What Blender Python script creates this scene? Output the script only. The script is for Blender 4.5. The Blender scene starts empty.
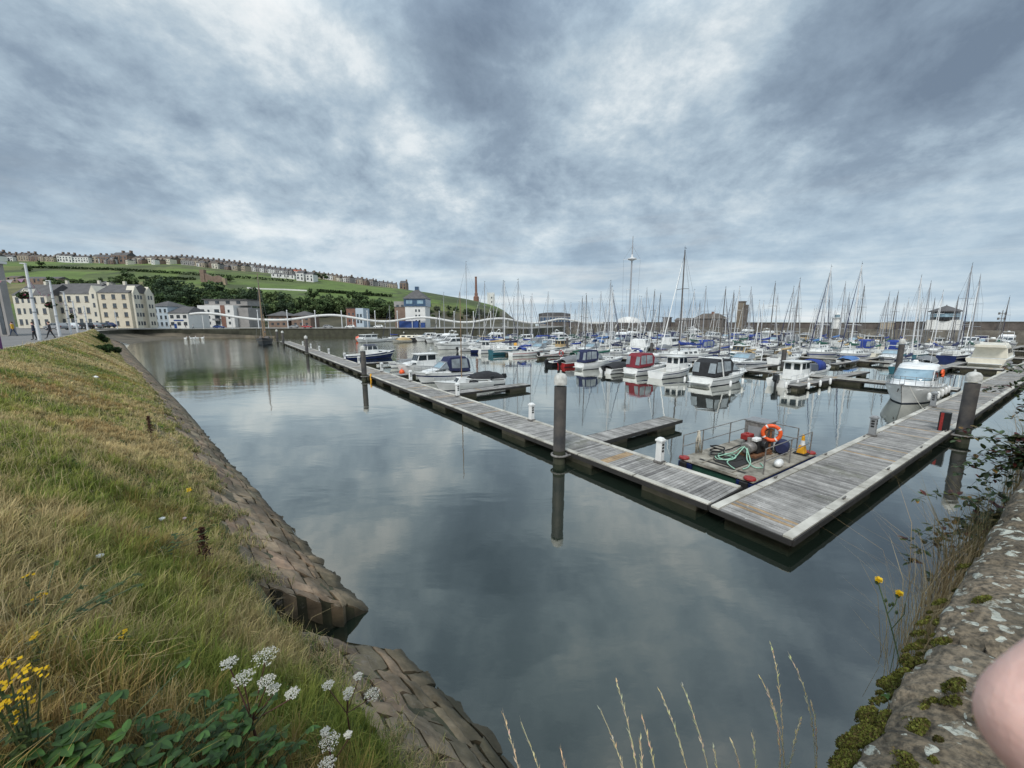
import bpy, math, random
import numpy as np
from mathutils import Vector, Matrix, noise
sc = bpy.context.scene
COL = sc.collection
R = math.radians
rnd = random.Random(7)

# ------------------------------------------------------------------ camera model
F_PX, CAM_H = 385.0, 6.5
PITCH = math.atan((384 - 321) / F_PX)
CP, SP = math.cos(PITCH), math.sin(PITCH)

def at(x, y, z=0.0):
    """point of the plane at height z seen at photo pixel x, y"""
    u = (384 - y) / F_PX; r = (x - 512) / F_PX
    t = (z - CAM_H) / (u * CP - SP)
    return Vector((r * t, (CP + u * SP) * t, z))

def atY(x, y, Y):
    u = (384 - y) / F_PX; r = (x - 512) / F_PX
    t = Y / (CP + u * SP)
    return Vector((r * t, Y, CAM_H + (u * CP - SP) * t))

def proj(p):
    z = p[2] - CAM_H
    d = p[1] * CP - z * SP
    return 512 + F_PX * p[0] / d, 384 - F_PX * (p[1] * SP + z * CP) / d, d

# ------------------------------------------------------------------ materials
MATS = {}
def mat(name, col, rough=0.6, var=0.12, scale=3.0, bump=0.0, metal=0.0, col2=None, detail=6, spec=0.5, bscale=None, lo=.35, hi=.65):
    if name in MATS: return MATS[name]
    m = bpy.data.materials.new(name); m.use_nodes = True
    nt = m.node_tree; b = nt.nodes['Principled BSDF']
    b.inputs['Roughness'].default_value = rough
    b.inputs['Metallic'].default_value = metal
    b.inputs['Specular IOR Level'].default_value = spec
    tc = nt.nodes.new('ShaderNodeTexCoord')
    n = nt.nodes.new('ShaderNodeTexNoise'); n.inputs['Scale'].default_value = scale; n.inputs['Detail'].default_value = detail
    n.inputs['Roughness'].default_value = .62
    nt.links.new(tc.outputs['Object'], n.inputs['Vector'])
    cr = nt.nodes.new('ShaderNodeValToRGB')
    c1 = [max(0, c * (1 - var)) for c in col]
    c2 = list(col2) if col2 else [min(1, c * (1 + var)) for c in col]
    cr.color_ramp.elements[0].position = lo; cr.color_ramp.elements[0].color = (*c1, 1)
    cr.color_ramp.elements[1].position = hi; cr.color_ramp.elements[1].color = (*c2, 1)
    nt.links.new(n.outputs['Fac'], cr.inputs['Fac'])
    nt.links.new(cr.outputs['Color'], b.inputs['Base Color'])
    if bump:
        bp = nt.nodes.new('ShaderNodeBump'); bp.inputs['Strength'].default_value = bump; bp.inputs['Distance'].default_value = .02
        n2 = nt.nodes.new('ShaderNodeTexNoise'); n2.inputs['Scale'].default_value = bscale or scale * 4; n2.inputs['Detail'].default_value = 8
        nt.links.new(tc.outputs['Object'], n2.inputs['Vector'])
        nt.links.new(n2.outputs['Fac'], bp.inputs['Height']); nt.links.new(bp.outputs['Normal'], b.inputs['Normal'])
    MATS[name] = m
    return m

def attr_mat(name, rough=.7, trans=0.0, spec=.2, vary=True):
    """base colour read from the mesh's own colour attribute"""
    if name in MATS: return MATS[name]
    m = bpy.data.materials.new(name); m.use_nodes = True
    nt = m.node_tree; b = nt.nodes['Principled BSDF']
    b.inputs['Roughness'].default_value = rough; b.inputs['Specular IOR Level'].default_value = spec
    a = nt.nodes.new('ShaderNodeAttribute'); a.attribute_name = 'col'
    nt.links.new(a.outputs['Color'], b.inputs['Base Color'])
    if trans:
        tr = nt.nodes.new('ShaderNodeBsdfTranslucent'); mx = nt.nodes.new('ShaderNodeMixShader'); mx.inputs[0].default_value = trans
        nt.links.new(a.outputs['Color'], tr.inputs['Color'])
        nt.links.new(b.outputs[0], mx.inputs[1]); nt.links.new(tr.outputs[0], mx.inputs[2])
        nt.links.new(mx.outputs[0], nt.nodes['Material Output'].inputs['Surface'])
    MATS[name] = m
    return m

def M_(k): return MATS[k]
mat('gelcoat', (.70, .71, .70), .28, .10, 1.2)
mat('gelcoat cream', (.66, .62, .52), .3, .08, 1.5)
mat('deck white', (.62, .63, .61), .55, .12, 2.5)
mat('navy paint', (.012, .022, .085), .25, .2, 2)
mat('black paint', (.012, .013, .015), .35, .3, 2)
mat('red paint', (.30, .018, .02), .35, .2, 2)
mat('maroon canvas', (.17, .015, .025), .8, .2, 3)
mat('green paint', (.012, .075, .055), .35, .2, 2)
mat('teal paint', (.02, .10, .13), .35, .2, 2)
mat('grey paint', (.25, .26, .27), .4, .12, 2)
mat('antifoul', (.02, .028, .05), .7, .3, 2)
mat('blue canvas', (.015, .04, .22), .85, .2, 4, .3)
mat('navy canvas', (.014, .02, .065), .85, .25, 4, .3)
mat('sky canvas', (.07, .16, .36), .85, .15, 4, .3)
mat('black canvas', (.018, .019, .022), .85, .3, 4, .3)
mat('grey canvas', (.16, .17, .18), .85, .15, 4, .3)
mat('tan canvas', (.42, .31, .16), .85, .15, 4, .3)
mat('green canvas', (.015, .085, .06), .85, .2, 4, .3)
mat('glass dark', (.022, .03, .036), .06, .5, .6, spec=.8)
mat('glass pale', (.20, .30, .36), .05, .4, .35, spec=.9)
mat('vinyl', (.22, .25, .27), .12, .3, 1.2, spec=.7)
mat('aluminium', (.42, .43, .44), .38, .08, 6, metal=.6)
mat('mast grey', (.30, .31, .33), .4, .1, 3)
mat('mast white', (.62, .63, .64), .4, .08, 3)
mat('mast dark', (.10, .09, .085), .5, .2, 3)
mat('wood mast', (.22, .15, .09), .5, .2, 3)
mat('wire', (.16, .165, .17), .5, .1, 5)
mat('steel', (.30, .30, .30), .45, .2, 8, metal=.5)
mat('galv', (.20, .19, .18), .55, .35, 6, .2, metal=.3)
mat('rust', (.16, .075, .035), .85, .35, 9, .4)
mat('orange', (.72, .10, .02), .5, .12, 6)
mat('red plastic', (.26, .022, .02), .45, .2, 6)
mat('yellow', (.72, .36, .02), .5, .15, 6)
mat('white plastic', (.70, .71, .70), .4, .06, 5)
mat('black rubber', (.012, .012, .013), .7, .3, 8)
mat('green hose', (.27, .47, .36), .4, .15, 8)
mat('black', (.012, .012, .013), .5, .2, 5)
mat('skin', (.66, .36, .30), .6, .08, 45, .10, col2=(.76, .49, .42), spec=.22, bscale=700, detail=4)
mat('rope', (.45, .42, .35), .9, .2, 20)

# ------------------------------------------------------------------ mesh helper
class MB:
    def __init__(s): s.v = []; s.f = []; s.m = []; s.c = []
    def add(s, vs, fs, mi=0, col=None):
        o = len(s.v); s.v += [tuple(v) for v in vs]
        for f in fs: s.f.append([i + o for i in f]); s.m.append(mi); s.c.append(col)
        return s
    def box(s, c, d, rz=0, mi=0, tx=1.0, ty=1.0, M=None, col=None):
        x, y, z = d[0] / 2, d[1] / 2, d[2] / 2
        ca, sa = math.cos(rz), math.sin(rz); vs = []
        for k in (-1, 1):
            fx, fy = (1, 1) if k < 0 else (tx, ty)
            for i, j in ((-1, -1), (1, -1), (1, 1), (-1, 1)):
                px, py = i * x * fx, j * y * fy
                vs.append((c[0] + px * ca - py * sa, c[1] + px * sa + py * ca, c[2] + k * z))
        if M: vs = [M @ Vector(v) for v in vs]
        return s.add(vs, [(3, 2, 1, 0), (4, 5, 6, 7), (0, 1, 5, 4), (1, 2, 6, 5), (2, 3, 7, 6), (3, 0, 4, 7)], mi, col)
    def loft(s, rings, mi=0, cap=True, closed=True, col=None):
        n = len(rings[0]); vs = [p for r in rings for p in r]; fs = []
        for i in range(len(rings) - 1):
            for j in range(n if closed else n - 1):
                k = (j + 1) % n
                fs.append((i * n + j, i * n + k, (i + 1) * n + k, (i + 1) * n + j))
        if cap and closed:
            fs.append(tuple(range(n - 1, -1, -1))); fs.append(tuple((len(rings) - 1) * n + j for j in range(n)))
        return s.add(vs, fs, mi, col)
    def tube(s, pts, r, n=6, mi=0, col=None, closed=False):
        pts = [Vector(p) for p in pts]; rings = []
        if not isinstance(r, (list, tuple)): r = [r] * len(pts)
        up = None
        for i, p in enumerate(pts):
            if closed: t = pts[(i + 1) % len(pts)] - pts[i - 1]
            else: t = pts[min(i + 1, len(pts) - 1)] - pts[max(i - 1, 0)]
            if t.length < 1e-9: t = Vector((0, 0, 1))
            t.normalize()
            if up is None:
                up = Vector((0, 0, 1)) if abs(t.z) < .9 else Vector((1, 0, 0))
            a = up - t * up.dot(t)
            if a.length < 1e-6: a = t.orthogonal()
            a.normalize(); up = a; b = t.cross(a)
            rings.append([p + (a * math.cos(2 * math.pi * k / n) + b * math.sin(2 * math.pi * k / n)) * r[i] for k in range(n)])
        if closed: rings.append(rings[0])
        return s.loft(rings, mi, not closed, True, col)
    def lathe(s, prof, c=(0, 0, 0), n=12, mi=0, axis=2, col=None):
        rings = []
        for r, z in prof:
            ring = []
            for k in range(n):
                a = 2 * math.pi * k / n; q = (r * math.cos(a), r * math.sin(a), z)
                if axis == 0: q = (q[2], q[0], q[1])
                if axis == 1: q = (q[1], q[2], q[0])
                ring.append((c[0] + q[0], c[1] + q[1], c[2] + q[2]))
            rings.append(ring)
        return s.loft(rings, mi, True, True, col)
    def prism(s, poly, hw, mi=0, hw2=None, zlo=None, zhi=None, y0=0.0):
        """side profile (x,z) extruded across y; half width hw at zlo narrowing to hw2 at zhi"""
        zs = [p[1] for p in poly]; zlo = min(zs) if zlo is None else zlo; zhi = max(zs) if zhi is None else zhi
        hw2 = hw if hw2 is None else hw2
        W = lambda z: hw + (hw2 - hw) * (z - zlo) / max(1e-6, zhi - zlo)
        n = len(poly)
        vs = [(x, y0 - W(z), z) for x, z in poly] + [(x, y0 + W(z), z) for x, z in poly]
        fs = [tuple(range(n)), tuple(range(2 * n - 1, n - 1, -1))]
        for i in range(n):
            k = (i + 1) % n; fs.append((k, i, n + i, n + k))
        return s.add(vs, fs, mi)
    def build(s, name, mats, parent=None, smooth=False, bevel=0, seg=2, loc=None):
        me = bpy.data.meshes.new(name); me.from_pydata(s.v, [], s.f)
        if not isinstance(mats, (list, tuple)): mats = [mats]
        for m in mats: me.materials.append(MATS[m] if isinstance(m, str) else m)
        me.polygons.foreach_set('material_index', s.m)
        me.validate(); me.update()
        if any(c is not None for c in s.c):
            at_ = me.color_attributes.new('col', 'FLOAT_COLOR', 'CORNER'); i = 0
            buf = []
            for p, c in zip(s.f, s.c): buf += [*(c or (.5, .5, .5)), 1.0] * len(p)
            if len(buf) == len(at_.data) * 4: at_.data.foreach_set('color', buf)
        if smooth:
            me.shade_smooth() if smooth is True else me.set_sharp_from_angle(angle=R(smooth))
            if smooth is not True: pass
        o = bpy.data.objects.new(name, me); COL.objects.link(o)
        if parent: o.parent = parent
        if loc: o.location = loc
        if bevel:
            b = o.modifiers.new('bevel', 'BEVEL'); b.width = bevel; b.segments = seg; b.limit_method = 'ANGLE'; b.angle_limit = R(40)
        return o

def fix_normals(o):
    import bmesh
    bm = bmesh.new(); bm.from_mesh(o.data); bmesh.ops.recalc_face_normals(bm, faces=bm.faces); bm.to_mesh(o.data); bm.free()
    return o

def tag(o, label=None, cat=None, group=None, kind=None):
    if label: o['label'] = label
    if cat: o['category'] = cat
    if group: o['group'] = group
    if kind: o['kind'] = kind
    return o
def thing(name, loc=(0, 0, 0), rz=0, label=None, cat=None, group=None):
    o = bpy.data.objects.new(name, None); COL.objects.link(o); o.empty_display_size = .3
    o.location = loc; o.rotation_euler = (0, 0, rz)
    return tag(o, label, cat, group)
def copy_tree(o, parent=None):
    c = o.copy(); COL.objects.link(c)
    if parent: c.parent = parent
    for ch in list(o.children): copy_tree(ch, c)
    return c

def np_mesh(name, V, faces_flat, sizes, cols, material, smooth=False):
    """big mesh from arrays: V (n,3), flat loop indices, polygon sizes, per vertex colour"""
    me = bpy.data.meshes.new(name)
    me.vertices.add(len(V)); me.vertices.foreach_set('co', V.astype(np.float32).ravel())
    me.loops.add(len(faces_flat)); me.loops.foreach_set('vertex_index', faces_flat.astype(np.int32))
    me.polygons.add(len(sizes)); st = np.concatenate([[0], np.cumsum(sizes)[:-1]])
    me.polygons.foreach_set('loop_start', st.astype(np.int32)); me.polygons.foreach_set('loop_total', sizes.astype(np.int32))
    me.update(calc_edges=True)
    if cols is not None:
        a = me.color_attributes.new('col', 'FLOAT_COLOR', 'POINT')
        a.data.foreach_set('color', np.concatenate([cols, np.ones((len(cols), 1))], 1).astype(np.float32).ravel())
    me.materials.append(material)
    o = bpy.data.objects.new(name, me); COL.objects.link(o)
    return o

# ------------------------------------------------------------------ frames of the place
A0 = Vector((6.54, 11.84, 0))                 # corner of the L shaped walkway
E1 = Vector((.839, .5445, 0)).normalized()    # along the right arm
L1 = Vector((-.591, .807, 0)).normalized()    # along the left arm
N1 = Vector((-E1.y, E1.x, 0))                 # inner side of the right arm
ANG_E, ANG_L = math.atan2(E1.y, E1.x), math.atan2(L1.y, L1.x)
def dock(e, l, z=0): return A0 + E1 * e + L1 * l + Vector((0, 0, z))
Q = Vector((.73, .68, 0)); Dn = Vector((-.68, .73, 0))    # across and along the bank
def bank(a, p, z=0): return Dn * a + Q * p + Vector((0, 0, z))
def lerp(a, b, t): return a + (b - a) * t
def sstep(t): t = min(1, max(0, t)); return t * t * (3 - 2 * t)
def pw(x, pts):
    if x <= pts[0][0]: return pts[0][1]
    for (x0, y0), (x1, y1) in zip(pts, pts[1:]):
        if x <= x1: return lerp(y0, y1, (x - x0) / (x1 - x0))
    return pts[-1][1]
def wl(a): return pw(a, [(-3, 3.2), (4, 3.25), (6.5, 3.0), (8, 2.95), (11.4, 2.75), (22, 2.05), (37, 1.3), (56, .1), (115, -3.6), (160, -6.1)])
def st(a): return wl(a) - pw(a, [(0, 1.6), (5, 1.95), (9, 2.1), (17, 1.75), (60, 2.2), (150, 2.8)])
def pc(a): return pw(a, [(-3, -1.0), (1, -1.0), (6, -2.0), (20, -5.0), (37, -6.5), (60, -6.5), (95, -7.6), (120, -8.6), (150, -12.5), (260, -24)])
def zc(a): return pw(a, [(120, 4.7), (170, 3.9), (230, 3.6)])
def bz(a, p):
    s_, c_ = st(a), pc(a)
    if p >= s_: return max(-1.5, 1.75 - (p - s_) * 1.75 / max(.3, wl(a) - s_))
    t = (s_ - p) / (s_ - c_)
    if t > 1: return zc(a)
    z = 1.75 + (zc(a) - 1.75) * (t * .75 + .25 * math.sin(t * math.pi / 2))
    k = math.sin(math.pi * t)
    q = bank(a, p)
    z += k * (.16 * noise.noise(q * .35) + .09 * noise.noise(q * 1.1))
    return z
# ================================================================== SKY AND LIGHT
SUN_EL, SUN_ROT = 48, 200
w = bpy.data.worlds.new('World'); sc.world = w; w.use_nodes = True
nt = w.node_tree; nt.nodes.clear()
def N(t, **k):
    n = nt.nodes.new(t)
    for a, v in k.items(): setattr(n, a, v)
    return n
def LK(a, b): nt.links.new(a, b)
def MATH(op, a, b=None, clamp=False):
    n = N('ShaderNodeMath', operation=op, use_clamp=clamp)
    for i, q in enumerate((a, b)):
        if q is None: continue
        if isinstance(q, (int, float)): n.inputs[i].default_value = q
        else: LK(q, n.inputs[i])
    return n.outputs[0]
def RAMP(fac, els):
    n = N('ShaderNodeValToRGB'); cr = n.color_ramp
    while len(cr.elements) < len(els): cr.elements.new(.5)
    for e, (p, c) in zip(cr.elements, els): e.position = p; e.color = (*c, 1) if not isinstance(c, (int, float)) else (c, c, c, 1)
    LK(fac, n.inputs[0]); return n.outputs[0]
def NOISE(vec, scale, detail=8, rough=.55, dist=0.0, off=(0, 0, 0)):
    mp = N('ShaderNodeMapping'); mp.inputs['Location'].default_value = off; LK(vec, mp.inputs['Vector'])
    n = N('ShaderNodeTexNoise'); n.inputs['Scale'].default_value = scale; n.inputs['Detail'].default_value = detail
    n.inputs['Roughness'].default_value = rough; n.inputs['Distortion'].default_value = dist
    LK(mp.outputs[0], n.inputs['Vector']); return n.outputs['Fac']
def MIX(fac, a, b, mode='MIX'):
    n = N('ShaderNodeMix', data_type='RGBA', blend_type=mode)
    for sock, q in ((n.inputs['Factor'], fac), (n.inputs['A'], a), (n.inputs['B'], b)):
        if isinstance(q, (int, float)): sock.default_value = q
        elif isinstance(q, tuple): sock.default_value = (*q, 1)
        else: LK(q, sock)
    return n.outputs['Result']
tc = N('ShaderNodeTexCoord'); vec = tc.outputs['Generated']
sx = N('ShaderNodeSeparateXYZ'); LK(vec, sx.inputs[0])
X, Y, Z = sx.outputs
zz = MATH('ADD', MATH('MAXIMUM', Z, 0.0), .42)
cx = N('ShaderNodeCombineXYZ'); LK(MATH('DIVIDE', X, zz), cx.inputs[0]); LK(MATH('DIVIDE', Y, zz), cx.inputs[1])
pv = cx.outputs[0]
n1 = NOISE(pv, 1.35, 10, .56, .15, (3.1, 1.7, 0))
n2 = NOISE(pv, 3.4, 11, .64, .15, (7.3, 2.2, 4))
n3 = NOISE(pv, 9.0, 7, .6, .2, (1.3, 9.2, 2))
dens = MATH('ADD', MATH('ADD', MATH('MULTIPLY', n1, .78), MATH('MULTIPLY', n2, .62)), MATH('MULTIPLY', n3, .20))
dens = MATH('ADD', MATH('MULTIPLY', MATH('SUBTRACT', dens, .80), 1.15), .50)
# a few broad masses of thicker and thinner cloud, in directions of the sky
def lobe(az_px, el_px, k, amp):
    r = (az_px - 512) / F_PX; u = (384 - el_px) / F_PX
    d = Vector((r, CP + u * SP, u * CP - SP)).normalized()
    vm = N('ShaderNodeVectorMath', operation='DOT_PRODUCT'); LK(vec, vm.inputs[0]); vm.inputs[1].default_value = d
    return MATH('MULTIPLY', MATH('POWER', MATH('MAXIMUM', vm.outputs['Value'], 0.001), k), amp)
for a in [(455, 15, 60, -.12), (612, 75, 140, .10), (690, 155, 30, -.10), (880, 70, 50, -.10), (362, 78, 260, .09), (420, 148, 320, .12), (40, 40, 30, .07), (440, 100, 90, -.06), (1000, 60, 40, -.03), (720, 55, 60, .05), (540, 170, 60, -.04), (230, 60, 40, .03),
          (260, 100, 22, -.04), (700, 40, 40, .05), (490, 210, 120, .03), (90, 190, 45, -.05), (230, 210, 60, .05), (850, 200, 30, .035), (330, 190, 60, -.05), (780, 165, 160, .06), (960, 150, 60, .03)]:
    dens = MATH('ADD', dens, lobe(*a))
cloud = RAMP(dens, [(.20, (.185, .245, .325)), (.37, (.29, .375, .47)), (.48, (.44, .55, .645)), (.55, (.58, .68, .75)), (.63, (.82, .885, .915)), (.73, (1.0, 1.02, 1.02))])
# lighter, bluer haze with thin bands towards the horizon
bands = N('ShaderNodeCombineXYZ'); LK(MATH('MULTIPLY', X, 2.2), bands.inputs[0]); LK(MATH('MULTIPLY', Y, 2.2), bands.inputs[1]); LK(MATH('MULTIPLY', Z, 17), bands.inputs[2])
nb = NOISE(bands.outputs[0], 1.3, 7, .58, .3, (2, 5, 1))
hz = RAMP(nb, [(.34, (.40, .54, .68)), (.47, (.53, .67, .79)), (.57, (.70, .81, .88)), (.70, (.91, .96, .98))])
hf = RAMP(MATH('MAXIMUM', Z, 0.0), [(.02, .95), (.27, 0.0)])
col = MIX(hf, cloud, hz)
sky = N('ShaderNodeTexSky', sky_type='NISHITA'); sky.sun_disc = False
sky.sun_elevation = R(SUN_EL); sky.sun_rotation = R(SUN_ROT); sky.air_density = 1.0; sky.dust_density = 3.0
skc = MIX(1.0, sky.outputs[0], (.085, .085, .085), 'MULTIPLY')
col = MIX(.90, skc, col)
# an overcast sky is brighter overhead than near the horizon
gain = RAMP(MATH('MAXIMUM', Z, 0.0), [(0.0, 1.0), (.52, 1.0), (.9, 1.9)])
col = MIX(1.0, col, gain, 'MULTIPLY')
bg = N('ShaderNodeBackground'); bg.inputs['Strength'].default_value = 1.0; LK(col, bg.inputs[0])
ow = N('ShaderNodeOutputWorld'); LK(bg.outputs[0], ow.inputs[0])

sun = bpy.data.lights.new('sun', 'SUN'); sun.energy = 2.6; sun.angle = R(20); sun.color = (1, .96, .90)
so = bpy.data.objects.new('sun', sun); COL.objects.link(so)
so.rotation_euler = (R(90 - SUN_EL), 0, R(180 - SUN_ROT))
sc.view_settings.view_transform = 'Standard'; sc.view_settings.look = 'None'
sc.view_settings.exposure = 0; sc.view_settings.gamma = 1

cam = bpy.data.cameras.new('camera'); co = bpy.data.objects.new('camera', cam); COL.objects.link(co)
cam.sensor_width = 36; cam.lens = 36 * F_PX / 1024; cam.clip_start = .01; cam.clip_end = 6000
co.location = (0, 0, CAM_H); co.rotation_euler = (math.pi / 2 - PITCH, 0, 0)
cam.dof.use_dof = True; cam.dof.focus_distance = 20; cam.dof.aperture_fstop = 16
sc.camera = co

# ================================================================== WATER AND SEABED
m = bpy.data.materials.new('harbour water'); m.use_nodes = True; nt = m.node_tree; nt.nodes.clear()
tc = N('ShaderNodeTexCoord'); ob = tc.outputs['Object']
sp = N('ShaderNodeSeparateXYZ'); LK(ob, sp.inputs[0])
mp = N('ShaderNodeMapping'); mp.inputs['Rotation'].default_value = (0, 0, R(25)); mp.inputs['Scale'].default_value = (1, 2.3, 1); LK(ob, mp.inputs[0])
rip = NOISE(mp.outputs[0], 1.5, 4, .55, .2)
rip2 = NOISE(mp.outputs[0], .16, 3, .5, .5)
fine = NOISE(mp.outputs[0], 5.0, 2, .5)
# cat's-paws: patches of the surface ruffled by the breeze, strongest in the open basin to the left
patch = RAMP(NOISE(ob, .035, 4, .6, .6, (3, 1, 0)), [(.42, .12), (.66, 1.0)])
lefty = N('ShaderNodeMapRange'); lefty.inputs['From Min'].default_value = 22; lefty.inputs['From Max'].default_value = 70; lefty.inputs['To Min'].default_value = .16; lefty.inputs['To Max'].default_value = 1.0
LK(MATH('SUBTRACT', MATH('MULTIPLY', sp.outputs[1], .8), MATH('MULTIPLY', sp.outputs[0], .9)), lefty.inputs[0])
amp = MATH('MULTIPLY', patch, lefty.outputs[0])
outer = N('ShaderNodeMapRange'); outer.inputs['From Min'].default_value = 62; outer.inputs['From Max'].default_value = 150; outer.inputs['To Min'].default_value = 0.0; outer.inputs['To Max'].default_value = 2.6
LK(MATH('SUBTRACT', MATH('MULTIPLY', sp.outputs[1], .8), MATH('MULTIPLY', sp.outputs[0], .9)), outer.inputs[0])
amp = MATH('ADD', amp, outer.outputs[0])
hgt = MATH('ADD', MATH('ADD', MATH('MULTIPLY', MATH('ADD', rip, MATH('MULTIPLY', fine, .25)), MATH('ADD', MATH('MULTIPLY', amp, .010), .0007)), MATH('MULTIPLY', rip2, .018)), 0.0)
bp = N('ShaderNodeBump'); bp.inputs['Strength'].default_value = 1.0; bp.inputs['Distance'].default_value = 1.0; LK(hgt, bp.inputs['Height'])
fr = N('ShaderNodeLayerWeight'); fr.inputs['Blend'].default_value = .5; LK(bp.outputs[0], fr.inputs['Normal'])
refl = MATH('ADD', MATH('MULTIPLY', MATH('POWER', fr.outputs['Facing'], 1.85), .97), .055, True)
gl = N('ShaderNodeBsdfGlossy'); gl.inputs['Roughness'].default_value = .02; gl.inputs['Color'].default_value = (.975, .97, .92, 1); LK(bp.outputs[0], gl.inputs['Normal'])
df = N('ShaderNodeBsdfDiffuse')
LK(RAMP(NOISE(ob, .05, 3, .5), [(.35, (.013, .024, .017)), (.65, (.021, .033, .024))]), df.inputs['Color'])
tr = N('ShaderNodeBsdfTransparent'); tr.inputs['Color'].default_value = (.55, .62, .52, 1)
m1 = N('ShaderNodeMixShader'); m1.inputs[0].default_value = .38; LK(df.outputs[0], m1.inputs[1]); LK(tr.outputs[0], m1.inputs[2])
m2 = N('ShaderNodeMixShader'); LK(refl, m2.inputs[0]); LK(m1.outputs[0], m2.inputs[1]); LK(gl.outputs[0], m2.inputs[2])
LK(m2.outputs[0], N('ShaderNodeOutputMaterial').inputs[0])
MATS['water'] = m
tag(MB().add([(-260, -20, 0), (3000, -20, 0), (3000, 3000, 0), (-260, 3000, 0)], [(0, 1, 2, 3)]).build('water', 'water'), kind='structure')
mat('seabed', (.016, .022, .017), .9, .4, .4)
tag(MB().add([(-260, -20, -3.2), (3000, -20, -3.2), (3000, 3000, -3.2), (-260, 3000, -3.2)], [(0, 1, 2, 3)]).build('seabed', 'seabed'), kind='structure')

# ================================================================== GRASS BANK, PROMENADE
NOTCH = (6.45, 7.95)
mat('bank soil', (.060, .052, .024), .95, .3, 1.2, .6, col2=(.11, .12, .035))
mat('asphalt', (.16, .155, .15), .92, .12, .7, .2)
mat('mud', (.066, .058, .040), .85, .35, .25, .3, col2=(.13, .108, .075))
avals = [-3 + i * .35 for i in range(60)] + [18 + i * 1.0 for i in range(30)] + [48 + i * 3 for i in range(35)]
V = []; Fc = []; NC = 34
for a in avals:
    s_, c_ = st(a) + .10, pc(a)
    for j in range(NC):
        p = lerp(s_, c_ - .3, j / (NC - 1)); z = bz(a, p) - (.06 if j == 0 else 0)
        V.append(bank(a, p, z))
for i in range(len(avals) - 1):
    for j in range(NC - 1):
        k = i * NC + j; Fc.append((k, k + NC, k + NC + 1, k + 1))
tag(MB().add(V, Fc).build('grass_bank', 'bank soil', smooth=True), kind='structure')
# promenade: level ground behind the crest
V = []; Fc = []; av = [-3 + i * 3 for i in range(12)] + [36 + i * 6 for i in range(40)]
for a in av:
    c_ = pc(a)
    for k, p in enumerate((c_ - .25, c_ - 60, c_ - 260)): V.append(bank(a, p, zc(a) - .004))
for i in range(len(av) - 1):
    for j in range(2):
        k = i * 3 + j; Fc.append((k, k + 3, k + 4, k + 1))
tag(MB().add(V, Fc).build('promenade', 'asphalt'), kind='structure')
mat('kerb stone', (.30, .29, .27), .85, .15, 2)
mb = MB(); pts = [bank(a, pc(a) - .3, zc(a)) for a in range(10, 150, 2)]
for p, q in zip(pts, pts[1:]):
    d = (q - p).normalized(); n = Vector((-d.y, d.x, 0)) * .15
    for o in (0,): mb.add([p - n, p + n, q + n * .999, q - n * .999, p - n + Vector((0, 0, .12)), p + n + Vector((0, 0, .12)), q + n + Vector((0, 0, .12)), q - n + Vector((0, 0, .12))],
           [(4, 5, 6, 7), (0, 3, 7, 4), (1, 5, 6, 2)])
tag(mb.build('promenade_kerb', 'kerb stone'), kind='structure')

# ================================================================== STONE REVETMENT (pitched blocks)
m = mat('sandstone blocks', (.16, .115, .085), .9, .25, 1.0, .5, bscale=14)
nt = m.node_tree; b = nt.nodes['Principled BSDF']
a_ = N('ShaderNodeAttribute', attribute_name='col')
geo = N('ShaderNodeNewGeometry'); sz = N('ShaderNodeSeparateXYZ'); LK(geo.outputs['Position'], sz.inputs[0])
nz = NOISE(geo.outputs['Position'], 1.6, 8, .65)
base = MIX(1.0, a_.outputs['Color'], RAMP(nz, [(.30, .42), (.50, .95), (.70, 1.55)]), 'MULTIPLY')
alg = RAMP(MATH('ADD', sz.outputs[2], MATH('MULTIPLY', MATH('SUBTRACT', nz, .5), .9)), [(.15, 1.0), (1.05, 0.0)])
base = MIX(MATH('MULTIPLY', alg, .62), base, (.066, .060, .028))
wet = RAMP(MATH('ADD', sz.outputs[2], MATH('MULTIPLY', MATH('SUBTRACT', nz, .5), .3)), [(.06, 1.0), (.24, 0.0)])
base = MIX(MATH('MULTIPLY', wet, .7), base, (.020, .021, .013))
lich = RAMP(NOISE(geo.outputs['Position'], 5.5, 6, .7), [(.56, 0.0), (.64, .6)])
base = MIX(1.0, base, RAMP(NOISE(geo.outputs['Position'], .45, 5, .7, 0, (3, 3, 3)), [(.36, .55), (.62, 1.25)]), 'MULTIPLY')
base = MIX(MATH('MULTIPLY', lich, MATH('SUBTRACT', 1.0, alg)), base, (.27, .23, .19))
deep = RAMP(MATH('MULTIPLY', sz.outputs[2], -1.0), [(0.0, 0.0), (.9, 1.0)])  # fade below the waterline: light lost in the water, put into the stone colour
base = MIX(deep, base, (.016, .022, .017)); LK(base, b.inputs['Base Color'])
rv = random.Random(3)
mb = MB()
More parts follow.
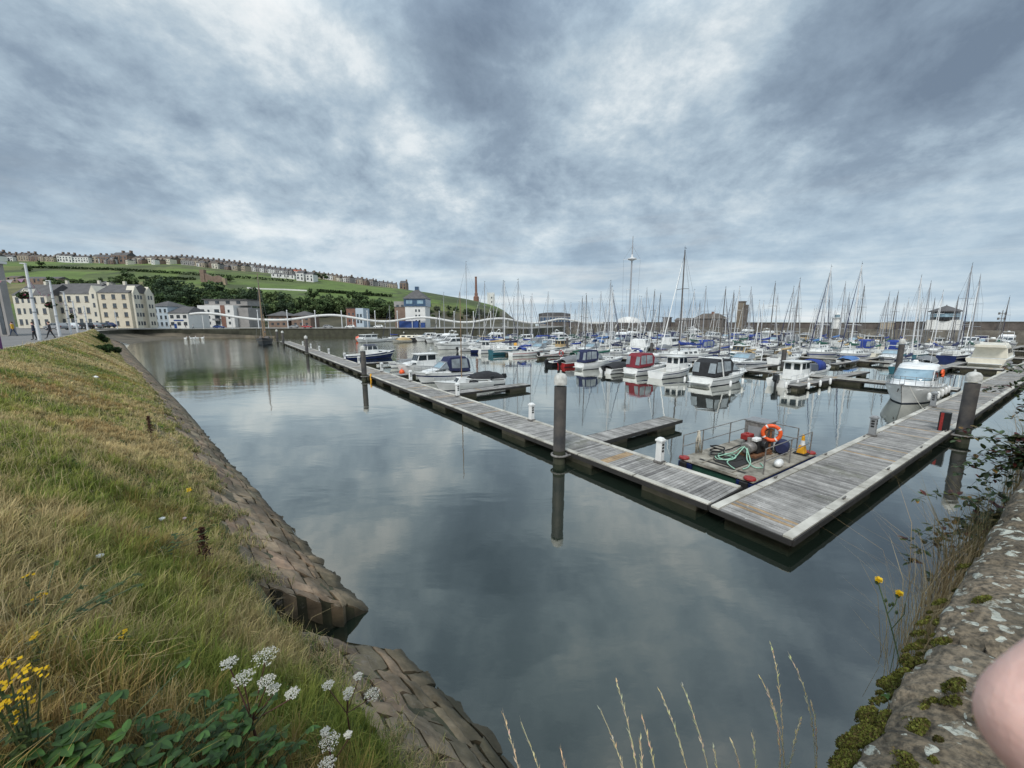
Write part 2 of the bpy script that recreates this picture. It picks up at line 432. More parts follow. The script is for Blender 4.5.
def block(a0, a1, p0, p1, fine):
    """one pitched stone between along a0..a1 and across p0..p1, top following the slope"""
    hc = rv.uniform(-.013, .013); g = .003 + .010 * rv.random()
    t = rv.random(); c = [lerp(.20, .30, t) * rv.uniform(.93, 1.06), lerp(.155, .20, t), lerp(.10, .13, t)]
    k = rv.uniform(.85, 1.38); c = (c[0] * k, c[1] * k, c[2] * k)
    nn = 8 if fine else 3
    def top(a, p):
        s_ = st(a); w_ = wl(a); z = 1.72 - (p - s_) * 1.72 / (w_ - s_)
        return z
    rings = []; nx = nn; ny = nn; vs = []; fs = []
    tx, ty = rv.uniform(-.014, .014), rv.uniform(-.014, .014); sk = rv.uniform(-.10, .10)
    for i in range(nx):
        for j in range(ny):
            u, v = i / (nx - 1), j / (ny - 1)
            a = lerp(a0 + g, a1 - g, u); p = lerp(p0 + g, p1 - g, v)
            e = min(u, 1 - u, v, 1 - v) if fine else .5
            a += sk * (v - .5) * 2
            wob = .055 * noise.noise((a * 1.9, p * 2.3, 5)) ; a += wob * .6; p += .045 * noise.noise((a * 1.3, p * 1.7, 9))
            q = bank(a, p)
            z = top(a, p) + hc + tx * (u - .5) + ty * (v - .5)
            if fine: z += (.10 * noise.noise(q * 1.5) + .05 * noise.noise(q * 5) + .022 * noise.noise(q * 13)) - (.026 if e < .01 else (.012 if e < .16 else 0))
            # lean the face outwards along the slope normal
            vs.append(q + Vector((0, 0, z)) + (Q * .02 * (hc * 8)))
    for i in range(nx - 1):
        for j in range(ny - 1):
            k_ = i * ny + j; fs.append((k_, k_ + ny, k_ + ny + 1, k_ + 1))
    ed = [i * ny for i in range(nx)] + [(nx - 1) * ny + j for j in range(1, ny)] + [i * ny + ny - 1 for i in range(nx - 2, -1, -1)] + [j for j in range(ny - 2, 0, -1)]
    o = len(vs); vs += [Vector((vs[i].x, vs[i].y, vs[i].z - .5)) for i in ed]
    n_ = len(ed)
    for i in range(n_): fs.append((ed[i], o + i, o + (i + 1) % n_, ed[(i + 1) % n_]))
    mb.add(vs, fs, 0, c)
def courses(a_start, a_end, lenf, fine):
    # stones laid in courses running along the bank
    a = a_start
    NR = 6; jit = [0] + [rv.uniform(-.12, .12) for _ in range(12)]
    for r in range(-1, NR + 2):
        a = a_start + (0 if r % 2 else -.0)
        first = True
        while a < a_end - .05:
            ln = lenf(a) * rv.uniform(.45, 1.6) * (1.7 if rv.random() < .15 else 1)
            if first: ln *= rv.uniform(.5, 1); first = False
            a1 = min(a + ln, a_end)
            if a_end - a1 < .3: a1 = a_end
            am = (a + a1) / 2; s_, w_ = st(am), wl(am); dp = (w_ - s_) / NR
            p0 = s_ + dp * (r + 2.6 * jit[r + 1]) + .04 * math.sin(am * 1.3 + r); p1 = s_ + dp * (r + 1 + 2.6 * jit[r + 2]) + .04 * math.sin(am * 1.3 + r + 1)
            if r == NR - 1: p1 += rv.uniform(-.05, .12)
            block(a, a1, p0, p1, fine)
            a = a1
courses(-2.5, NOTCH[0], lambda a: .66, True)
courses(NOTCH[1], 30, lambda a: .66 + a * .006, True)
courses(30, 158, lambda a: .9 + (a - 30) * .012, False)
# backing under the joints, and the cheeks of the gully
for a0, a1 in ((-2.5, NOTCH[0] - .02), (NOTCH[1] + .02, 158)):
    n_ = 60; vs = []; fs = []
    for i in range(n_ + 1):
        a = lerp(a0, a1, (i / n_) ** 1.6 if a0 > 0 else i / n_)
        s_, w_ = st(a), wl(a); sl = 1.72 / (w_ - s_)
        for p in (s_ - .6, w_ + 2.4): vs.append(bank(a, p, 1.645 - (p - s_) * sl))
    for i in range(n_): fs.append((i * 2, i * 2 + 2, i * 2 + 3, i * 2 + 1))
    mb.add(vs, fs, 0, (.075, .072, .038))
for a, sg in ((NOTCH[0], -1), (NOTCH[1], 1)):
    vs = []; n_ = 8; s_, w_ = st(a), wl(a)
    for i in range(n_ + 1):
        p = lerp(s_ - .4, w_ + .1, i / n_); z = 1.72 - (p - s_) * 1.72 / (w_ - s_)
        vs += [bank(a + sg * .02, p, z - .04), bank(a + sg * .02, p, -1.2)]
    mb.add(vs, [(i * 2, i * 2 + 1, i * 2 + 3, i * 2 + 2) for i in range(n_)], 0, (.06, .055, .03))
# back wall and floor of the gully
s_ = st(7.5)
mb.add([bank(NOTCH[0] - .1, s_ - .25, -1.2), bank(NOTCH[1] + .1, s_ - .25, -1.2), bank(NOTCH[1] + .1, s_ - .25, 1.75), bank(NOTCH[0] - .1, s_ - .25, 1.75)], [(0, 1, 2, 3)], 0, (.04, .035, .025))
rev = mb.build('stone_revetment', m, smooth=40)
tag(rev, 'sloping sandstone block revetment between the grass bank and the water', 'sea wall')

# ================================================================== GRASS
def vnoise(P, s, seed):
    """cheap smooth value noise on numpy points (n,2)"""
    q = P * s; i = np.floor(q).astype(int); f = q - i; f = f * f * (3 - 2 * f)
    def h(x, y):
        n = (x * 374761393 + y * 668265263 + seed * 974634521) & 0x7fffffff
        n = ((n ^ (n >> 13)) * 1274126177) & 0x7fffffff
        return ((n ^ (n >> 16)) & 0xffff) / 65535.0
    a = h(i[:, 0], i[:, 1]); b = h(i[:, 0] + 1, i[:, 1]); c = h(i[:, 0], i[:, 1] + 1); d = h(i[:, 0] + 1, i[:, 1] + 1)
    return (a * (1 - f[:, 0]) + b * f[:, 0]) * (1 - f[:, 1]) + (c * (1 - f[:, 0]) + d * f[:, 0]) * f[:, 1]
rs = np.random.RandomState(5)
def blades(name, base, h, wd, lean, cols, material, droop=.35, ang=None):
    n = len(base); ang = rs.rand(n) * 2 * np.pi if ang is None else ang
    dx = np.stack([np.cos(ang), np.sin(ang), np.zeros(n)], 1)
    side = np.stack([-np.sin(ang), np.cos(ang), np.zeros(n)], 1) * wd[:, None] / 2
    up = np.zeros((n, 3)); up[:, 2] = h
    l = (lean * h)[:, None] * dx
    V = np.empty((n, 5, 3))
    V[:, 0] = base - side; V[:, 1] = base + side
    mid = base + up * .6 + l * .35; V[:, 2] = mid - side * .75; V[:, 3] = mid + side * .75
    V[:, 4] = base + up * (1 - droop * lean[:, None]) + l * 1.1
    o = (np.arange(n) * 5)[:, None]
    fl = np.concatenate([o + np.array([[0, 1, 3, 2]]), o + np.array([[2, 3, 4]])], 1).ravel()
    sz_ = np.tile(np.array([4, 3]), n)
    C = np.repeat(cols[:, None, :], 5, 1); C[:, 0:2] *= .7; C[:, 4] *= 1.12  # darker roots, lighter tips: shade among the blades put into their colour
    return np_mesh(name, V.reshape(-1, 3), fl, sz_, C.reshape(-1, 3), material)
gm = attr_mat('grass blades', .75, .25)
def vedge(a): return 2.2 * noise.noise((a * .9, 3, 1)) + 1.2 * noise.noise((a * 3.1, 7, 1))
def scatter(amin, amax, n):
    """random spots of the bank, thinned with distance from the photographer"""
    P = []; a = amin + (amax - amin) * rs.rand(n * 3); keep = []
    t = rs.rand(n * 3)
    out = []
    for ai, ti in zip(a, t):
        s_, c_ = st(ai) + .16 * vedge(ai), pc(ai) - .25
        if NOTCH[0] - .1 < ai < NOTCH[1] + .1 and lerp(s_, c_, ti) > st(ai) - .2: continue
        p = lerp(s_, c_, ti); q = bank(ai, p)
        px, py, d = proj((q.x, q.y, 4))
        if d < .7 or px < -140 or px > 700: continue
        out.append((q.x, q.y, bz(ai, p) - .03, ai, p, ti))
        if len(out) >= n: break
    return np.array(out)
def grass_cols(P, n):
    g = vnoise(P[:, :2], .33, 1) * .5 + vnoise(P[:, :2], 1.1, 2) * .32 + vnoise(P[:, :2], 3.3, 3) * .18
    near = np.clip(1 - P[:, 3] / 15, 0, 1)
    g = g + near * .10 - np.clip((P[:, 3] - 12) / 60, 0, .06) + (rs.rand(n) - .5) * .42
    t = np.clip((g - .40) / .22, 0, 1)[:, None]
    dry = np.array([.56, .47, .265]) * (.65 + .6 * rs.rand(n))[:, None]
    rust = np.array([.40, .29, .135]) * (.7 + .5 * rs.rand(n))[:, None]
    k = (vnoise(P[:, :2], .9, 9) * .7 + rs.rand(n) * .3 > .58)[:, None]; dry = np.where(k, rust, dry)
    grn = np.array([.185, .245, .085]) * (.6 + .75 * rs.rand(n))[:, None]
    mos = np.array([.33, .31, .075]) * (.7 + .5 * rs.rand(n))[:, None]
    k2 = (vnoise(P[:, :2], .7, 12) > .66)[:, None]; grn = np.where(k2, mos, grn)
    return dry * (1 - t) + grn * t, t[:, 0]
parts = []
for amin, amax, n in ((-.5, 4.5, 16000), (4.5, 9, 30000), (9, 18, 42000), (18, 40, 60000), (40, 85, 60000), (85, 158, 28000)):
    parts.append(scatter(amin, amax, n))
P = np.concatenate(parts); n = len(P)
dist = np.sqrt(P[:, 0] ** 2 + P[:, 1] ** 2 + 9)
cols, tg = grass_cols(P, n)
far_ = np.clip((dist - 14) / 25, 0, 1)
h = (.05 + .09 * rs.rand(n)) * (1 - far_) + (.10 + .16 * rs.rand(n)) * far_
cols *= (.72 + .28 * far_)[:, None]
lean = .1 + 1.15 * rs.rand(n) ** 1.2
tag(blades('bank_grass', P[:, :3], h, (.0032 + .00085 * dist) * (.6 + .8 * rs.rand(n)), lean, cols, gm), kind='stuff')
# tussocks: blades springing outwards from common roots, each tussock of one tone
T = []
for amin, amax, n, per in ((-.5, 4.5, 1500, 34), (4.5, 9, 2600, 32), (9, 18, 4200, 26), (18, 40, 5200, 20), (40, 85, 3600, 14)):
    c = scatter(amin, amax, n); T.append((np.repeat(c, per, 0), np.repeat(rs.rand(len(c), 6), per, 0), np.repeat(np.full(len(c), per), per)))
P = np.concatenate([t[0] for t in T]); K = np.concatenate([t[1] for t in T]); n = len(P)
dist = np.sqrt(P[:, 0] ** 2 + P[:, 1] ** 2 + 9)
g = vnoise(P[:, :2], .33, 1) * .40 + vnoise(P[:, :2], 1.3, 2) * .35 + K[:, 0] * .25 + np.clip(1 - P[:, 3] / 13, 0, 1) * .12 - .055
t = np.clip((g - .395) / .16 + (rs.rand(n) - .5) * .5, 0, 1)[:, None]
dryc = np.array([[.66, .54, .28]]) * (1 - K[:, 1:2] * .4) + np.array([[.44, .29, .12]]) * K[:, 1:2] * .4
grnc = np.array([[.19, .27, .055]]) * (1 - K[:, 2:3]) + np.array([[.38, .38, .09]]) * K[:, 2:3]
cols = (dryc * (1 - t) + grnc * t) * (.55 + .35 * K[:, 3:4] + .35 * rs.rand(n, 1))
near_ = np.clip(1 - P[:, 3] / 12, 0, 1)
rk = (vnoise(P[:, :2], .55, 61) * .7 + K[:, 5] * .3 > .60)[:, None]
cols = np.where(rk, cols * .35 + np.array([[.30, .185, .075]]) * (.5 + .6 * rs.rand(n, 1)), cols)
hh = (.10 + .20 * K[:, 4] ** 1.6 + .16 * near_ * K[:, 5]) * (.55 + .6 * rs.rand(n))
hh *= np.where(P[:, 5] < .08, .7, 1)
r_t = np.abs(rs.normal(0, .35, n)) * (.10 + .08 * K[:, 4]); an = rs.rand(n) * 2 * np.pi
B_ = P[:, :3].copy(); B_[:, 0] += r_t * np.cos(an); B_[:, 1] += r_t * np.sin(an)
ln_ = (.12 + .75 * rs.rand(n)) * (.6 + r_t * 4)
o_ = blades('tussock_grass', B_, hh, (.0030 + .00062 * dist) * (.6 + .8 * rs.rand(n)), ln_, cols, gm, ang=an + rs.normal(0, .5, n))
tag(o_, kind='stuff')
# tufts rooted between the upper stones
Tt = []; 
for _ in range(2600):
    a_t = .2 + 60 * rs.rand() ** 1.7
    if NOTCH[0] - .1 < a_t < NOTCH[1] + .1: continue
    p_t = st(a_t) + abs(rs.normal(0, .28)); 
    if p_t > wl(a_t) - .5 or vnoise(np.array([[a_t * 1.4, p_t * 1.4]]), 1.0, 77)[0] < .45: continue
    q = bank(a_t, p_t); zt = 1.74 - (p_t - st(a_t)) * 1.72 / (wl(a_t) - st(a_t))
    for _k in range(9): Tt.append((q.x + rs.normal(0, .03), q.y + rs.normal(0, .03), zt))
Tt = np.array(Tt); n = len(Tt); dt_ = np.sqrt(Tt[:, 0] ** 2 + Tt[:, 1] ** 2 + 20)
kt = rs.rand(n, 1) < .6
tag(blades('stone_tufts', Tt, .08 + .16 * rs.rand(n), .003 + .0007 * dt_, .2 + .9 * rs.rand(n), np.where(kt, np.array([[.55, .44, .22]]), np.array([[.17, .23, .06]])) * (.6 + .5 * rs.rand(n, 1)), gm), kind='stuff')
# low broad-leaved weeds and moss between the grass
Pw = np.concatenate([scatter(.5, 9, 9000), scatter(9, 22, 12000), scatter(22, 60, 9000)]); n = len(Pw)
kw_ = vnoise(Pw[:, :2], .8, 51) * .75 + .25 * vnoise(Pw[:, :2], 3.1, 52) > .57; Pw = Pw[kw_]; n = len(Pw)
Bw = Pw[:, :3].copy(); Bw[:, 2] += .04 + .10 * rs.rand(n); dw = np.sqrt(Bw[:, 0] ** 2 + Bw[:, 1] ** 2 + 9)
aw = rs.normal(size=(n, 3)); aw[:, 2] *= .35; aw /= np.linalg.norm(aw, axis=1)[:, None]; bw2 = np.cross(aw, rs.normal(size=(n, 3)) * .4 + np.array([0, 0, 1])); bw2 /= np.linalg.norm(bw2, axis=1)[:, None]
sw_ = (.012 + .0016 * dw) [:, None] * (.6 + .8 * rs.rand(n))[:, None]
Vw = np.stack([Bw - aw * sw_, Bw + bw2 * sw_ * .55, Bw + aw * sw_, Bw - bw2 * sw_ * .55], 1).reshape(-1, 3)
cw = np.array([.075, .135, .035]) * (.45 + .9 * rs.rand(n))[:, None]; cw[rs.rand(n) < .12] = (.20, .12, .05); cw[rs.rand(n) < .10] = (.24, .23, .05)
tag(np_mesh('bank_weeds', Vw, np.arange(n * 4), np.full(n, 4), np.repeat(cw, 4, 0), gm), kind='stuff')
# taller straw stalks with seed heads among the grass
Ps = np.concatenate([scatter(.5, 6, 2600), scatter(6, 16, 4200), scatter(16, 45, 3500)]); n = len(Ps)
k = vnoise(Ps[:, :2], .5, 31) + .3 * rs.rand(n) > .62; Ps = Ps[k]; n = len(Ps)
d2 = np.sqrt(Ps[:, 0] ** 2 + Ps[:, 1] ** 2 + 9)
sc_ = np.array([.45, .36, .20]) * (.7 + .6 * rs.rand(n))[:, None]
tag(blades('straw_stalks', Ps[:, :3], .28 + .34 * rs.rand(n), .0022 + .00036 * d2, .15 + 1.0 * rs.rand(n), sc_, gm), kind='stuff')
# ================================================================== FAR SHORE
mat('quay stone', (.10, .092, .078), .95, .35, .35, .4, col2=(.17, .155, .13))
mat('weedy stone', (.045, .045, .030), .95, .35, .5, .4)
mat('far paving', (.21, .205, .19), .9, .15, .2)
mat('roof slate', (.085, .082, .083), .8, .2, .5)
mat('roof brown', (.10, .085, .072), .85, .2, .5)
mat('roof red', (.30, .09, .055), .85, .2, .5)
mat('render cream', (.60, .565, .47), .85, .08, .35)
mat('render yellow', (.57, .51, .40), .85, .08, .35)
mat('render white', (.62, .62, .60), .85, .06, .35)
mat('render blue', (.42, .49, .55), .85, .06, .35)
mat('render grey', (.27, .26, .25), .85, .12, .35)
mat('render buff', (.34, .29, .22), .85, .12, .35)
mat('brick brown', (.19, .135, .105), .9, .18, .6)
mat('brick red', (.20, .105, .08), .9, .18, .6)
mat('sandstone', (.30, .235, .165), .9, .2, .4)
mat('dark stone', (.105, .09, .08), .95, .25, .5)
mat('window', (.05, .06, .07), .15, .4, .8, spec=.7)
mat('blue glazing', (.035, .075, .14), .15, .35, .5, spec=.7)
mat('blue paint', (.02, .06, .22), .5, .15, 1)
mat('purple paint', (.12, .03, .13), .5, .15, 1)

# --- hill: u is the bearing (X over Y), Yd the distance
def ridge(u):   # height of the ridge line
    x = 512 + F_PX * u
    yr = pw(x, [(-250, 258), (0, 262), (60, 264), (130, 266), (190, 266), (250, 272), (320, 279), (390, 288.5), (430, 293), (470, 300), (495, 306), (505, 311), (513, 318), (520, 323)])
    return 6.5 + (321 - yr) / F_PX * 470
def hill_z(u, Yd):
    zr = ridge(u); t = (Yd - 215) / (470 - 215)
    if t < 0: return 3.3
    if t <= 1:
        b_ = pw(t, [(0, 0), (.12, .10), (.3, .34), (.55, .60), (.8, .86), (1, 1)])
        if u > -.35:        # steep, cliff-like seaward end
            k = sstep((u + .35) / .3); b_ = lerp(b_, pw(t, [(0, 0), (.45, .02), (.62, .55), (.75, .8), (1, 1)]), k)
    else: b_ = max(0, 1 - (t - 1) * .45)
    z = 3.3 + max(0, zr - 3.3) * b_
    z += 1.2 * noise.noise((u * 9, Yd * .02, 3)) * min(1, b_ * 3)
    return z
def hp(x, Yd, dz=0):
    u = (x - 512) / F_PX
    return Vector((u * Yd, Yd, hill_z(u, Yd) + dz))
def hill_at_y(x, y, lo=215, hi=470):
    """distance at which pixel column x shows the hill surface at pixel row y"""
    best = None
    for i in range(120):
        Yd = lerp(lo, hi, i / 119); p = hp(x, Yd); py = proj(p)[1]
        if best is None or abs(py - y) < best[0]: best = (abs(py - y), Yd)
    return best[1]
m = mat('hillside', (.05, .07, .02), .95, .2, .02)
nt = m.node_tree; b = nt.nodes['Principled BSDF']
geo = N('ShaderNodeNewGeometry'); pos = geo.outputs['Position']
mp = N('ShaderNodeMapping'); mp.inputs['Scale'].default_value = (.006, .016, .03); LK(pos, mp.inputs[0])
vo = N('ShaderNodeTexVoronoi'); vo.inputs['Scale'].default_value = 1.0; LK(mp.outputs[0], vo.inputs['Vector'])
sv = N('ShaderNodeSeparateColor'); LK(vo.outputs['Color'], sv.inputs[0])
fld = RAMP(sv.outputs[0], [(.0, (.075, .120, .022)), (.35, (.095, .145, .028)), (.62, (.12, .135, .040)), (.85, (.070, .115, .024)), (1.0, (.14, .125, .055))])
nn_ = NOISE(pos, .05, 8, .65)
fld = MIX(1.0, fld, RAMP(nn_, [(.3, .68), (.7, 1.25)]), 'MULTIPLY')
scrub = RAMP(NOISE(pos, .016, 7, .68, .4, (5, 2, 1)), [(.50, 0.0), (.60, .9)])
fld = MIX(scrub, fld, (.042, .055, .020))
sxyz = N('ShaderNodeSeparateXYZ'); LK(geo.outputs['Normal'], sxyz.inputs[0])
clf = RAMP(sxyz.outputs[2], [(.62, 1.0), (.82, 0.0)])
fld = MIX(clf, fld, RAMP(nn_, [(.35, (.045, .04, .03)), (.65, (.10, .085, .06))]))
sp3 = N('ShaderNodeSeparateXYZ'); LK(pos, sp3.inputs[0])
lowz = MATH('MULTIPLY', RAMP(MATH('MULTIPLY', MATH('ADD', sp3.outputs[2], MATH('MULTIPLY', MATH('SUBTRACT', nn_, .5), 14)), .01), [(.12, 1.0), (.20, 0.0)]), RAMP(MATH('MULTIPLY', MATH('ADD', sp3.outputs[0], 260), .005), [(.3, 0.0), (.75, 1.0)]))
fld = MIX(lowz, fld, RAMP(nn_, [(.35, (.035, .034, .020)), (.65, (.085, .075, .045))]))
LK(fld, b.inputs['Base Color'])
V = []; Fc = []; us = [-2.3 + i * .02 for i in range(119)]; ys = [214 + i * 7 for i in range(60)]
for u in us:
    for Yd in ys: V.append((u * Yd, Yd, hill_z(u, Yd)))
for i in range(len(us) - 1):
    for j in range(len(ys) - 1):
        k = i * len(ys) + j; Fc.append((k, k + len(ys), k + len(ys) + 1, k + 1))
tag(MB().add(V, Fc).build('hill', m, smooth=True), kind='structure')

# --- town ground and quay edge
tag(MB().add([(-700, 120, 3.30), (-136, 129, 3.30), (-140, 140, 3.30), (-133, 152.5, 3.30), (-112, 160.2, 3.30), (6, 160.2, 3.30), (30, 218, 3.30), (30, 262, 3.30), (-700, 262, 3.30)], [(0, 1, 2, 3, 4, 5, 6, 7, 8)]).build('town_ground', 'far paving'), kind='structure')
V = []; lo = [bank(152, wl(152) + 1.0), at(136, 343.2), at(160, 340), at(200, 337.8), Vector((-113, 156.5, 0)), Vector((-98, 159.6, 0))]
hi = [bank(154, pc(154) + 2.0), Vector((-127, 118, 3.0)), Vector((-137, 132, 2.2)), Vector((-140, 144, 2.0)), Vector((-131, 154, 1.9)), Vector((-97, 159.9, .4))]
hi[0].z = 3.6
for i_, (p, q) in enumerate(zip(lo, hi)):
    for t in (-.25, 0, .3, .72, 1.0):
        r = p.lerp(q, t); V.append((r.x, r.y, r.z + (0.12 * noise.noise(r * .3) - (.55 if .6 < t < 1 else .35) if 0 < t < 1 and i_ < 5 else 0)))
Fc = [(i * 5 + j, i * 5 + 5 + j, i * 5 + 6 + j, i * 5 + 1 + j) for i in range(5) for j in range(4)]
tag(fix_normals(MB().add(V, Fc).build('slipway', 'mud', smooth=True)), kind='structure')
mb = MB()
mb.add([(-112, 160, -1.5), (6, 160, -1.5), (6, 160, .9), (-112, 160, .9)], [(0, 1, 2, 3)], 1)
mb.add([(-112, 160, .9), (6, 160, .9), (6, 160, 3.34), (-112, 160, 3.34)], [(0, 1, 2, 3)], 0)
mb.add([(6, 160, -1.5), (30, 218, -1.5), (30, 218, 3.34), (6, 160, 3.34)], [(0, 1, 2, 3)], 0)
mb.add([(-134, 152.3, .6), (-112, 160, -1.5), (-112, 160, 3.34), (-134, 152.3, 3.34)], [(0, 1, 2, 3)], 0)
for p_, q_ in zip(hi[1:5], hi[2:5]): mb.add([(p_.x, p_.y, .8), (q_.x, q_.y, .8), (q_.x, q_.y, 3.42), (p_.x, p_.y, 3.42)], [(0, 1, 2, 3)], 0)
q = mb.build('quay_wall', ['weedy stone', 'weedy stone'])
cp_ = MB().box((-53, 160.15, 3.42), (118, .9, .22)).build('coping', 'quay stone', q)
tag(q, 'long dark weedy quay wall below the white wave sculpture across the basin', 'quay wall')

# --- harbour breakwater
Wd = Vector((19 - 152, 260 - 115, 0)); WL = Wd.length; Wd.normalize(); Wn = Vector((Wd.y, -Wd.x, 0)) * -1
if Wn.y > 0: Wn = -Wn
root = thing('breakwater', (0, 0, 0), 0, 'long dark stone harbour wall closing the marina along the horizon', 'harbour wall')
def wallseg(nm, s0, s1, z0, z1, th, off, m_, par):
    a = Vector((152, 115, 0)) + Wd * s0 - Wn * off; b_ = Vector((152, 115, 0)) + Wd * s1 - Wn * off
    k = -Wn * th
    vs = [a, b_, b_ + k, a + k]; vs = [v + Vector((0, 0, z0)) for v in vs] + [v + Vector((0, 0, z1)) for v in vs]
    o = MB().add(vs, [(3, 2, 1, 0), (4, 5, 6, 7), (0, 1, 5, 4), (1, 2, 6, 5), (2, 3, 7, 6), (3, 0, 4, 7)]).build(nm, m_, par)
    return fix_normals(o)
wallseg('quay_base', -70, WL, -2, 3.6, 9, 0, 'quay stone', root)
wallseg('parapet', -70, 30, 3.6, 6.1, 1.6, 4, 'dark stone', root)
wallseg('parapet', 30, WL, 3.6, 5.7, 1.4, 4, 'dark stone', root)
wallseg('coping', -70, 30, 6.1, 6.35, 2.0, 3.8, 'quay stone', root)
wallseg('coping', 30, WL, 5.7, 5.92, 1.8, 3.8, 'quay stone', root)
def onwall(x, off=3.0, z=3.6):
    """point on top of the breakwater seen in pixel column x"""
    best = None
    for i in range(-700, 2000):
        p = Vector((152, 115, 0)) + Wd * (i * .1) - Wn * off
        d = abs(proj((p.x, p.y, 5))[0] - x)
        if best is None or d < best[0]: best = (d, p)
    p = best[1]; return Vector((p.x, p.y, z))
WALLRZ = math.atan2(Wd.y, Wd.x)

# ------------------------------------------------------------------ buildings
def hbox(p, q, z0, z1): return ((p + q) / 2, z0, z1)
def window_grid(par, xs, zs, wdt, hgt, y, m_='window', face='y', sgn=-1, frame=None):
    for z in zs:
        for x in xs:
            mb = MB()
            c = (x, y + sgn * .02, z) if face == 'y' else (y + sgn * .02, x, z)
            d = (wdt, .08, hgt) if face == 'y' else (.08, wdt, hgt)
            o = mb.box(c, d).build('window', m_, par)
            if frame:
                f = MB(); c2 = (x, y + sgn * .07, z - hgt / 2 - .08) if face == 'y' else (y + sgn * .07, x, z - hgt / 2 - .08)
                d2 = (wdt + .3, .16, .14) if face == 'y' else (.16, wdt + .3, .14)
                f.box(c2, d2).build('sill', frame, o)
def gable_roof(par, w_, d_, z, h, m_, over=.3, axis='x', name='roof'):
    mb = MB(); x, y = w_ / 2 + over, d_ / 2 + over
    if axis == 'x': vs = [(-x, -y, z), (x, -y, z), (x, y, z), (-x, y, z), (-x, 0, z + h), (x, 0, z + h)]; fs = [(0, 1, 5, 4), (2, 3, 4, 5), (0, 4, 3), (1, 2, 5), (3, 2, 1, 0)]
    else: vs = [(-x, -y, z), (x, -y, z), (x, y, z), (-x, y, z), (0, -y, z + h), (0, y, z + h)]; fs = [(1, 2, 5, 4), (3, 0, 4, 5), (0, 1, 4), (2, 3, 5), (3, 2, 1, 0)]
    return mb.add(vs, fs).build(name, m_, par)
def hip_roof(par, w_, d_, z, h, m_, over=.4, top=0.0, name='roof'):
    x, y = w_ / 2 + over, d_ / 2 + over; tx = max(.02, x - y) if x > y else .02
    if top: tx = top
    vs = [(-x, -y, z), (x, -y, z), (x, y, z), (-x, y, z), (-tx, -.01, z + h), (tx, -.01, z + h), (tx, .01, z + h), (-tx, .01, z + h)]
    return MB().add(vs, [(3, 2, 1, 0), (4, 5, 6, 7), (0, 1, 5, 4), (1, 2, 6, 5), (2, 3, 7, 6), (3, 0, 4, 7)]).build(name, m_, par)

# cream apartment terrace on the promenade
def X_at(x, Yd): return (x - 512) / F_PX * Yd * (CP + 0.0)
G = 3.9
Yd = 134.0
def cream(nm, x0, x1, Yd, eave_px, ridge_h, m_, label, cols, floors, gable=None, gz=G, deep=12, sidewin=False):
    k = (CP + ((384 - eave_px) / F_PX) * SP); X0 = (x0 - 512) / F_PX * Yd / k; X1 = (x1 - 512) / F_PX * Yd / k
    ze = CAM_H + (321 - eave_px) / F_PX * Yd / k
    W = X1 - X0; root = thing(nm, ((X0 + X1) / 2, Yd + deep / 2, gz), 0, label, 'apartment block')
    H = ze - gz
    MB().box((0, 0, H / 2), (W, deep, H)).build('wall', m_, root)
    gable_roof(root, W, deep, H, ridge_h, 'roof slate', .25)
    fh = H / floors
    xs = [(-W / 2 + W * (i + .5) / cols) for i in range(cols)]
    zs = [fh * (i + .55) for i in range(floors)]
    window_grid(root, xs, zs, min(1.3, W / cols * .5), fh * .52, -deep / 2, 'window', 'y', -1, 'sandstone')
    if gable:
        for gx, gw in gable:
            cx_ = -W / 2 + W * gx
            MB().add([(cx_ - gw / 2, -deep / 2 - .5, 0), (cx_ + gw / 2, -deep / 2 - .5, 0), (cx_ + gw / 2, -deep / 2 - .5, H), (cx_, -deep / 2 - .5, H + 2.4), (cx_ - gw / 2, -deep / 2 - .5, H),
                      (cx_ - gw / 2, -deep / 2 + 5, 0), (cx_ + gw / 2, -deep / 2 + 5, 0), (cx_ + gw / 2, -deep / 2 + 5, H), (cx_, -deep / 2 + 5, H + 2.4), (cx_ - gw / 2, -deep / 2 + 5, H)],
                     [(0, 1, 2, 3, 4), (1, 6, 7, 2), (5, 0, 4, 9), (2, 7, 8, 3), (3, 8, 9, 4)]).build('gable', 'render cream', root)
            window_grid(root, [cx_ - gw * .22, cx_ + gw * .22] if gw > 3.4 else [cx_], zs, .8, fh * .5, -deep / 2 - .5, 'window')
    # chimneys on the ridge
    for t in (.12, .88) if W > 14 else (.5,):
        MB().box((-W / 2 + W * t, 0, H + ridge_h + .3), (.9, .7, 1.6)).build('chimney', 'render cream', root)
    if sidewin:
        window_grid(root, [-3.2, 0, 3.2], zs, 1.1, fh * .5, W / 2, 'window', 'x', 1)
    return root, W, H
cream('apartment_building', 12, 46, 146, 295.5, 4.4, 'render cream', 'cream three-storey terrace block with a gable behind the nearest white lamp posts', 4, 3, [(.42, 5.0)])
cream('apartment_building', 46.4, 90, 150, 294.2, 4.4, 'render cream', 'long cream terrace with wide window above an archway, left of the narrow tall gable', 5, 3)
cream('apartment_building', 90.3, 97, 147, 292.5, 3.0, 'render cream', 'narrow tall cream gable between the long terrace and the four-storey block', 1, 4, [(.5, 2.6)])
root, W, H = cream('apartment_building', 97.4, 128, 142, 293, 3.3, 'render yellow', 'four-storey yellow block with steep slate roof, tallest on the promenade', 3, 4, deep=10)
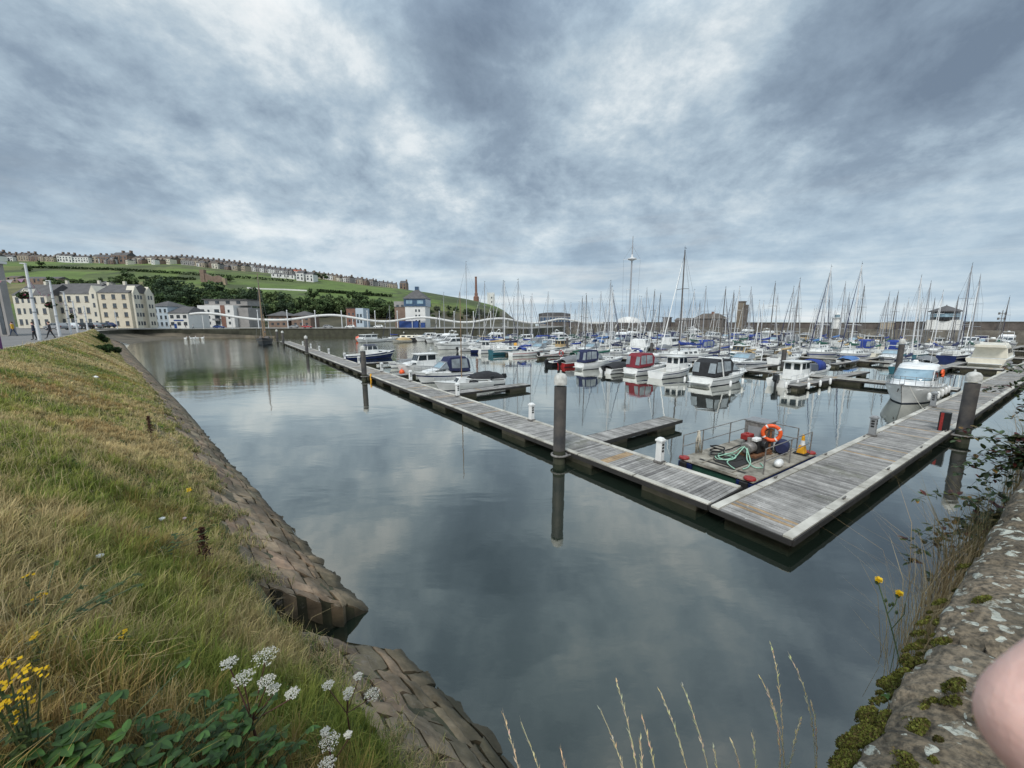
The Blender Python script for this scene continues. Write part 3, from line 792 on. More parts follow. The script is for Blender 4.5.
# two gable fronts on the side towards the basin
for yy, gw in ((-2.9, 2.4), (2.3, 3.0)):
    x_ = W / 2
    MB().add([(x_ - 2, yy - gw / 2, 0), (x_ + .9, yy - gw / 2, 0), (x_ + .9, yy + gw / 2, 0), (x_ - 2, yy + gw / 2, 0), (x_ - 2, yy - gw / 2, H), (x_ + .9, yy - gw / 2, H), (x_ + .9, yy + gw / 2, H), (x_ - 2, yy + gw / 2, H),
              (x_ - 2, yy, H + 2.6), (x_ + .9, yy, H + 2.6)],
             [(0, 1, 5, 4), (1, 2, 6, 9, 5), (2, 3, 7, 6), (4, 5, 9, 8), (6, 7, 8, 9)]).build('gable', 'render cream', root)
    window_grid(root, [yy - .55, yy + .55], [H / 4 * (i + .55) for i in range(4)], .6, H / 4 * .45, x_ + .9, 'window', 'x', 1)
window_grid(root, [-.4], [H / 4 * (i + .55) for i in range(4)], .9, H / 4 * .45, W / 2, 'window', 'x', 1)

def block(nm, x0, x1, Yd, eave_px, base_z, deep, m_, label, cat='building'):
    k = CP + ((384 - eave_px) / F_PX) * SP
    X0 = (x0 - 512) / F_PX * Yd / k; X1 = (x1 - 512) / F_PX * Yd / k; ze = CAM_H + (321 - eave_px) / F_PX * Yd / k
    root = thing(nm, ((X0 + X1) / 2, Yd + deep / 2, base_z), 0, label, cat); H = ze - base_z; W = X1 - X0
    MB().box((0, 0, H / 2), (W, deep, H)).build('wall', m_, root)
    return root, W, H, deep
# pale blue hotel and white pub at the head of the basin
r_, W, H, d_ = block('hotel', 147.5, 167, 172, 306.5, 3.3, 12, 'render blue', 'pale blue three-storey building with grey hipped roof right of the cream blocks', 'hotel')
hip_roof(r_, W, d_, H, 2.6, 'roof slate'); window_grid(r_, [-W * .36, -W * .12, W * .12, W * .36], [H * .2, H * .5, H * .8], .9, H * .17, -d_ / 2, 'window', 'y', -1, 'render white')
MB().box((-W / 2 - .6, -d_ / 2 - 2, 3.0), (4.5, 3.6, .25)).build('awning', 'render white', r_)
r_, W, H, d_ = block('pub', 168, 187.5, 172, 313.0, 3.3, 12, 'render white', 'low white pub with slate roof beside the pale blue hotel', 'pub')
hip_roof(r_, W, d_, H, 2.9, 'roof slate', top=W * .33); window_grid(r_, [-W * .33, W * .0, W * .33], [H * .3, H * .76], 1.5, H * .22, -d_ / 2)
MB().box((0, -d_ / 2 - .08, H * .52), (W * .5, .12, .5)).build('fascia_sign', 'blue paint', r_)
MB().box((-W * .2, -d_ / 2 - .04, 1.0), (1.1, .1, 2.0)).build('door', 'blue paint', r_)
# modern white flats
r_, W, H, d_ = block('flats', 197, 233, 196, 305.5, 3.3, 14, 'render white', 'modern white block of flats with grey top storey behind the wave sculpture', 'flats')
MB().box((W * .14, 2, H + 1.5), (W * 1.22, d_ * .7, 3.0)).build('top_storey', 'render grey', r_)
MB().box((W * .14, 2, H + 3.1), (W * 1.28, d_ * .8, .3)).build('roof', 'roof slate', r_)
MB().box((W * .2, -d_ / 2 - .05, H / 2), (W * .12, .3, H)).build('brick_panel', 'brick red', r_)
window_grid(r_, [-W * .38], [H * .2, H * .46, H * .74], 2.2, H * .17, -d_ / 2); window_grid(r_, [-W * .2, W * .36], [H * .2, H * .46, H * .74], 1.0, H * .13, -d_ / 2)
window_grid(r_, [W * .03], [H * .2, H * .46, H * .74], 2.4, H * .17, -d_ / 2)
for z in (H * .36, H * .64): MB().box((W * .03, -d_ / 2 - .8, z), (3.2, 1.5, .9)).build('balcony', 'steel', r_)
for i in range(4): MB().box((-W * .4 + W * .3 * i, -d_ * .35 + 2 - .02, H + 1.6), (2, .2, 1.4)).build('window', 'window', r_)
MB().box((W * .66, 1, H * .45), (W * .3, d_ * .8, H * .9)).build('side_wing', 'render grey', r_)
# two square brick buildings with pyramid roofs
for x0, x1, lab in ((268, 287, 'left'), (291, 310, 'right')):
    r_, W, H, d_ = block('brick_pavilion', x0, x1, 196, 315.8, 3.3, 9, 'brick brown', '%s one of the twin brick buildings with grey pyramid roofs behind the wave sculpture' % lab, 'building')
    hip_roof(r_, W, d_, H, 2.4, 'roof slate', .9); window_grid(r_, [-W * .3, 0, W * .3], [H * .3, H * .72], 1.2, H * .2, -d_ / 2)
# brick and blue-grey building half way along
r_, W, H, d_ = block('workshop', 346, 355, 205, 308.5, 3.3, 9, 'brick red', 'brick and blue-grey flat-roofed building among the trees at the hill foot', 'building')
window_grid(r_, [-W * .2, W * .25], [H * .35, H * .7], .9, 1.2, -d_ / 2); MB().box((W * .95, 0, H * .5), (W * .85, d_, H * 1.02)).build('side_wing', 'render blue', r_)
MB().box((0, 0, H + .12), (W + .5, d_ + .5, .2)).build('roof', 'roof slate', r_)
window_grid(r_, [W * .75, W * 1.1], [H * .3, H * .62], 1.0, 1.6, -d_ / 2 - .02)
# waterfront offices with blue glazed top and pyramid roof
r_, W, H, d_ = block('waterfront_building', 405, 425, 190, 306.5, 3.3, 11, 'render white', 'white waterfront building with blue glazed top floor and dark pyramid roof', 'building')
t_ = MB().box((0, 0, H + 1.8), (W + .8, d_ + .8, 3.6)).build('glazed_storey', 'blue glazing', r_)
for i in (-1, 1): MB().box((i * W * .27, -d_ / 2 - .42, H + 2.0), (W * .3, .1, 1.6)).build('window', 'glass pale', t_)
rf = hip_roof(r_, W + .8, d_ + .8, H + 3.6, 5.2, 'roof slate', .5); MB().box((0, 0, H + 8.9), (1.8, 1.8, 1.6)).build('lantern', 'blue glazing', rf)
window_grid(r_, [W * .04, W * .2], [H * .3, H * .55, H * .8], .8, 1.2, -d_ / 2)
bw = MB().box((-W * .78, 1, H * .48), (W * .56, d_, H * .96)).build('brick_wing', 'brick brown', r_)
MB().box((-W * .78, 1, H + 1.1), (W * .6, d_, 2.6)).build('wing_top_storey', 'render grey', r_)
window_grid(r_, [-W * .9, -W * .66], [H * 1.02], 1.2, 1.1, -d_ / 2 + 1 - .02)
MB().box((-W * .3, -d_ / 2 - 1.2, 1.6), (W * .95, 2.2, 3.2)).build('shop_front', 'blue paint', r_)
MB().box((W * .38, -d_ / 2 - .6, 1.2), (W * .2, 1.2, 2.4)).build('shop_front', 'blue paint', r_)
# glass and steel building on the far quay
r_, W, H, d_ = block('glass_building', 540, 571, 262, 316.5, 3.3, 14, 'render grey', 'grey glass and steel building with bowed roof on the far quay', 'building')
MB().prism([(-W / 2, H), (W / 2, H), (W / 2 - .6, H + 1.8), (W * .2, H + 2.6), (-W * .3, H + 2.6), (-W / 2, H + 2.0)], d_ / 2).build('roof', 'roof slate', r_)
for i in range(10): MB().box((-W / 2 + W * (i + .5) / 10, -d_ / 2 - .05, H * .55), (W / 13, .1, H * .7)).build('window', 'blue glazing', r_)

# ------------------------------------------------------------------ breakwater buildings
def tower_at(x, nm, lab, cat):
    p = onwall(x); return thing(nm, p, WALLRZ + math.pi, lab, cat), p.y
r_, Yt = tower_at(943, 'watch_tower', 'harbour control tower with dark overhanging octagonal lookout and white base, on the harbour wall', 'control tower')
k = Yt / F_PX
MB().box((0, 0, 1.5 * 1), (27 * k * .9, 5, (324 - 317) * k + 1.2)).build('base', 'render white', r_)
MB().box((-1, 2.55, 1.4), (1.0, .1, 2.1)).build('door', 'blue paint', r_); MB().box((2.5, 2.55, 1.9), (1.2, .1, 1.0)).build('window', 'window', r_)
MB().lathe([(2.9, 2.9), (3.3, 3.3), (3.3, 5.9)], n=8).build('lookout', 'black paint', r_)
MB().lathe([(3.36, 4.2), (3.36, 5.3)], n=8).build('window_band', 'glass pale', r_)
MB().lathe([(4.1, 5.9), (4.1, 6.1), (.15, 7.9), (.08, 8.2)], n=8).build('roof', 'roof slate', r_)
r_, Yt = tower_at(740, 'stone_tower', 'square tan stone tower with stair turret standing on the harbour wall', 'tower')
k = Yt / F_PX
MB().box((0, 0, 9.0 * .62), (9 * k * .6, 9 * k * .6, 9.0 * 1.24)).build('wall', mat('tower stone', (.175, .145, .11), .9, .25, .5), r_)
MB().box((0, 0, 11.3), (9 * k * .68, 9 * k * .68, .5)).build('parapet', 'dark stone', r_)
MB().box((9 * k * .42, .6, 5), (1.4, 1.6, 10)).build('stair_turret', 'dark stone', r_)
for z in (4.5, 8): MB().box((-.6, 9 * k * .3 + .02, z), (.7, .1, 1.2)).build('window', 'window', r_)
p = onwall(710)
r_ = thing('stone_house', p, WALLRZ + math.pi, 'dark stone house with pitched roof and one chimney on the harbour wall beside the tower', 'house')
MB().box((0, 0, 2.0), (13, 6, 4.0)).build('wall', 'dark stone', r_); hip_roof(r_, 13, 6, 4.0, 2.4, 'roof brown')
MB().box((1, 0, 6.6), (1.1, .9, 1.2)).build('chimney', 'brick red', r_)
for i in (-4, -1, 3): MB().box((i, 3.02, 1.8), (1, .1, 1.3)).build('window', 'window', r_)
p = onwall(685)
r_ = thing('stone_hut', p, WALLRZ + math.pi, 'low round-roofed stone hut left of the dark house on the harbour wall', 'hut')
MB().box((0, 0, 1.6), (8, 5, 3.2)).build('wall', 'dark stone', r_); gable_roof(r_, 8, 5, 3.2, 1.2, 'roof brown')
p = onwall(667)
r_ = thing('stone_hut', p, WALLRZ + math.pi, 'small square dark hut on the harbour wall right of the tall signal mast', 'hut')
MB().box((0, 0, 2.3), (3.2, 3.2, 4.6)).build('wall', 'dark stone', r_); MB().box((0, 0, 4.7), (3.7, 3.7, .3)).build('roof', 'roof slate', r_)
p = onwall(836)
r_ = thing('lighthouse', p, WALLRZ, 'small white lighthouse with lantern on the harbour wall', 'lighthouse')
MB().lathe([(1.5, 0), (1.3, 3.9), (1.7, 3.95), (1.7, 4.2)], n=14).build('tower', 'render white', r_)
MB().lathe([(.85, 4.2), (.85, 5.3)], n=10).build('lantern', 'glass pale', r_); MB().lathe([(1.0, 5.3), (.15, 6.1), (.05, 6.5)], n=10).build('dome', 'render white', r_)
p = onwall(1000)
r_ = thing('radio_mast', p, 0, 'small radio mast with two rings of aerials, right end of the harbour wall', 'radio mast')
MB().tube([(0, 0, 0), (0, 0, 6.2)], .09).tube([(-.5, 0, 0), (0, 0, 3)], .06).tube([(.5, 0, 0), (0, 0, 3)], .06).build('pole', 'galv', r_)
for z in (3.6, 5.2):
    a_ = MB().tube([(-.9, 0, z), (.9, 0, z)], .07).tube([(0, -.9, z), (0, .9, z)], .07)
    for d in ((-.9, 0), (.9, 0), (0, .9), (0, -.9)): a_.box((d[0], d[1], z), (.22, .22, .7))
    a_.build('aerial', 'galv', r_)
p = onwall(887, 2)
r_ = thing('wall_hut', p, WALLRZ, 'pale flat-roofed hut low on the harbour wall, left of the control tower', 'hut')
MB().box((0, 0, 1.2), (3.4, 2.4, 2.4)).build('wall', 'render buff', r_); MB().box((0, 0, 2.5), (3.8, 2.8, .2)).build('roof', 'render white', r_)

# ------------------------------------------------------------------ signal mast (tall) with canopy at its foot
Ym = 172; base = Vector(((629 - 512) / F_PX * Ym * CP, Ym, 3.5)); kz = lambda y: CAM_H + (321 - y) / F_PX * Ym / 1.0
tag(MB().lathe([(9, -3.6), (9, 0)], n=24).build('mast_pier', 'quay stone', None, loc=(base.x, base.y + 2, 3.45)), 'round stone pier head carrying the tall signal mast and white canopy', 'pier')
r_ = thing('signal_mast', base, 0, 'very tall white signal mast with a round crow\'s nest platform rising above the yachts', 'signal mast')
zt, zp, zp2 = kz(241) - 3.5, kz(262) - 3.5, kz(290.5) - 3.5
MB().tube([(0, 0, 0), (0, 0, zp), (0, 0, zt)], [.42, .32, .14], 8).build('pole', 'mast grey', r_)
MB().lathe([(.3, zp - .9), (1.9, zp - .2), (1.9, zp + .15), (.5, zp + .6), (.35, zp + 1.8)], n=14).build('crows_nest', 'mast white', r_)
MB().box((0, 0, zp - .3), (7.4, .14, .14)).build('crosstree', 'mast white', r_)
MB().box((0, 0, zp2), (3.6, .18, .2)).build('crosstree', 'mast white', r_)
mb = MB()
for sx_ in (-1, 1):
    mb.tube([(sx_ * 3.6, 0, zp - .3), (sx_ * 3.0, 0, 2)], .035, 4).tube([(sx_ * 3.6, 0, zp - .3), (0, 0, zt - 4)], .035, 4)
    mb.tube([(sx_ * 1.7, 0, zp2), (sx_ * 1.3, 0, 2)], .03, 4)
mb.build('stay', 'wire', r_)
r_ = thing('canopy', base + Vector((-.6, -1, 0)), 0, 'white domed canopy on splayed legs at the foot of the tall signal mast', 'canopy')
mb = MB(); rings = []
for i in range(7):
    a = i / 6 * math.pi / 2; rings.append([(5.2 * math.cos(a) * math.cos(t * math.pi / 8) + .001, 5.2 * math.cos(a) * math.sin(t * math.pi / 8), 2.3 + 2.6 * math.sin(a)) for t in range(16)])
mb.loft(rings, 0, False).build('dome', 'render white', r_, smooth=True)
for t in range(6):
    a = t * math.pi / 3 + .3; MB().tube([(5.0 * math.cos(a), 5.0 * math.sin(a), 2.6), (6.3 * math.cos(a), 6.3 * math.sin(a), 0)], .16, 6).build('leg', 'render white', r_)

# ------------------------------------------------------------------ wave sculpture
wave = [(190, 314.3), (198, 313.4), (206, 313.3), (215, 313.9), (225, 315.3), (240, 317.6), (256, 319.4), (272, 320.1), (287, 319.8), (302, 318), (318, 315.8), (334, 315.2), (349, 317), (365, 319.8), (380, 321.4),
        (394, 321), (407, 318.6), (421, 317.3), (435, 318.4), (448, 320.7), (462, 322.4), (476, 321.6), (489, 319.3), (503, 318.6), (517, 321.0), (530, 323), (540, 322.6), (550, 320.8), (561, 319), (573, 320.6), (586, 322.8), (600, 323.2), (640, 323.0)]
def wy(x): return pw(x, [(190, 163.5), (500, 196), (640, 240)])
pts = [atY(x, y, wy(x)) for x, y in wave]
r_ = thing('wave_sculpture', (pts[10].x, pts[10].y, 3.3), 0, 'long white undulating wave tube on posts along the far quay', 'sculpture')
o0 = Vector(r_.location)
def smooth_pts(P, n=3):
    out = []
    for i in range(len(P) - 1):
        p0, p1, p2, p3 = P[max(i - 1, 0)], P[i], P[i + 1], P[min(i + 2, len(P) - 1)]
        for k in range(n):
            t = k / n; out.append(.5 * ((2 * p1) + (p2 - p0) * t + (2 * p0 - 5 * p1 + 4 * p2 - p3) * t * t + (3 * p1 - p0 - 3 * p2 + p3) * t ** 3))
    return out + [P[-1]]
MB().tube([p - o0 for p in smooth_pts(pts)], .52, 8).build('wave_tube', 'render white', r_, smooth=True)
tops = dict(wave)
for x in (202, 231, 268, 302, 346, 352.5, 385, 412, 436, 462, 484, 508, 532, 552, 575):
    Yq = wy(x); p = atY(x, pw(x, wave), Yq)
    MB().tube([Vector((p.x, p.y, 3.3)) - o0, p - o0], .16, 6).build('post', 'render white', r_)

# tall white lighting columns along the far quay
lc = None
for i, x in enumerate((261.5, 290.5, 318, 344, 369.5, 377, 399, 440.5, 455, 474, 491)):
    Yq = wy(x) - 2
    p = Vector(((x - 512) / F_PX * Yq * CP * 1.013, Yq, 3.3))
    if lc is None:
        lc = thing('lighting_column', p); MB().tube([(0, 0, 0), (0, 0, 7.4)], [.22, .17], 8).build('column', 'mast white', lc); MB().lathe([(.24, 7.4), (.24, 7.8), (.1, 8.0)], n=8).build('cap', 'mast white', lc); o = lc
    else: o = copy_tree(lc); o.location = p
    tag(o, 'plain white lighting column standing along the edge of the far quay by the wave sculpture', 'lamp post', 'white columns along the far quay')

# ------------------------------------------------------------------ headland chimney and white fan house
Yc = 470
p = Vector(((477 - 512) / F_PX * Yc, Yc, hill_z((477 - 512) / F_PX, Yc) - 1)); k = Yc / F_PX
r_ = thing('chimney_stack', p, 0, 'tall red-brown brick chimney with stepped base standing alone on the headland', 'chimney')
MB().lathe([(3.4, 0), (3.2, 6), (2.0, 7), (2.0, 10), (1.5, 10.6)], n=12).build('base', 'brick red', r_)
MB().lathe([(1.45, 10.5), (1.15, 28), (1.4, 28.2), (1.4, 29.2)], n=12).build('shaft', 'brick red', r_)
p = Vector(((491.5 - 512) / F_PX * Yc, Yc, hill_z((491.5 - 512) / F_PX, Yc) - 1))
r_ = thing('engine_house', p, 0, 'square white crenellated building on the cliff edge right of the brick chimney', 'building')
H = 14; MB().box((0, 0, H / 2), (8.5, 8, H)).build('wall', 'render white', r_)
mb = MB()
for i in range(5): mb.box((-3.6 + 1.8 * i, -3.7, H + .6), (1.0, .6, 1.2))
mb.build('battlement', 'render white', r_)
for z in (4, 9): MB().box((1, -4.02, z), (1.4, .1, 2)).build('window', 'window', r_)

# ------------------------------------------------------------------ houses on the hill
def house_proto(m_, roof, W=6.0, D=8.0, H=5.2, rh=2.6, chim=True):
    r_ = thing('terraced_house')
    MB().box((0, 0, H / 2 - 1.5), (W, D, H + 3)).build('wall', m_, r_)
    rf = gable_roof(r_, W, D, H, rh, roof, .0)
    if chim: MB().box((W / 2 - .5, 0, H + rh + .2), (1.0, 1.6, 1.9)).build('chimney', 'brick brown', rf)
    for x in (-W * .25, W * .25): MB().box((x, -D / 2 - .02, H * .72), (1.2, .1, 1.3)).build('window', 'window', r_)
    MB().box((-W * .25, -D / 2 - .02, 1.7), (1.5, .1, 1.4)).build('window', 'window', r_)
    MB().box((W * .25, -D / 2 - .02, 1.1), (1.0, .1, 2.1)).build('door', 'black paint', r_)
    return r_
PROTO = {}
hl = random.Random(11)
def house(x, Yd, m_, roof='roof slate', s=1.0, rz=0, dz=0, lab='', group=None, flat=False):
    k = (m_, roof, flat)
    if k not in PROTO: PROTO[k] = house_proto(m_, roof, H=2.8 if flat else 5.2, rh=1.6 if flat else 2.6, W=9 if flat else 6, chim=not flat); o = PROTO[k]
    else: o = copy_tree(PROTO[k])
    o.location = hp(x, Yd, dz); o.scale = (s, s, s); o.rotation_euler = (0, 0, rz)
    return tag(o, lab, 'house', group)
CN = {'render cream': 'cream', 'render white': 'white', 'render buff': 'buff', 'render grey': 'grey', 'brick brown': 'brown', 'sandstone': 'tan', 'brick red': 'red brick'}
def row(x0, x1, Yd, mats_, roof, where, s=1.0, step=None, dz=0, rz=0):
    u0 = (x0 - 512) / F_PX * Yd; u1 = (x1 - 512) / F_PX * Yd; W = 6.0 * s; n = max(1, int(round((u1 - u0) / W)))
    for i in range(n):
        x = lerp(x0, x1, (i + .5) / n); m_ = hl.choice(mats_)
        if i % 3 == 0: vs_, vd_ = hl.uniform(.88, 1.16), hl.uniform(-.9, .6)
        house(x, Yd + vd_ * 2, m_, roof, s * (u1 - u0) / n / W * vs_, rz + hl.uniform(-.06, .06), dz + vd_ * .6, '%s house, %s roof, %s' % (CN[m_], {'roof slate': 'slate', 'roof brown': 'brown', 'roof red': 'red tiled'}[roof], where), 'terraced houses on the hill, ' + where)
row(-30, 55, 472, ['render cream', 'render cream', 'render buff'], 'roof slate', 'tall terrace at the left end of the skyline', 1.25)
row(2, 36, 452, ['render white', 'render buff'], 'roof slate', 'short row below the left end of the skyline', 1.0, dz=-1)
row(36, 74, 452, ['render buff', 'brick brown'], 'roof brown', 'low row left of the white hill terrace', .95)
row(76, 108, 456, ['render white'], 'roof slate', 'white hilltop terrace above the cream apartments', 1.1)
row(112, 128, 462, ['brick brown', 'render buff'], 'roof slate', 'between the white terrace and the big dark house', 1.0)
row(132, 147, 466, ['dark stone'] if False else ['brick brown'], 'roof slate', 'as the big dark pair on the skyline', 1.4)
row(150, 190, 462, ['render buff', 'render cream', 'brick brown'], 'roof brown', 'in the uneven cluster at the middle of the ridge', 1.05)
row(190, 255, 470, ['render buff', 'render grey', 'brick brown'], 'roof slate', 'in the long chimneyed skyline terrace', 1.0)
row(195, 250, 452, ['render grey', 'render buff'], 'roof brown', 'in the row just below the long skyline terrace', .8)
row(255, 308, 472, ['render grey', 'render buff', 'render white', 'brick brown'], 'roof slate', 'in the terrace left of the red-roofed cottage', .95)
row(262, 300, 456, ['render white', 'render grey'], 'roof slate', 'in the white row above the long hedge', .75)
row(300, 313, 462, ['render white'], 'roof red', 'as the white cottages with red roofs', .95)
row(334, 400, 474, ['render buff', 'render white', 'render grey'], 'roof slate', 'terrace stepping down the right end of the ridge', .85)
row(322, 352, 458, ['render white', 'render buff'], 'roof brown', 'in the short row at the right below the ridge', .8)
for i in range(44):      # houses standing a little below the ridge
    x = hl.choice((hl.uniform(-5, 34), hl.uniform(104, 192), hl.uniform(196, 262), hl.uniform(328, 398))); m_ = hl.choice(['render buff', 'render grey', 'render white', 'brick brown', 'render cream'])
    house(x, hl.uniform(440, 462), m_, hl.choice(['roof slate', 'roof brown']), hl.uniform(.65, 1.0), hl.uniform(-.5, .5), hl.uniform(-.6, .2), '%s house among the scattered houses just below the ridge' % CN[m_], 'scattered houses just below the ridge')
house(407, 472, 'brick brown', 'roof slate', 1.3, 0, 0, 'lone brown house at the far right end of the ridge')
house(33, hill_at_y(33, 282), 'brick brown', 'roof brown', 1.1, 0, 0, 'brown house in the middle of the slope behind the nearest lamp post', None, True)
for x, lb in ((52, 'leftmost'), (62, 'middle'), (72, 'rightmost')):
    house(x, hill_at_y(x, 283), 'brick brown', 'roof slate', 1.15, 0, 0, '%s of three dark low buildings on the slope above the cream terrace' % lb, None, True)
house(123, hill_at_y(123, 287), 'render grey', 'roof slate', 1.0, 0, 0, 'grey low building on the slope above the four-storey block', None, True)
for i, x in enumerate((285, 292, 299)):
    house(x, 405, 'render white', 'roof slate', .95, 0, 0, 'long white low shed above the green bank, %s of the row' % ('left', 'middle', 'right')[i], None, True)
for x, s, lb in ((309, 1.25, 'left'), (318, 1.2, 'right')):
    house(x, 400, 'render white', 'roof slate', s, 0, 0, '%s one of two bright white houses in the middle of the hillside' % lb)
# ruined brick fan house
p = hp(213, 340); r_ = thing('ruin', p, 0, 'roofless ruined red-brown brick walls on the green hillside', 'ruin')
MB().box((0, 0, 4.5), (3.5, 3, 11)).build('stub_tower', 'brick brown', r_)
MB().add([(1.7, -1, -1), (17, -1, -1), (17, -1, 3), (13, -1, 5.2), (8, -1, 4.2), (5, -1, 5.6), (1.7, -1, 7), (1.7, 1, -1), (17, 1, -1), (17, 1, 3), (13, 1, 5.2), (8, 1, 4.2), (5, 1, 5.6), (1.7, 1, 7)],
         [(0, 1, 2, 3, 4, 5, 6), (13, 12, 11, 10, 9, 8, 7), (2, 9, 10, 3), (3, 10, 11, 4), (4, 11, 12, 5), (5, 12, 13, 6), (1, 8, 9, 2)]).build('wall', 'brick brown', r_)
p = hp(233, 335); r_ = thing('ruin', p, 0, 'small tan stump of masonry right of the ruined brick walls', 'ruin'); MB().box((0, 0, 2), (3, 2.5, 6), tx=.8).build('wall', 'sandstone', r_)
# white retaining wall across the slope
pts = [hp(x, hill_at_y(x, y), .6) for x, y in ((254, 288.5), (268, 289.3), (290, 290.3), (312, 291.5))]
mb = MB()
for a, b_ in zip(pts, pts[1:]): mb.add([a - Vector((0, 0, 1.4)), b_ - Vector((0, 0, 1.4)), b_ + Vector((0, 0, .5)), a + Vector((0, 0, .5))], [(0, 1, 2, 3)])
o = mb.build('retaining_wall', 'render white'); tag(o, 'long low white wall running across the green hillside', 'wall')
sm = o.modifiers.new('thick', 'SOLIDIFY'); sm.thickness = .5

# ------------------------------------------------------------------ trees
lm = attr_mat('tree leaves', .8, .15)
mat('bark', (.06, .045, .03), .9, .3, 2)
def tree_proto(seed, w, h, dark):
    r = np.random.RandomState(seed); lumps = []
    for i in range(16):
        a = r.rand() * 6.28; q = r.rand() ** .5; zz_ = .28 + .62 * r.rand()
        rr = w * .5 * q * (1 - abs(zz_ - .5) * .75)
        lumps.append((rr * math.cos(a), rr * math.sin(a), h * zz_, w * (.13 + .13 * r.rand()), .55 + .75 * r.rand()))
    B = []; C_ = []; S = []
    for lx, ly, lz, lr, sh in lumps:
        n = 60; d = r.normal(size=(n, 3)); d /= np.linalg.norm(d, axis=1)[:, None]; rad = lr * (.55 + .5 * r.rand(n))[:, None]
        P_ = d * rad * np.array([1, 1, .8]) + np.array([lx, ly, lz]); B.append(P_)
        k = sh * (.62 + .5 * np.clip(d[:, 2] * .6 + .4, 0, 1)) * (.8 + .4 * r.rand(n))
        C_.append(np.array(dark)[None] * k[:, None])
    B = np.concatenate(B); C_ = np.concatenate(C_); n = len(B)
    a = r.normal(size=(n, 3)); a /= np.linalg.norm(a, axis=1)[:, None]; b_ = np.cross(a, r.normal(size=(n, 3))); b_ /= np.linalg.norm(b_, axis=1)[:, None]
    sz_ = (.28 + .3 * r.rand(n))[:, None] * w / 9
    V = np.stack([B - a * sz_, B + b_ * sz_, B + a * sz_, B - b_ * sz_], 1).reshape(-1, 3)
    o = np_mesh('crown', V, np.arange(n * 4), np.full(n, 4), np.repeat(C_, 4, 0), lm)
    root = thing('tree'); o.parent = root
    t = MB(); t.tube([(0, 0, -1), (0, 0, h * .3), (w * .03, 0, h * .6)], [w * .035, w * .025, w * .012], 6)
    for i in range(5):
        a_ = i * 1.26 + seed; t.tube([(0, 0, h * .3), (w * .22 * math.cos(a_), w * .22 * math.sin(a_), h * .55)], [w * .015, w * .006], 5)
    t.build('trunk', 'bark', root)
    return root
TP = [tree_proto(1, 9, 9, (.072, .112, .045)), tree_proto(2, 10, 8, (.105, .145, .058)), tree_proto(3, 8, 10, (.052, .082, .042)), tree_proto(4, 9, 7, (.13, .15, .105))]
TN = ['dark green rounded tree', 'mid green broad tree', 'very dark tall tree', 'silvery grey-green tree']
used_t = set()
def tree(x, Yd, kind, s, where, dz=0):
    if kind in used_t: o = copy_tree(TP[kind])
    else: o = TP[kind]; used_t.add(kind)
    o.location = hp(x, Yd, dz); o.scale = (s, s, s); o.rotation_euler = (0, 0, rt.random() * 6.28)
    tag(o, TN[kind] + ' ' + where, 'tree', TN[kind] + 's ' + where)
rt = random.Random(4)
for i in range(62):      # dark wood behind the hotel and flats
    x = rt.uniform(133, 262); y = rt.uniform(pw(x, [(133, 283), (150, 281), (175, 287), (205, 292), (262, 301)]) + 6, 318)
    tree(x, hill_at_y(x, y), rt.choice([0, 0, 1, 2]), rt.uniform(1.0, 1.6), 'in the wood behind the hotel and white flats')
for i in range(76):      # belt of trees behind the wave sculpture
    x = rt.uniform(255, 400); y = rt.uniform(pw(x, [(255, 298), (330, 302), (400, 309)]) + 5, 319)
    tree(x, hill_at_y(x, y), rt.choice([0, 1, 1, 2]), rt.uniform(.7, 1.25), 'in the belt of trees behind the wave sculpture')
tree(281, hill_at_y(281, 305), 3, 1.0, 'standing alone above the twin brick buildings'); tree(264, 222, 2, 1.35, 'beside the ketch mast behind the quay')
for i in range(16):
    x = rt.uniform(60, 112); tree(x, hill_at_y(x, rt.uniform(285, 290)), rt.choice([0, 1]), rt.uniform(.5, .9), 'on the slope above the cream terrace')
for x, y, s in ((115, 263, .75), (58, 266, .6), (322, 279, .9), (314, 279, .8), (330, 280, .8), (356, 300, .8), (363, 301, .75), (372, 296, .6), (238, 282, .6), (44, 272, .6), (318, 300, .9)):
    tree(x, hill_at_y(x, y), 0, s, 'standing singly among the houses and fields of the hill')
for i in range(46):      # scrub on the seaward cliff foot
    x = rt.uniform(395, 503); y = rt.uniform(pw(x, [(395, 303), (450, 308), (503, 314)]), 320)
    tree(x, hill_at_y(x, y), rt.choice([0, 1, 1, 3]), rt.uniform(.3, .65), 'among the scrub on the cliff behind the waterfront building')
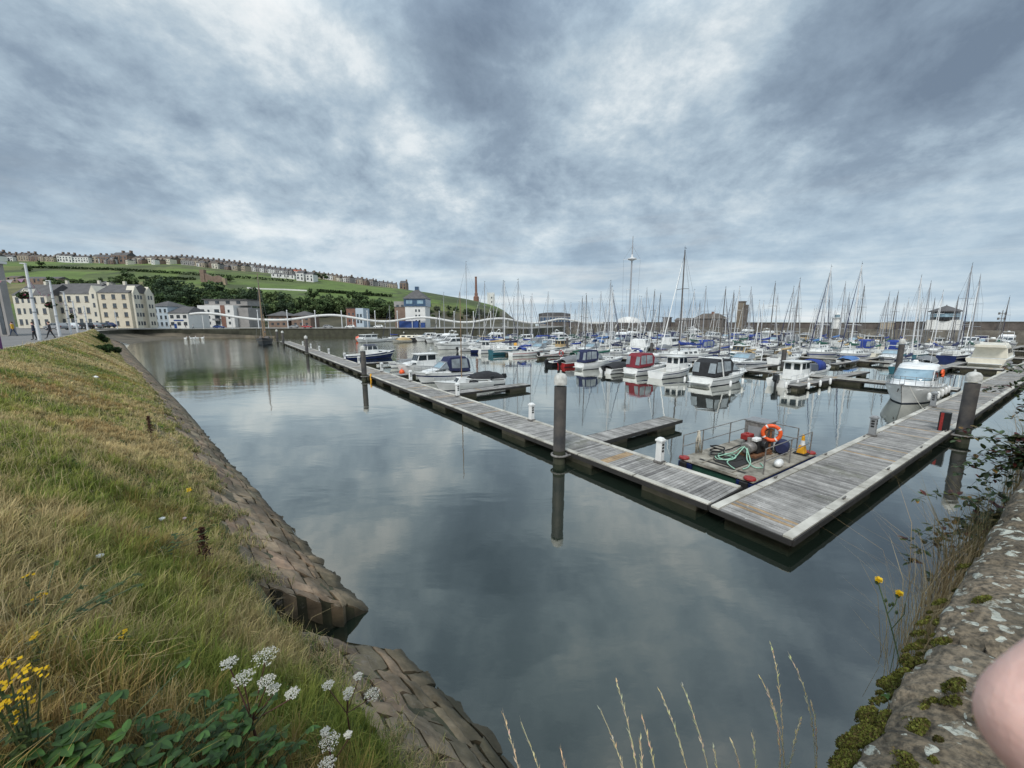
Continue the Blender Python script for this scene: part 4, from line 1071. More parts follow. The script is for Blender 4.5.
# hedges across the fields
hg = random.Random(8)
for (pp, lab) in (([(45, 268), (120, 270), (190, 274), (300, 282)], 'long dark hedge under the hilltop terraces'), ([(322, 292), (350, 294), (395, 297)], 'thick dark hedge on the right part of the hill'), ([(150, 279), (205, 280)], 'thin hedge dividing the upper green fields')):
    B = []; 
    for (xa, ya), (xb, yb) in zip(pp, pp[1:]):
        for i in range(420):
            t = hg.random(); x = lerp(xa, xb, t); Yd = hill_at_y(x, lerp(ya, yb, t)) if i % 14 == 0 else Yd_last + hg.uniform(-.6, .6)
            if i % 14 == 0: Yd_last = Yd; xl = x
            p = hp(xl + hg.uniform(-5, 5) if False else x, Yd if i % 14 == 0 else hill_at_y(x, lerp(ya, yb, t), Yd_last - 40, Yd_last + 40), hg.uniform(0, 2.2)); B.append(p)
    B = np.array([tuple(b_) for b_ in B]); n = len(B); r = np.random.RandomState(6)
    a = r.normal(size=(n, 3)); b2 = r.normal(size=(n, 3)); a *= .9 / np.linalg.norm(a, axis=1)[:, None]; b2 *= .9 / np.linalg.norm(b2, axis=1)[:, None]
    V = np.stack([B - a, B + b2, B + a, B - b2], 1).reshape(-1, 3)
    tag(np_mesh('hedge', V, np.arange(n * 4), np.full(n, 4), np.repeat(np.array([[.045, .070, .028]]) * (.6 + .8 * r.rand(n))[:, None], 4, 0), lm), lab, 'hedge')
# ================================================================== PONTOONS
m = mat('weathered planks', (.165, .155, .142), .85, .2, 3, .3)
nt = m.node_tree; b = nt.nodes['Principled BSDF']
a_ = N('ShaderNodeAttribute', attribute_name='col'); tcn = N('ShaderNodeTexCoord')
pc_ = MIX(1.0, a_.outputs['Color'], RAMP(NOISE(tcn.outputs['Object'], 1.6, 9, .72), [(.3, .5), (.7, 1.4)]), 'MULTIPLY')
pc_ = MIX(RAMP(NOISE(tcn.outputs['Object'], 13, 3, .5), [(.69, 0.0), (.72, .8)]), pc_, (.60, .60, .57))
LK(MIX(RAMP(NOISE(tcn.outputs['Object'], .7, 6, .7, 0, (5, 5, 0)), [(.55, 0.0), (.68, .5)]), pc_, (.10, .105, .06)), b.inputs['Base Color'])
mat('pale kerb', (.33, .315, .27), .85, .2, .9, .3, col2=(.56, .545, .49))
mat('fascia timber', (.020, .019, .018), .85, .3, 2, .3)
mat('float concrete', (.19, .17, .125), .9, .3, 1.5, .3, col2=(.085, .083, .055))
DECK_Z = .50
pk = random.Random(2)
def pontoon(nm, a, b_, width, label, cat='pontoon', plank=.145, float_len=2.2, float_gap=2.6, kerbs=True, group=None, detail=True):
    """floating walkway from a to b_ (centre line), its own x axis along it"""
    d = (b_ - a); Ln = d.length; rz = math.atan2(d.y, d.x)
    root = thing(nm, (a.x, a.y, 0), rz, label, cat, group)
    mb = MB(); x = 0; kw = .26 if kerbs and width > 1.5 else .0
    hw = width / 2 - kw
    while x < Ln - .01:
        t = pk.random(); c = [lerp(.19, .32, t)] * 3; c = (c[0] * 1.03, c[1] * 1.0, c[2] * .95)
        if pk.random() < .05: c = (.34, .24, .14)
        if pk.random() < .08: c = (.15, .145, .14)
        x1 = min(x + plank - .022, Ln)
        if detail: mb.box(((x + x1) / 2, 0, DECK_Z - .02 + pk.uniform(-.004, .004)), (x1 - x, hw * 2 - .01, .04), col=c)
        else: mb.box(((x + x1) / 2, 0, DECK_Z - .02), (x1 - x, hw * 2 - .01, .04), col=c)
        x += plank
    mb.build('deck', 'weathered planks', root)
    fs = MB()
    for s in (-1, 1): fs.box((Ln / 2, s * (width / 2 + .02), DECK_Z - .10), (Ln, .05, .18))
    fs.box((-.028, 0, DECK_Z - .10), (.05, width, .16)).box((Ln + .028, 0, DECK_Z - .10), (.05, width, .16))
    fs.box((Ln / 2, 0, DECK_Z - .09), (Ln - .1, width - .1, .07))
    fs.build('fascia', 'fascia timber', root)
    if kw:
        for s in (-1, 1):
            kb = MB(); x = 0
            while x < Ln:
                x1 = min(x + 2.95, Ln); kb.box(((x + x1) / 2, s * (width / 2 - kw / 2), DECK_Z + .0), (x1 - x - .02, kw - .012, .07)); x += 3.0
            kb.build('edge_board', 'pale kerb', root, bevel=.008 if detail else 0, seg=1)
    x = .5; fx = 0
    nfl = 0
    while x < Ln - .4 and nfl < 90:
        l_ = min(float_len, Ln - x - .1)
        MB().box((x + l_ / 2, 0, .03), (l_, width - .44, .64)).build('float', 'float concrete', root, bevel=.03 if detail else 0, seg=1)
        x += float_len + float_gap; nfl += 1
    return root
LEFT_LEN = 128.0; RIGHT_LEN = 141.0
ML = Vector((.807, .591, 0)).normalized()     # inner side of the left arm
LW, RW = 2.4, 2.35
right_arm = pontoon('walkway_pontoon', A0 - N1 * (RW / 2) - E1 * .02, A0 - N1 * (RW / 2) + E1 * RIGHT_LEN, RW, 'broad grey planked walkway running from the near corner out to the right', 'walkway')
left_arm = pontoon('walkway_pontoon', A0 + ML * (LW / 2) + L1 * .10 + E1 * 0, A0 + ML * (LW / 2) + L1 * LEFT_LEN, LW, 'long grey planked walkway running from the near corner away to the far left', 'walkway')
# berth pontoons
fing = lambda l, l0, w_, lab, e0=None: pontoon('finger_pontoon', A0 + ML * LW + L1 * l, A0 + ML * (LW + l0) + L1 * l + ML * 0, w_, lab, 'finger pontoon', float_len=1.9, float_gap=max(.1, l0 - 4.6), kerbs=False)
def left_l(px, py):
    p = at(px, py, DECK_Z) - A0; return p.dot(L1)
fing(left_l(602, 436.5) , 7.4, 1.15, 'short empty finger pontoon off the left walkway, beside the work barge')
fing(left_l(447, 394) + .3, 8.2, 1.25, 'finger pontoon with the open boats alongside, off the left walkway')
fing(left_l(395, 375), 9.0, 1.1, 'far finger pontoon between the blue boat and the white cruiser, off the left walkway')
fing(left_l(360, 363.5), 8.0, 1.1, 'most distant finger pontoon off the left walkway, behind the blue boat')
W1E, W2E, W3E, W4E = 40.0, 66.0, 92.0, 117.0
WSPEC = [(W1E, 62, 'nearest'), (W2E, 86, 'second'), (W3E, 104, 'third'), (W4E, 112, 'fourth'), (138.0, 112, 'farthest')]
for e, ln, nm in WSPEC:
    pontoon('walkway_pontoon', dock(e, .3), dock(e, ln), 2.0, '%s of the walkways between the moored boats, counted from the camera' % nm, 'walkway', plank=.29, float_len=3, float_gap=3, detail=False)
# fingers of the inner walkways
FING = []
fp = None
for wi, (e, ln, nm) in enumerate(WSPEC):
    l = 9.2 if wi == 0 else 5.0; k = 0
    while l < ln:
        for s in (-1, 1):
            a = dock(e + s * 1.05, l); b_ = dock(e + s * 9.6, l)
            if fp is None:
                fp = pontoon('finger_pontoon', a, b_, .95, '', 'finger pontoon', plank=.29, float_len=2.0, float_gap=4.2, kerbs=False, detail=False); o = fp
            else: o = copy_tree(fp); o.location = (a.x, a.y, 0)
            o.rotation_euler = (0, 0, ANG_E + (math.pi if s < 0 else 0))
            tag(o, 'narrow finger pontoon off the %s of the walkways between the moored boats' % nm, 'finger pontoon', 'finger pontoons off the %s inner walkway' % nm)
        l += 9.4; k += 1

# ------------------------------------------------------------------ piles
mat('pile steel', (.050, .052, .058), .6, .3, 1.2, .2, col2=(.10, .088, .078))
mat('pile weed', (.035, .038, .024), .9, .3, 2, .4)
mat('pile cap', (.40, .40, .37), .7, .2, 4, .2, col2=(.58, .58, .55))
PILES = {}
def pile(p, top, rad, label, group=None, cap=True, collar=None):
    key = (round(top, 1), rad, cap)
    if key in PILES and collar is None: o = copy_tree(PILES[key])
    else:
        o = thing('mooring_pile')
        MB().lathe([(rad, -4), (rad, top - .5 if cap else top)], n=20).lathe([(rad * 1.012, -1), (rad * 1.012, .62)], n=20, mi=1).build('shaft', ['pile steel', 'pile weed'], o, smooth=40)
        if cap: MB().lathe([(rad * 1.06, top - .42), (rad * 1.06, top - .08), (rad * .72, top + .06), (rad * .16, top + .12), (rad * .13, top + .22), (.01, top + .23)], n=20).build('cap', 'pile cap', o, smooth=40)
        if collar is not None:
            ang = collar; mb = MB(); rr = rad + .07
            mb.tube([(rr * math.cos(t * math.pi / 8), rr * math.sin(t * math.pi / 8), .40) for t in range(16)], .05, 6, closed=True)
            ca, sa = math.cos(ang), math.sin(ang)
            for s in (-1, 1): mb.tube([(s * rr * -sa, s * rr * ca, .40), (1.0 * ca + s * rr * -sa, 1.0 * sa + s * rr * ca, .40)], .05, 6)
            mb.build('collar', 'galv', o)
        elif key not in PILES: PILES[key] = o
    o.location = (p.x, p.y, 0)
    return tag(o, label, 'mooring pile', group)
def top_for(p, y):
    d0 = proj((p.x, p.y, 0)); z = 0
    for i in range(200):
        if proj((p.x, p.y, i * .05))[1] <= y: return i * .05
    return 10
def on_left(l, off): return A0 + L1 * l - ML * off
def l_for_x(x, off):
    best = min((abs(proj(on_left(l * .1, off))[0] - x), l * .1) for l in range(0, 1300)); return best[1]
rightout = math.atan2(N1.y, N1.x)
p = A0 - N1 * (RW + .42); best = min((abs(proj(A0 + E1 * (e * .1) - N1 * (RW + .42))[0] - 961), e * .1) for e in range(50, 500))
p = A0 + E1 * best[1] - N1 * (RW + .42); NEAR_PILE = p
pile(p, top_for(p, 374), .29, 'thick dark white-capped pile at the outer edge of the right walkway', collar=rightout)
PLX = [(559, 375.5, 'tall dark white-capped pile at the left walkway, nearest of its line'), (364.5, 347, 'second dark white-capped pile along the left walkway, by the blue boat'),
       (307.3, 336.5, 'third white-capped pile along the left walkway, half way to the far quay'), (283.5, 331.5, 'fourth white-capped pile along the left walkway, near the ketch'), (277.5, 330, 'last white-capped pile at the far end of the left walkway')]
for x, y, lab in PLX:
    l = l_for_x(x, .42); p = on_left(l, .42); pile(p, top_for(p, y), .28, lab, collar=math.atan2(ML.y, ML.x))
for x, yb, yt, cap, lab in ((782, 373, 350, False, 'bare dark pile behind the small white fishing boat'), (896, 381, 340, True, 'dark white-capped pile left of the white motor cruiser'), (880, 349, 335, True, 'white-capped pile in front of the harbour wall by the tan canvas boat'),
                       (651, 358, 342.5, False, 'bare dark pile behind the red-canopied boat'), (567, 352, 338, False, 'bare dark pile among the boats right of the blue workboat'), (510.5, 352, 336, True, 'dark pile at the stern of the blue workboat'),
                       (456, 341, 331, True, 'white-capped pile by the row of far cruisers'), (404, 337, 332, True, 'white-capped pile left of the long dark narrow boat'), (739, 349, 336, True, 'white-capped pile right of the boat with tan canvas'),
                       (687, 346, 334, False, 'bare pile in the middle of the far boats'), (604, 347, 334, True, 'white-capped pile among the far boats left of the mast pier'), (782.5, 344, 331, True, 'white-capped pile among the farthest yachts')):
    p = at(x, yb); pile(p, top_for(p, yt), .26, lab, cap=cap)

# ------------------------------------------------------------------ service pedestals
pdp = {}
def pedestal(p, rz, label, kind='white', group=None, s=1.0):
    if kind not in pdp:
        o = thing('service_pedestal'); m_ = 'white plastic' if kind == 'white' else 'grey paint'
        MB().box((0, 0, .04), (.36, .36, .08)).build('base', 'galv', o)
        MB().box((0, 0, .50), (.27, .27, .86), tx=.94, ty=.94).build('body', m_, o, bevel=.02)
        MB().box((0, 0, .97), (.33, .33, .09)).box((0, 0, 1.05), (.27, .27, .07), tx=.7, ty=.7).build('cap', m_, o, bevel=.015)
        for s_ in (-1, 1):
            for z in (.80, .66, .52): MB().box((s_ * .134, .0, z), (.02, .13, .085)).build('socket', 'black', o)
        for z in (.80, .66): MB().box((0, -.134, z), (.13, .02, .085)).build('socket', 'black', o)
        pdp[kind] = o
    else: o = copy_tree(pdp[kind])
    o.location = (p.x, p.y, DECK_Z + .03); o.rotation_euler = (0, 0, rz); o.scale = (s, s, s)
    return tag(o, label, 'service pedestal', group)
def left_far_edge(x): 
    best = min((abs(proj(A0 + ML * (LW - .25) + L1 * (l * .1) + Vector((0, 0, .5)))[0] - x), l * .1) for l in range(0, 1200)); return A0 + ML * (LW - .25) + L1 * best[1]
for x, lab in ((660, 'white service pedestal on the left walkway beside the work barge, nearest of its line'), (531, 'white service pedestal on the left walkway beyond the nearest pile'), (457.5, 'white service pedestal on the left walkway in front of the open boats'),
               (410.5, 'white service pedestal on the left walkway in front of the white cruisers'), (382, 'white service pedestal on the left walkway between the cruisers and the blue boat'), (359, 'white service pedestal on the left walkway in front of the blue boat')):
    pedestal(left_far_edge(x), ANG_L, lab)
for x in (345, 329, 319.5, 311, 303): pedestal(left_far_edge(x), ANG_L, 'small distant white pedestal on the far half of the left walkway', 'white', 'distant pedestals on the left walkway')
def right_in(x, off=.25):
    best = min((abs(proj(A0 + E1 * (e * .1) - N1 * off + Vector((0, 0, .5)))[0] - x), e * .1) for e in range(10, 1100)); return A0 + E1 * best[1] - N1 * off
for x, lab in ((872, 'grey service pedestal on the right walkway between the barge and the motor cruiser'), (932.5, 'grey service pedestal on the right walkway beside the bow of the motor cruiser'), (1009, 'small grey pedestal far along the right walkway below the beige motor yacht')):
    pedestal(right_in(x), ANG_E, lab, 'grey')
# lifebuoy station on the right walkway
q = right_in(943, RW - .30)
r_ = thing('lifebuoy_station', (q.x, q.y, DECK_Z), ANG_E, 'red and black lifebuoy cabinet with orange ring beside the nearest right-hand pile', 'lifebuoy station')
MB().box((0, 0, .52), (.36, .42, 1.04)).build('cabinet', 'black paint', r_, bevel=.02); MB().box((-.18, .09, .52), (.03, .12, 1.0)).build('panel', 'red plastic', r_)
def ring(par, c, rad, rr, rz, m_='orange', name='lifebuoy'):
    mb = MB(); ca, sa = math.cos(rz), math.sin(rz)
    P = [Vector((c[0] + rad * math.cos(t) * ca, c[1] + rad * math.cos(t) * sa, c[2] + rad * math.sin(t))) for t in [2 * math.pi * k / 24 for k in range(24)]]
    mb.tube(P, rr, 8, closed=True); o = mb.build(name, m_, par, smooth=True)
    bd = MB()
    for k in range(4):
        t = k * math.pi / 2 + .6
        seg = [Vector((c[0] + rad * math.cos(t + d) * ca, c[1] + rad * math.cos(t + d) * sa, c[2] + rad * math.sin(t + d))) for d in (-.09, 0, .09)]
        bd.tube(seg, rr * 1.06, 8)
    bd.build('band', 'white plastic', o); return o
ring(r_, (.33, -.06, .50), .24, .07, 0)
# small fittings on the walkways
mb0 = None
for i, e in enumerate((4.2, 9, 14, 19, 26, 34)):
    for s in (0, 1):
        q = A0 + E1 * e - N1 * (.13 if s == 0 else RW - .13)
        if mb0 is None:
            mb0 = MB().box((0, 0, .07), (.26, .04, .03)).box((-.05, 0, .035), (.03, .04, .07)).box((.05, 0, .035), (.03, .04, .07)).build('mooring_cleat', 'galv'); o = mb0
        else: o = mb0.copy(); COL.objects.link(o)
        o.location = (q.x, q.y, DECK_Z + .035); o.rotation_euler = (0, 0, ANG_E); tag(o, 'galvanised mooring cleat on the pale edge board of the right walkway', 'cleat', 'mooring cleats on the right walkway')

# ================================================================== WORK BARGE
J = A0 + ML * LW            # inner corner
J = Vector((8.53, 13.31, 0))
BE = ANG_E
BL, BWd = 5.7, 3.1          # along the right arm, along the left arm
bo = J + E1 * (.46 + BL / 2 * 1) + N1 * (-.07 + BWd / 2)
r_ = thing('work_barge', (bo.x, bo.y, 0), BE, 'small flat work barge with pump, hoses and pipe railings in the corner of the walkways', 'work barge')
mat('barge deck', (.17, .155, .125), .85, .3, 1.6, .3, col2=(.36, .335, .28))
mat('rust green', (.012, .055, .035), .6, .3, 2)
DZ = .58
for s, m_ in ((1, 'rust green'), (-1, 'rust green')):
    pass
MB().box((0, 0, .20), (BL - .2, BWd - 1.2, .56)).build('hull', 'rust green', r_, bevel=.02)
for s in (-1, 1): MB().box((0, s * (BWd / 2 - .32), .2), (BL, .62, .58)).build('pontoon_tank', 'navy paint', r_, bevel=.03)
dk = MB().box((0, 0, DZ - .01), (BL, BWd, .05))
for s in (-1, 1): dk.box((0, s * .62, DZ + .035), (BL - .4, .05, .05))
dk.box((-BL / 2 + .06, 0, DZ + .03), (.1, BWd - 1.3, .07)).build('deck', 'barge deck', r_)
MB().box((-.9, -.05, DZ + .05), (2.2, .9, .012)).box((-2.2, 0, DZ + .022), (.14, 1.9, .012)).build('hatch', 'fascia timber', r_)
for x in (-BL / 2, BL / 2 - .1):
    for s in (-1, 1): MB().lathe([(.20, DZ + .015), (.22, DZ + .06), (.2, DZ + .11), (.1, DZ + .12)], (x + (.14 if x < 0 else -.1), s * (BWd / 2 - .2), 0), 14).build('bollard_pad', 'red plastic', r_)
for x in (-BL / 2 - .08,):
    for s in (-1, 1): MB().box((x, s * (BWd / 2 - .3), .36), (.12, .3, .34)).build('fender', 'black rubber', r_, bevel=.03)
def rail(name, P, hgt=1.05):
    mb = MB()
    for a in P: mb.tube([(a[0], a[1], DZ), (a[0], a[1], DZ + hgt)], .026, 6)
    for z in (hgt, hgt * .52): mb.tube([(a[0], a[1], DZ + z) for a in P], .022, 6)
    mb.build(name, 'galv', r_)
rail('railing', [(-BL / 2 + .12, BWd / 2 - .12), (-.55 - BL * .12, BWd / 2 - .12), (BL * .19, BWd / 2 - .12), (BL / 2 - .3, BWd / 2 - .12)])
rail('railing', [(-BL / 2 + 1.1, -BWd / 2 + .16), (-BL * .02 + .6, -BWd / 2 + .16), (BL / 2 - .35, -BWd / 2 + .16)])
rail('railing', [(BL / 2 - .15, BWd / 2 - .5), (BL / 2 - .15, -BWd / 2 + .75)])
bar = r_
def on_barge(nm, lab, cat, x, y, rz=0):
    q = Matrix.Rotation(BE, 4, 'Z') @ Vector((x, y, 0)); return thing(nm, (bo.x + q.x, bo.y + q.y, DZ + .03), BE + rz, lab, cat)
# control cabinet
r_ = on_barge('cabinet', 'rusty steel control cabinet at the back of the work barge', 'cabinet', 1.35, .25)
MB().box((0, 0, .66), (.85, .95, 1.32)).build('body', 'galv', r_, bevel=.03); MB().box((-.435, 0, .72), (.02, .6, .8)).build('door', 'grey paint', r_); MB().box((0, 0, 1.35), (.92, 1.02, .06)).build('lid', 'steel', r_)
# engine
r_ = on_barge('pump_engine', 'black engine driven pump with red tank in the middle of the work barge', 'pump', .45, -.05)
MB().box((0, 0, .08), (1.5, .75, .1)).build('skid', 'rust', r_)
MB().box((0, 0, .42), (.75, .55, .58)).lathe([(.2, -.42), (.2, .42)], (.05, 0, .5), 12, 0, 1).build('engine_block', 'black', r_, bevel=.04)
MB().lathe([(.20, -.25), (.26, -.2), (.26, .2), (.20, .25)], (-.62, 0, .42), 14, 0, 0).tube([(-.62, 0, .6), (-.62, 0, .86)], .09, 8).build('pump_casing', 'galv', r_, smooth=40)
MB().box((-.2, .30, .78), (.50, .36, .26)).lathe([(.06, .9), (.06, .97)], (-.2, .3, 0), 10).build('fuel_tank', 'red plastic', r_, bevel=.05)
MB().box((-.28, -.12, .76), (.42, .26, .14)).build('air_filter', 'white plastic', r_, bevel=.03)
MB().tube([(.35, -.2, .6), (.42, -.2, 1.0), (.55, -.2, 1.05)], .045, 8).build('exhaust', 'rust', r_)
r_ = on_barge('drum', 'dark blue-black plastic drum lying beside the control cabinet on the barge', 'drum', 1.65, -.62, .3)
MB().lathe([(.22, -.42), (.27, -.36), (.27, -.1), (.285, 0), (.27, .1), (.27, .36), (.22, .42)], (0, 0, .29), 16, 0, 0).build('body', 'navy canvas', r_, smooth=40); MB().lathe([(.06, .40), (.06, .46)], (0, 0, .29), 10, 0, 0).build('bung', 'black', r_)
r_ = on_barge('lifebuoy', 'orange lifebuoy with white bands hanging on the barge post beside the cabinet', 'lifebuoy', .95, -.42)
o = ring(r_, (0, 0, .98), .33, .085, -math.pi / 2 + .5, 'orange', 'ring')
r_ = on_barge('lifebuoy_post', 'dark steel post carrying the orange lifebuoy on the barge', 'post', 1.03, -.36); MB().tube([(0, 0, 0), (0, 0, 1.15)], .05, 8).box((0, 0, 1.1), (.12, .2, .05)).box((0, 0, .01), (.25, .25, .02)).build('post', 'rust', r_)
# hoses: coils and loose loops
r_ = on_barge('green_hose', 'pale green hose lying in loose loops on the barge deck', 'hose', -.5, 0)
hs = random.Random(5)
P = []
for k in range(46):
    t = k / 45 * 2 * math.pi * 2.4; rr = .36 + .09 * math.sin(t * .7)
    P.append((-.75 + rr * math.cos(t) * 1.05, .35 + rr * math.sin(t) * .8, .07 + .03 * math.sin(t * 1.7) + .05 * (k / 45)))
P += [(-.15, .3, .2), (.05, .12, .42), (.12, -.05, .46), (-.1, -.25, .30), (-.5, -.55, .08), (-1.1, -.75, .05), (-1.5, -.75, .05)]
MB().tube(smooth_pts([Vector(p) for p in P], 3), .024, 7).build('hose', 'green hose', r_, smooth=True)
P = [(.1, .1, .45), (-.05, -.15, .42), (-.5, -.42, .12), (-.9, -.9, .05), (-.6, -1.1, .05), (-.2, -.8, .05)]
MB().tube(smooth_pts([Vector(p) for p in P], 5), .024, 7).build('hose', 'green hose', r_, smooth=True)
P = [(.1, .0, .5), (-.15, .0, .40), (-.6, .05, .10), (-1.15, .05, .05), (-1.5, -.2, .05), (-1.75, -.55, .05)]
MB().tube(smooth_pts([Vector(p) for p in P], 5), .024, 7).build('hose', 'green hose', r_, smooth=True)
r_ = on_barge('black_hose', 'black suction hose and dark ropes coiled on the left side of the barge deck', 'hose', -1.2, .75)
P = [(.36 * math.cos(t) + hs.uniform(-.05, .05), .24 * math.sin(t), .05 + .012 * k) for k, t in enumerate([k * .5 for k in range(30)])] + [(.9, .1, .05), (1.5, -.1, .2), (1.75, -.4, .35)]
MB().tube(smooth_pts([Vector(p) for p in P], 2), .03, 6).build('hose', 'black rubber', r_, smooth=True)
P = [(-.8, -.9, .02), (-.5, -.6, .04), (-.7, -.3, .03), (-.3, -.1, .03), (.1, -.45, .03), (-.2, -.8, .03), (.4, -.9, .03)]
MB().tube(smooth_pts([Vector(p) for p in P], 5), .022, 6).build('rope', 'black rubber', r_, smooth=True)
r_ = on_barge('rope_bundle', 'frayed tan rope bundle hung over the left railing of the barge', 'rope', -BL * .12 - .9, BWd / 2 - .13)
mb = MB()
for k in range(7): mb.tube([(hs.uniform(-.08, .08), hs.uniform(-.05, .05), 1.04), (hs.uniform(-.1, .1), hs.uniform(-.08, .08), .6), (hs.uniform(-.13, .13), hs.uniform(-.1, .1), .02)], .03, 5)
mb.build('rope', 'rope', r_, smooth=True)
# cone, float, fuel can
r_ = on_barge('traffic_cone', 'yellow road cone with white collar on black foot, on the barge by the right walkway', 'traffic cone', 2.25, -BWd / 2 + .38)
MB().box((0, 0, .025), (.5, .5, .05)).build('foot', 'black rubber', r_, bevel=.01)
MB().box((0, 0, .22), (.30, .30, .36), tx=.62, ty=.62).build('body', 'yellow', r_); MB().lathe([(.10, .40), (.075, .62)], n=14).build('collar', 'white plastic', r_); MB().lathe([(.073, .62), (.045, .88), (.03, .89)], n=14).build('tip', 'yellow', r_)
r_ = on_barge('fender_float', 'white sausage fender lying on the barge deck edge next to the right walkway', 'fender', -.35, -BWd / 2 + .22, .2)
MB().lathe([(.03, -.30), (.12, -.25), (.155, -.1), (.155, .1), (.12, .25), (.03, .30)], (0, 0, .15), 14, 0, 0).build('body', 'white plastic', r_, smooth=True); MB().lathe([(.035, .28), (.035, .36)], (0, 0, .15), 8, 0, 0).build('eye', 'black rubber', r_)
# ================================================================== BOATS
def hull(par, L, B, fs, fb, mats, draft=.35, rake=.10, transom=.86, cockpit=(.02, .42), sole=.35, stripe=True, flare=.35, full=2.3, coamw=.2):
    """lofted hull, bow at +x. mats = bottom, topside, stripe, deck"""
    n = 15
    def hb(s):
        a = transom + (1 - transom) * sstep(s / .45)
        return B / 2 * a * (1 - max(0, (s - .42) / .58) ** full * .985)
    zs = lambda s: fs + (fb - fs) * (s ** 1.8)
    def section(s):
        h = hb(s); z = zs(s); fl = 1 - flare * max(0, (s - .3) / .7) ** 1.6
        pr = [(0.0, -draft * (1 - s ** 5)), (.62 * fl, -.10 - .12 * (1 - s)), (.86 * fl, .07), (lerp(fl * .92, 1, .55), z * .60), (lerp(fl, 1, .8), z * .74), (1.0, z)]
        out = []
        for k, zz_ in pr:
            x = -L / 2 + s * L - rake * L * (1 - max(0, zz_) / z) * s ** 4 + (.0 if s > .01 else 0)
            out.append(Vector((x, h * k, zz_)))
        return out
    S = [section((i / (n - 1)) ** .9) for i in range(n)]
    mb = MB(); m_ = len(S[0]); ids = [0, 0, 1, 2 if stripe else 1, 1]
    for i in range(n - 1):
        for j in range(m_ - 1):
            for sg in (-1, 1):
                q = [S[i][j], S[i][j + 1], S[i + 1][j + 1], S[i + 1][j]]
                q = [Vector((v.x, v.y * sg, v.z)) for v in q]
                mb.add(q, [(0, 1, 2, 3) if sg < 0 else (3, 2, 1, 0)], ids[j])
    tr = S[0]; mb.add([Vector((v.x, v.y, v.z)) for v in tr] + [Vector((v.x, -v.y, v.z)) for v in reversed(tr[1:])], [tuple(range(2 * m_ - 1))], 1)
    o = mb.build('hull', list(mats[:3]), par)
    import bmesh
    bm = bmesh.new(); bm.from_mesh(o.data); bmesh.ops.remove_doubles(bm, verts=bm.verts, dist=.002); bmesh.ops.recalc_face_normals(bm, faces=bm.faces); bm.to_mesh(o.data); bm.free()
    for p in o.data.polygons: p.use_smooth = True
    o.data.set_sharp_from_angle(angle=R(32))
    # deck with cockpit well
    dk = MB(); c0, c1 = cockpit; ss = sorted(set([0, c0, c1, 1] + [i / 12 for i in range(13)]))
    for a, b_ in zip(ss, ss[1:]):
        pa, pb = section(a)[-1], section(b_)[-1]
        inset = .02; za, zb = pa.z - .015, pb.z - .015; ya, yb = pa.y - inset, pb.y - inset
        mid = (a + b_) / 2
        if c0 < mid < c1:
            ia, ib = max(.05, ya - coamw), max(.05, yb - coamw)
            for s in (-1, 1):
                dk.add([(pa.x, s * ya, za), (pb.x, s * yb, zb), (pb.x, s * ib, zb), (pa.x, s * ia, za)], [(0, 1, 2, 3)])
                dk.add([(pa.x, s * ia, za), (pb.x, s * ib, zb), (pb.x, s * ib, sole), (pa.x, s * ia, sole)], [(0, 1, 2, 3)])
            dk.add([(pa.x, -ia, sole), (pb.x, -ib, sole), (pb.x, ib, sole), (pa.x, ia, sole)], [(0, 1, 2, 3)])
        else:
            dk.add([(pa.x, -ya, za), (pb.x, -yb, zb), (pb.x, 0, zb + .05 * yb), (pa.x, 0, za + .05 * ya), (pb.x, yb, zb), (pa.x, ya, za)], [(0, 1, 2, 3), (3, 2, 4, 5)])
    for c in (c0, c1):
        p = section(c)[-1]; i_ = max(.05, p.y - .02 - coamw); dk.add([(p.x, -i_, sole), (p.x, i_, sole), (p.x, i_, p.z - .015), (p.x, -i_, p.z - .015)], [(0, 1, 2, 3)])
    dk.build('deck', mats[3], par)
    # rubbing strake / gunwale
    rb = MB()
    for s in (-1, 1): rb.tube([Vector((section(t / 14)[-1].x, s * section(t / 14)[-1].y, section(t / 14)[-1].z)) for t in range(15)], .035, 5)
    rb.build('gunwale', mats[3] if len(mats) < 5 else mats[4], par, smooth=True)
    return section
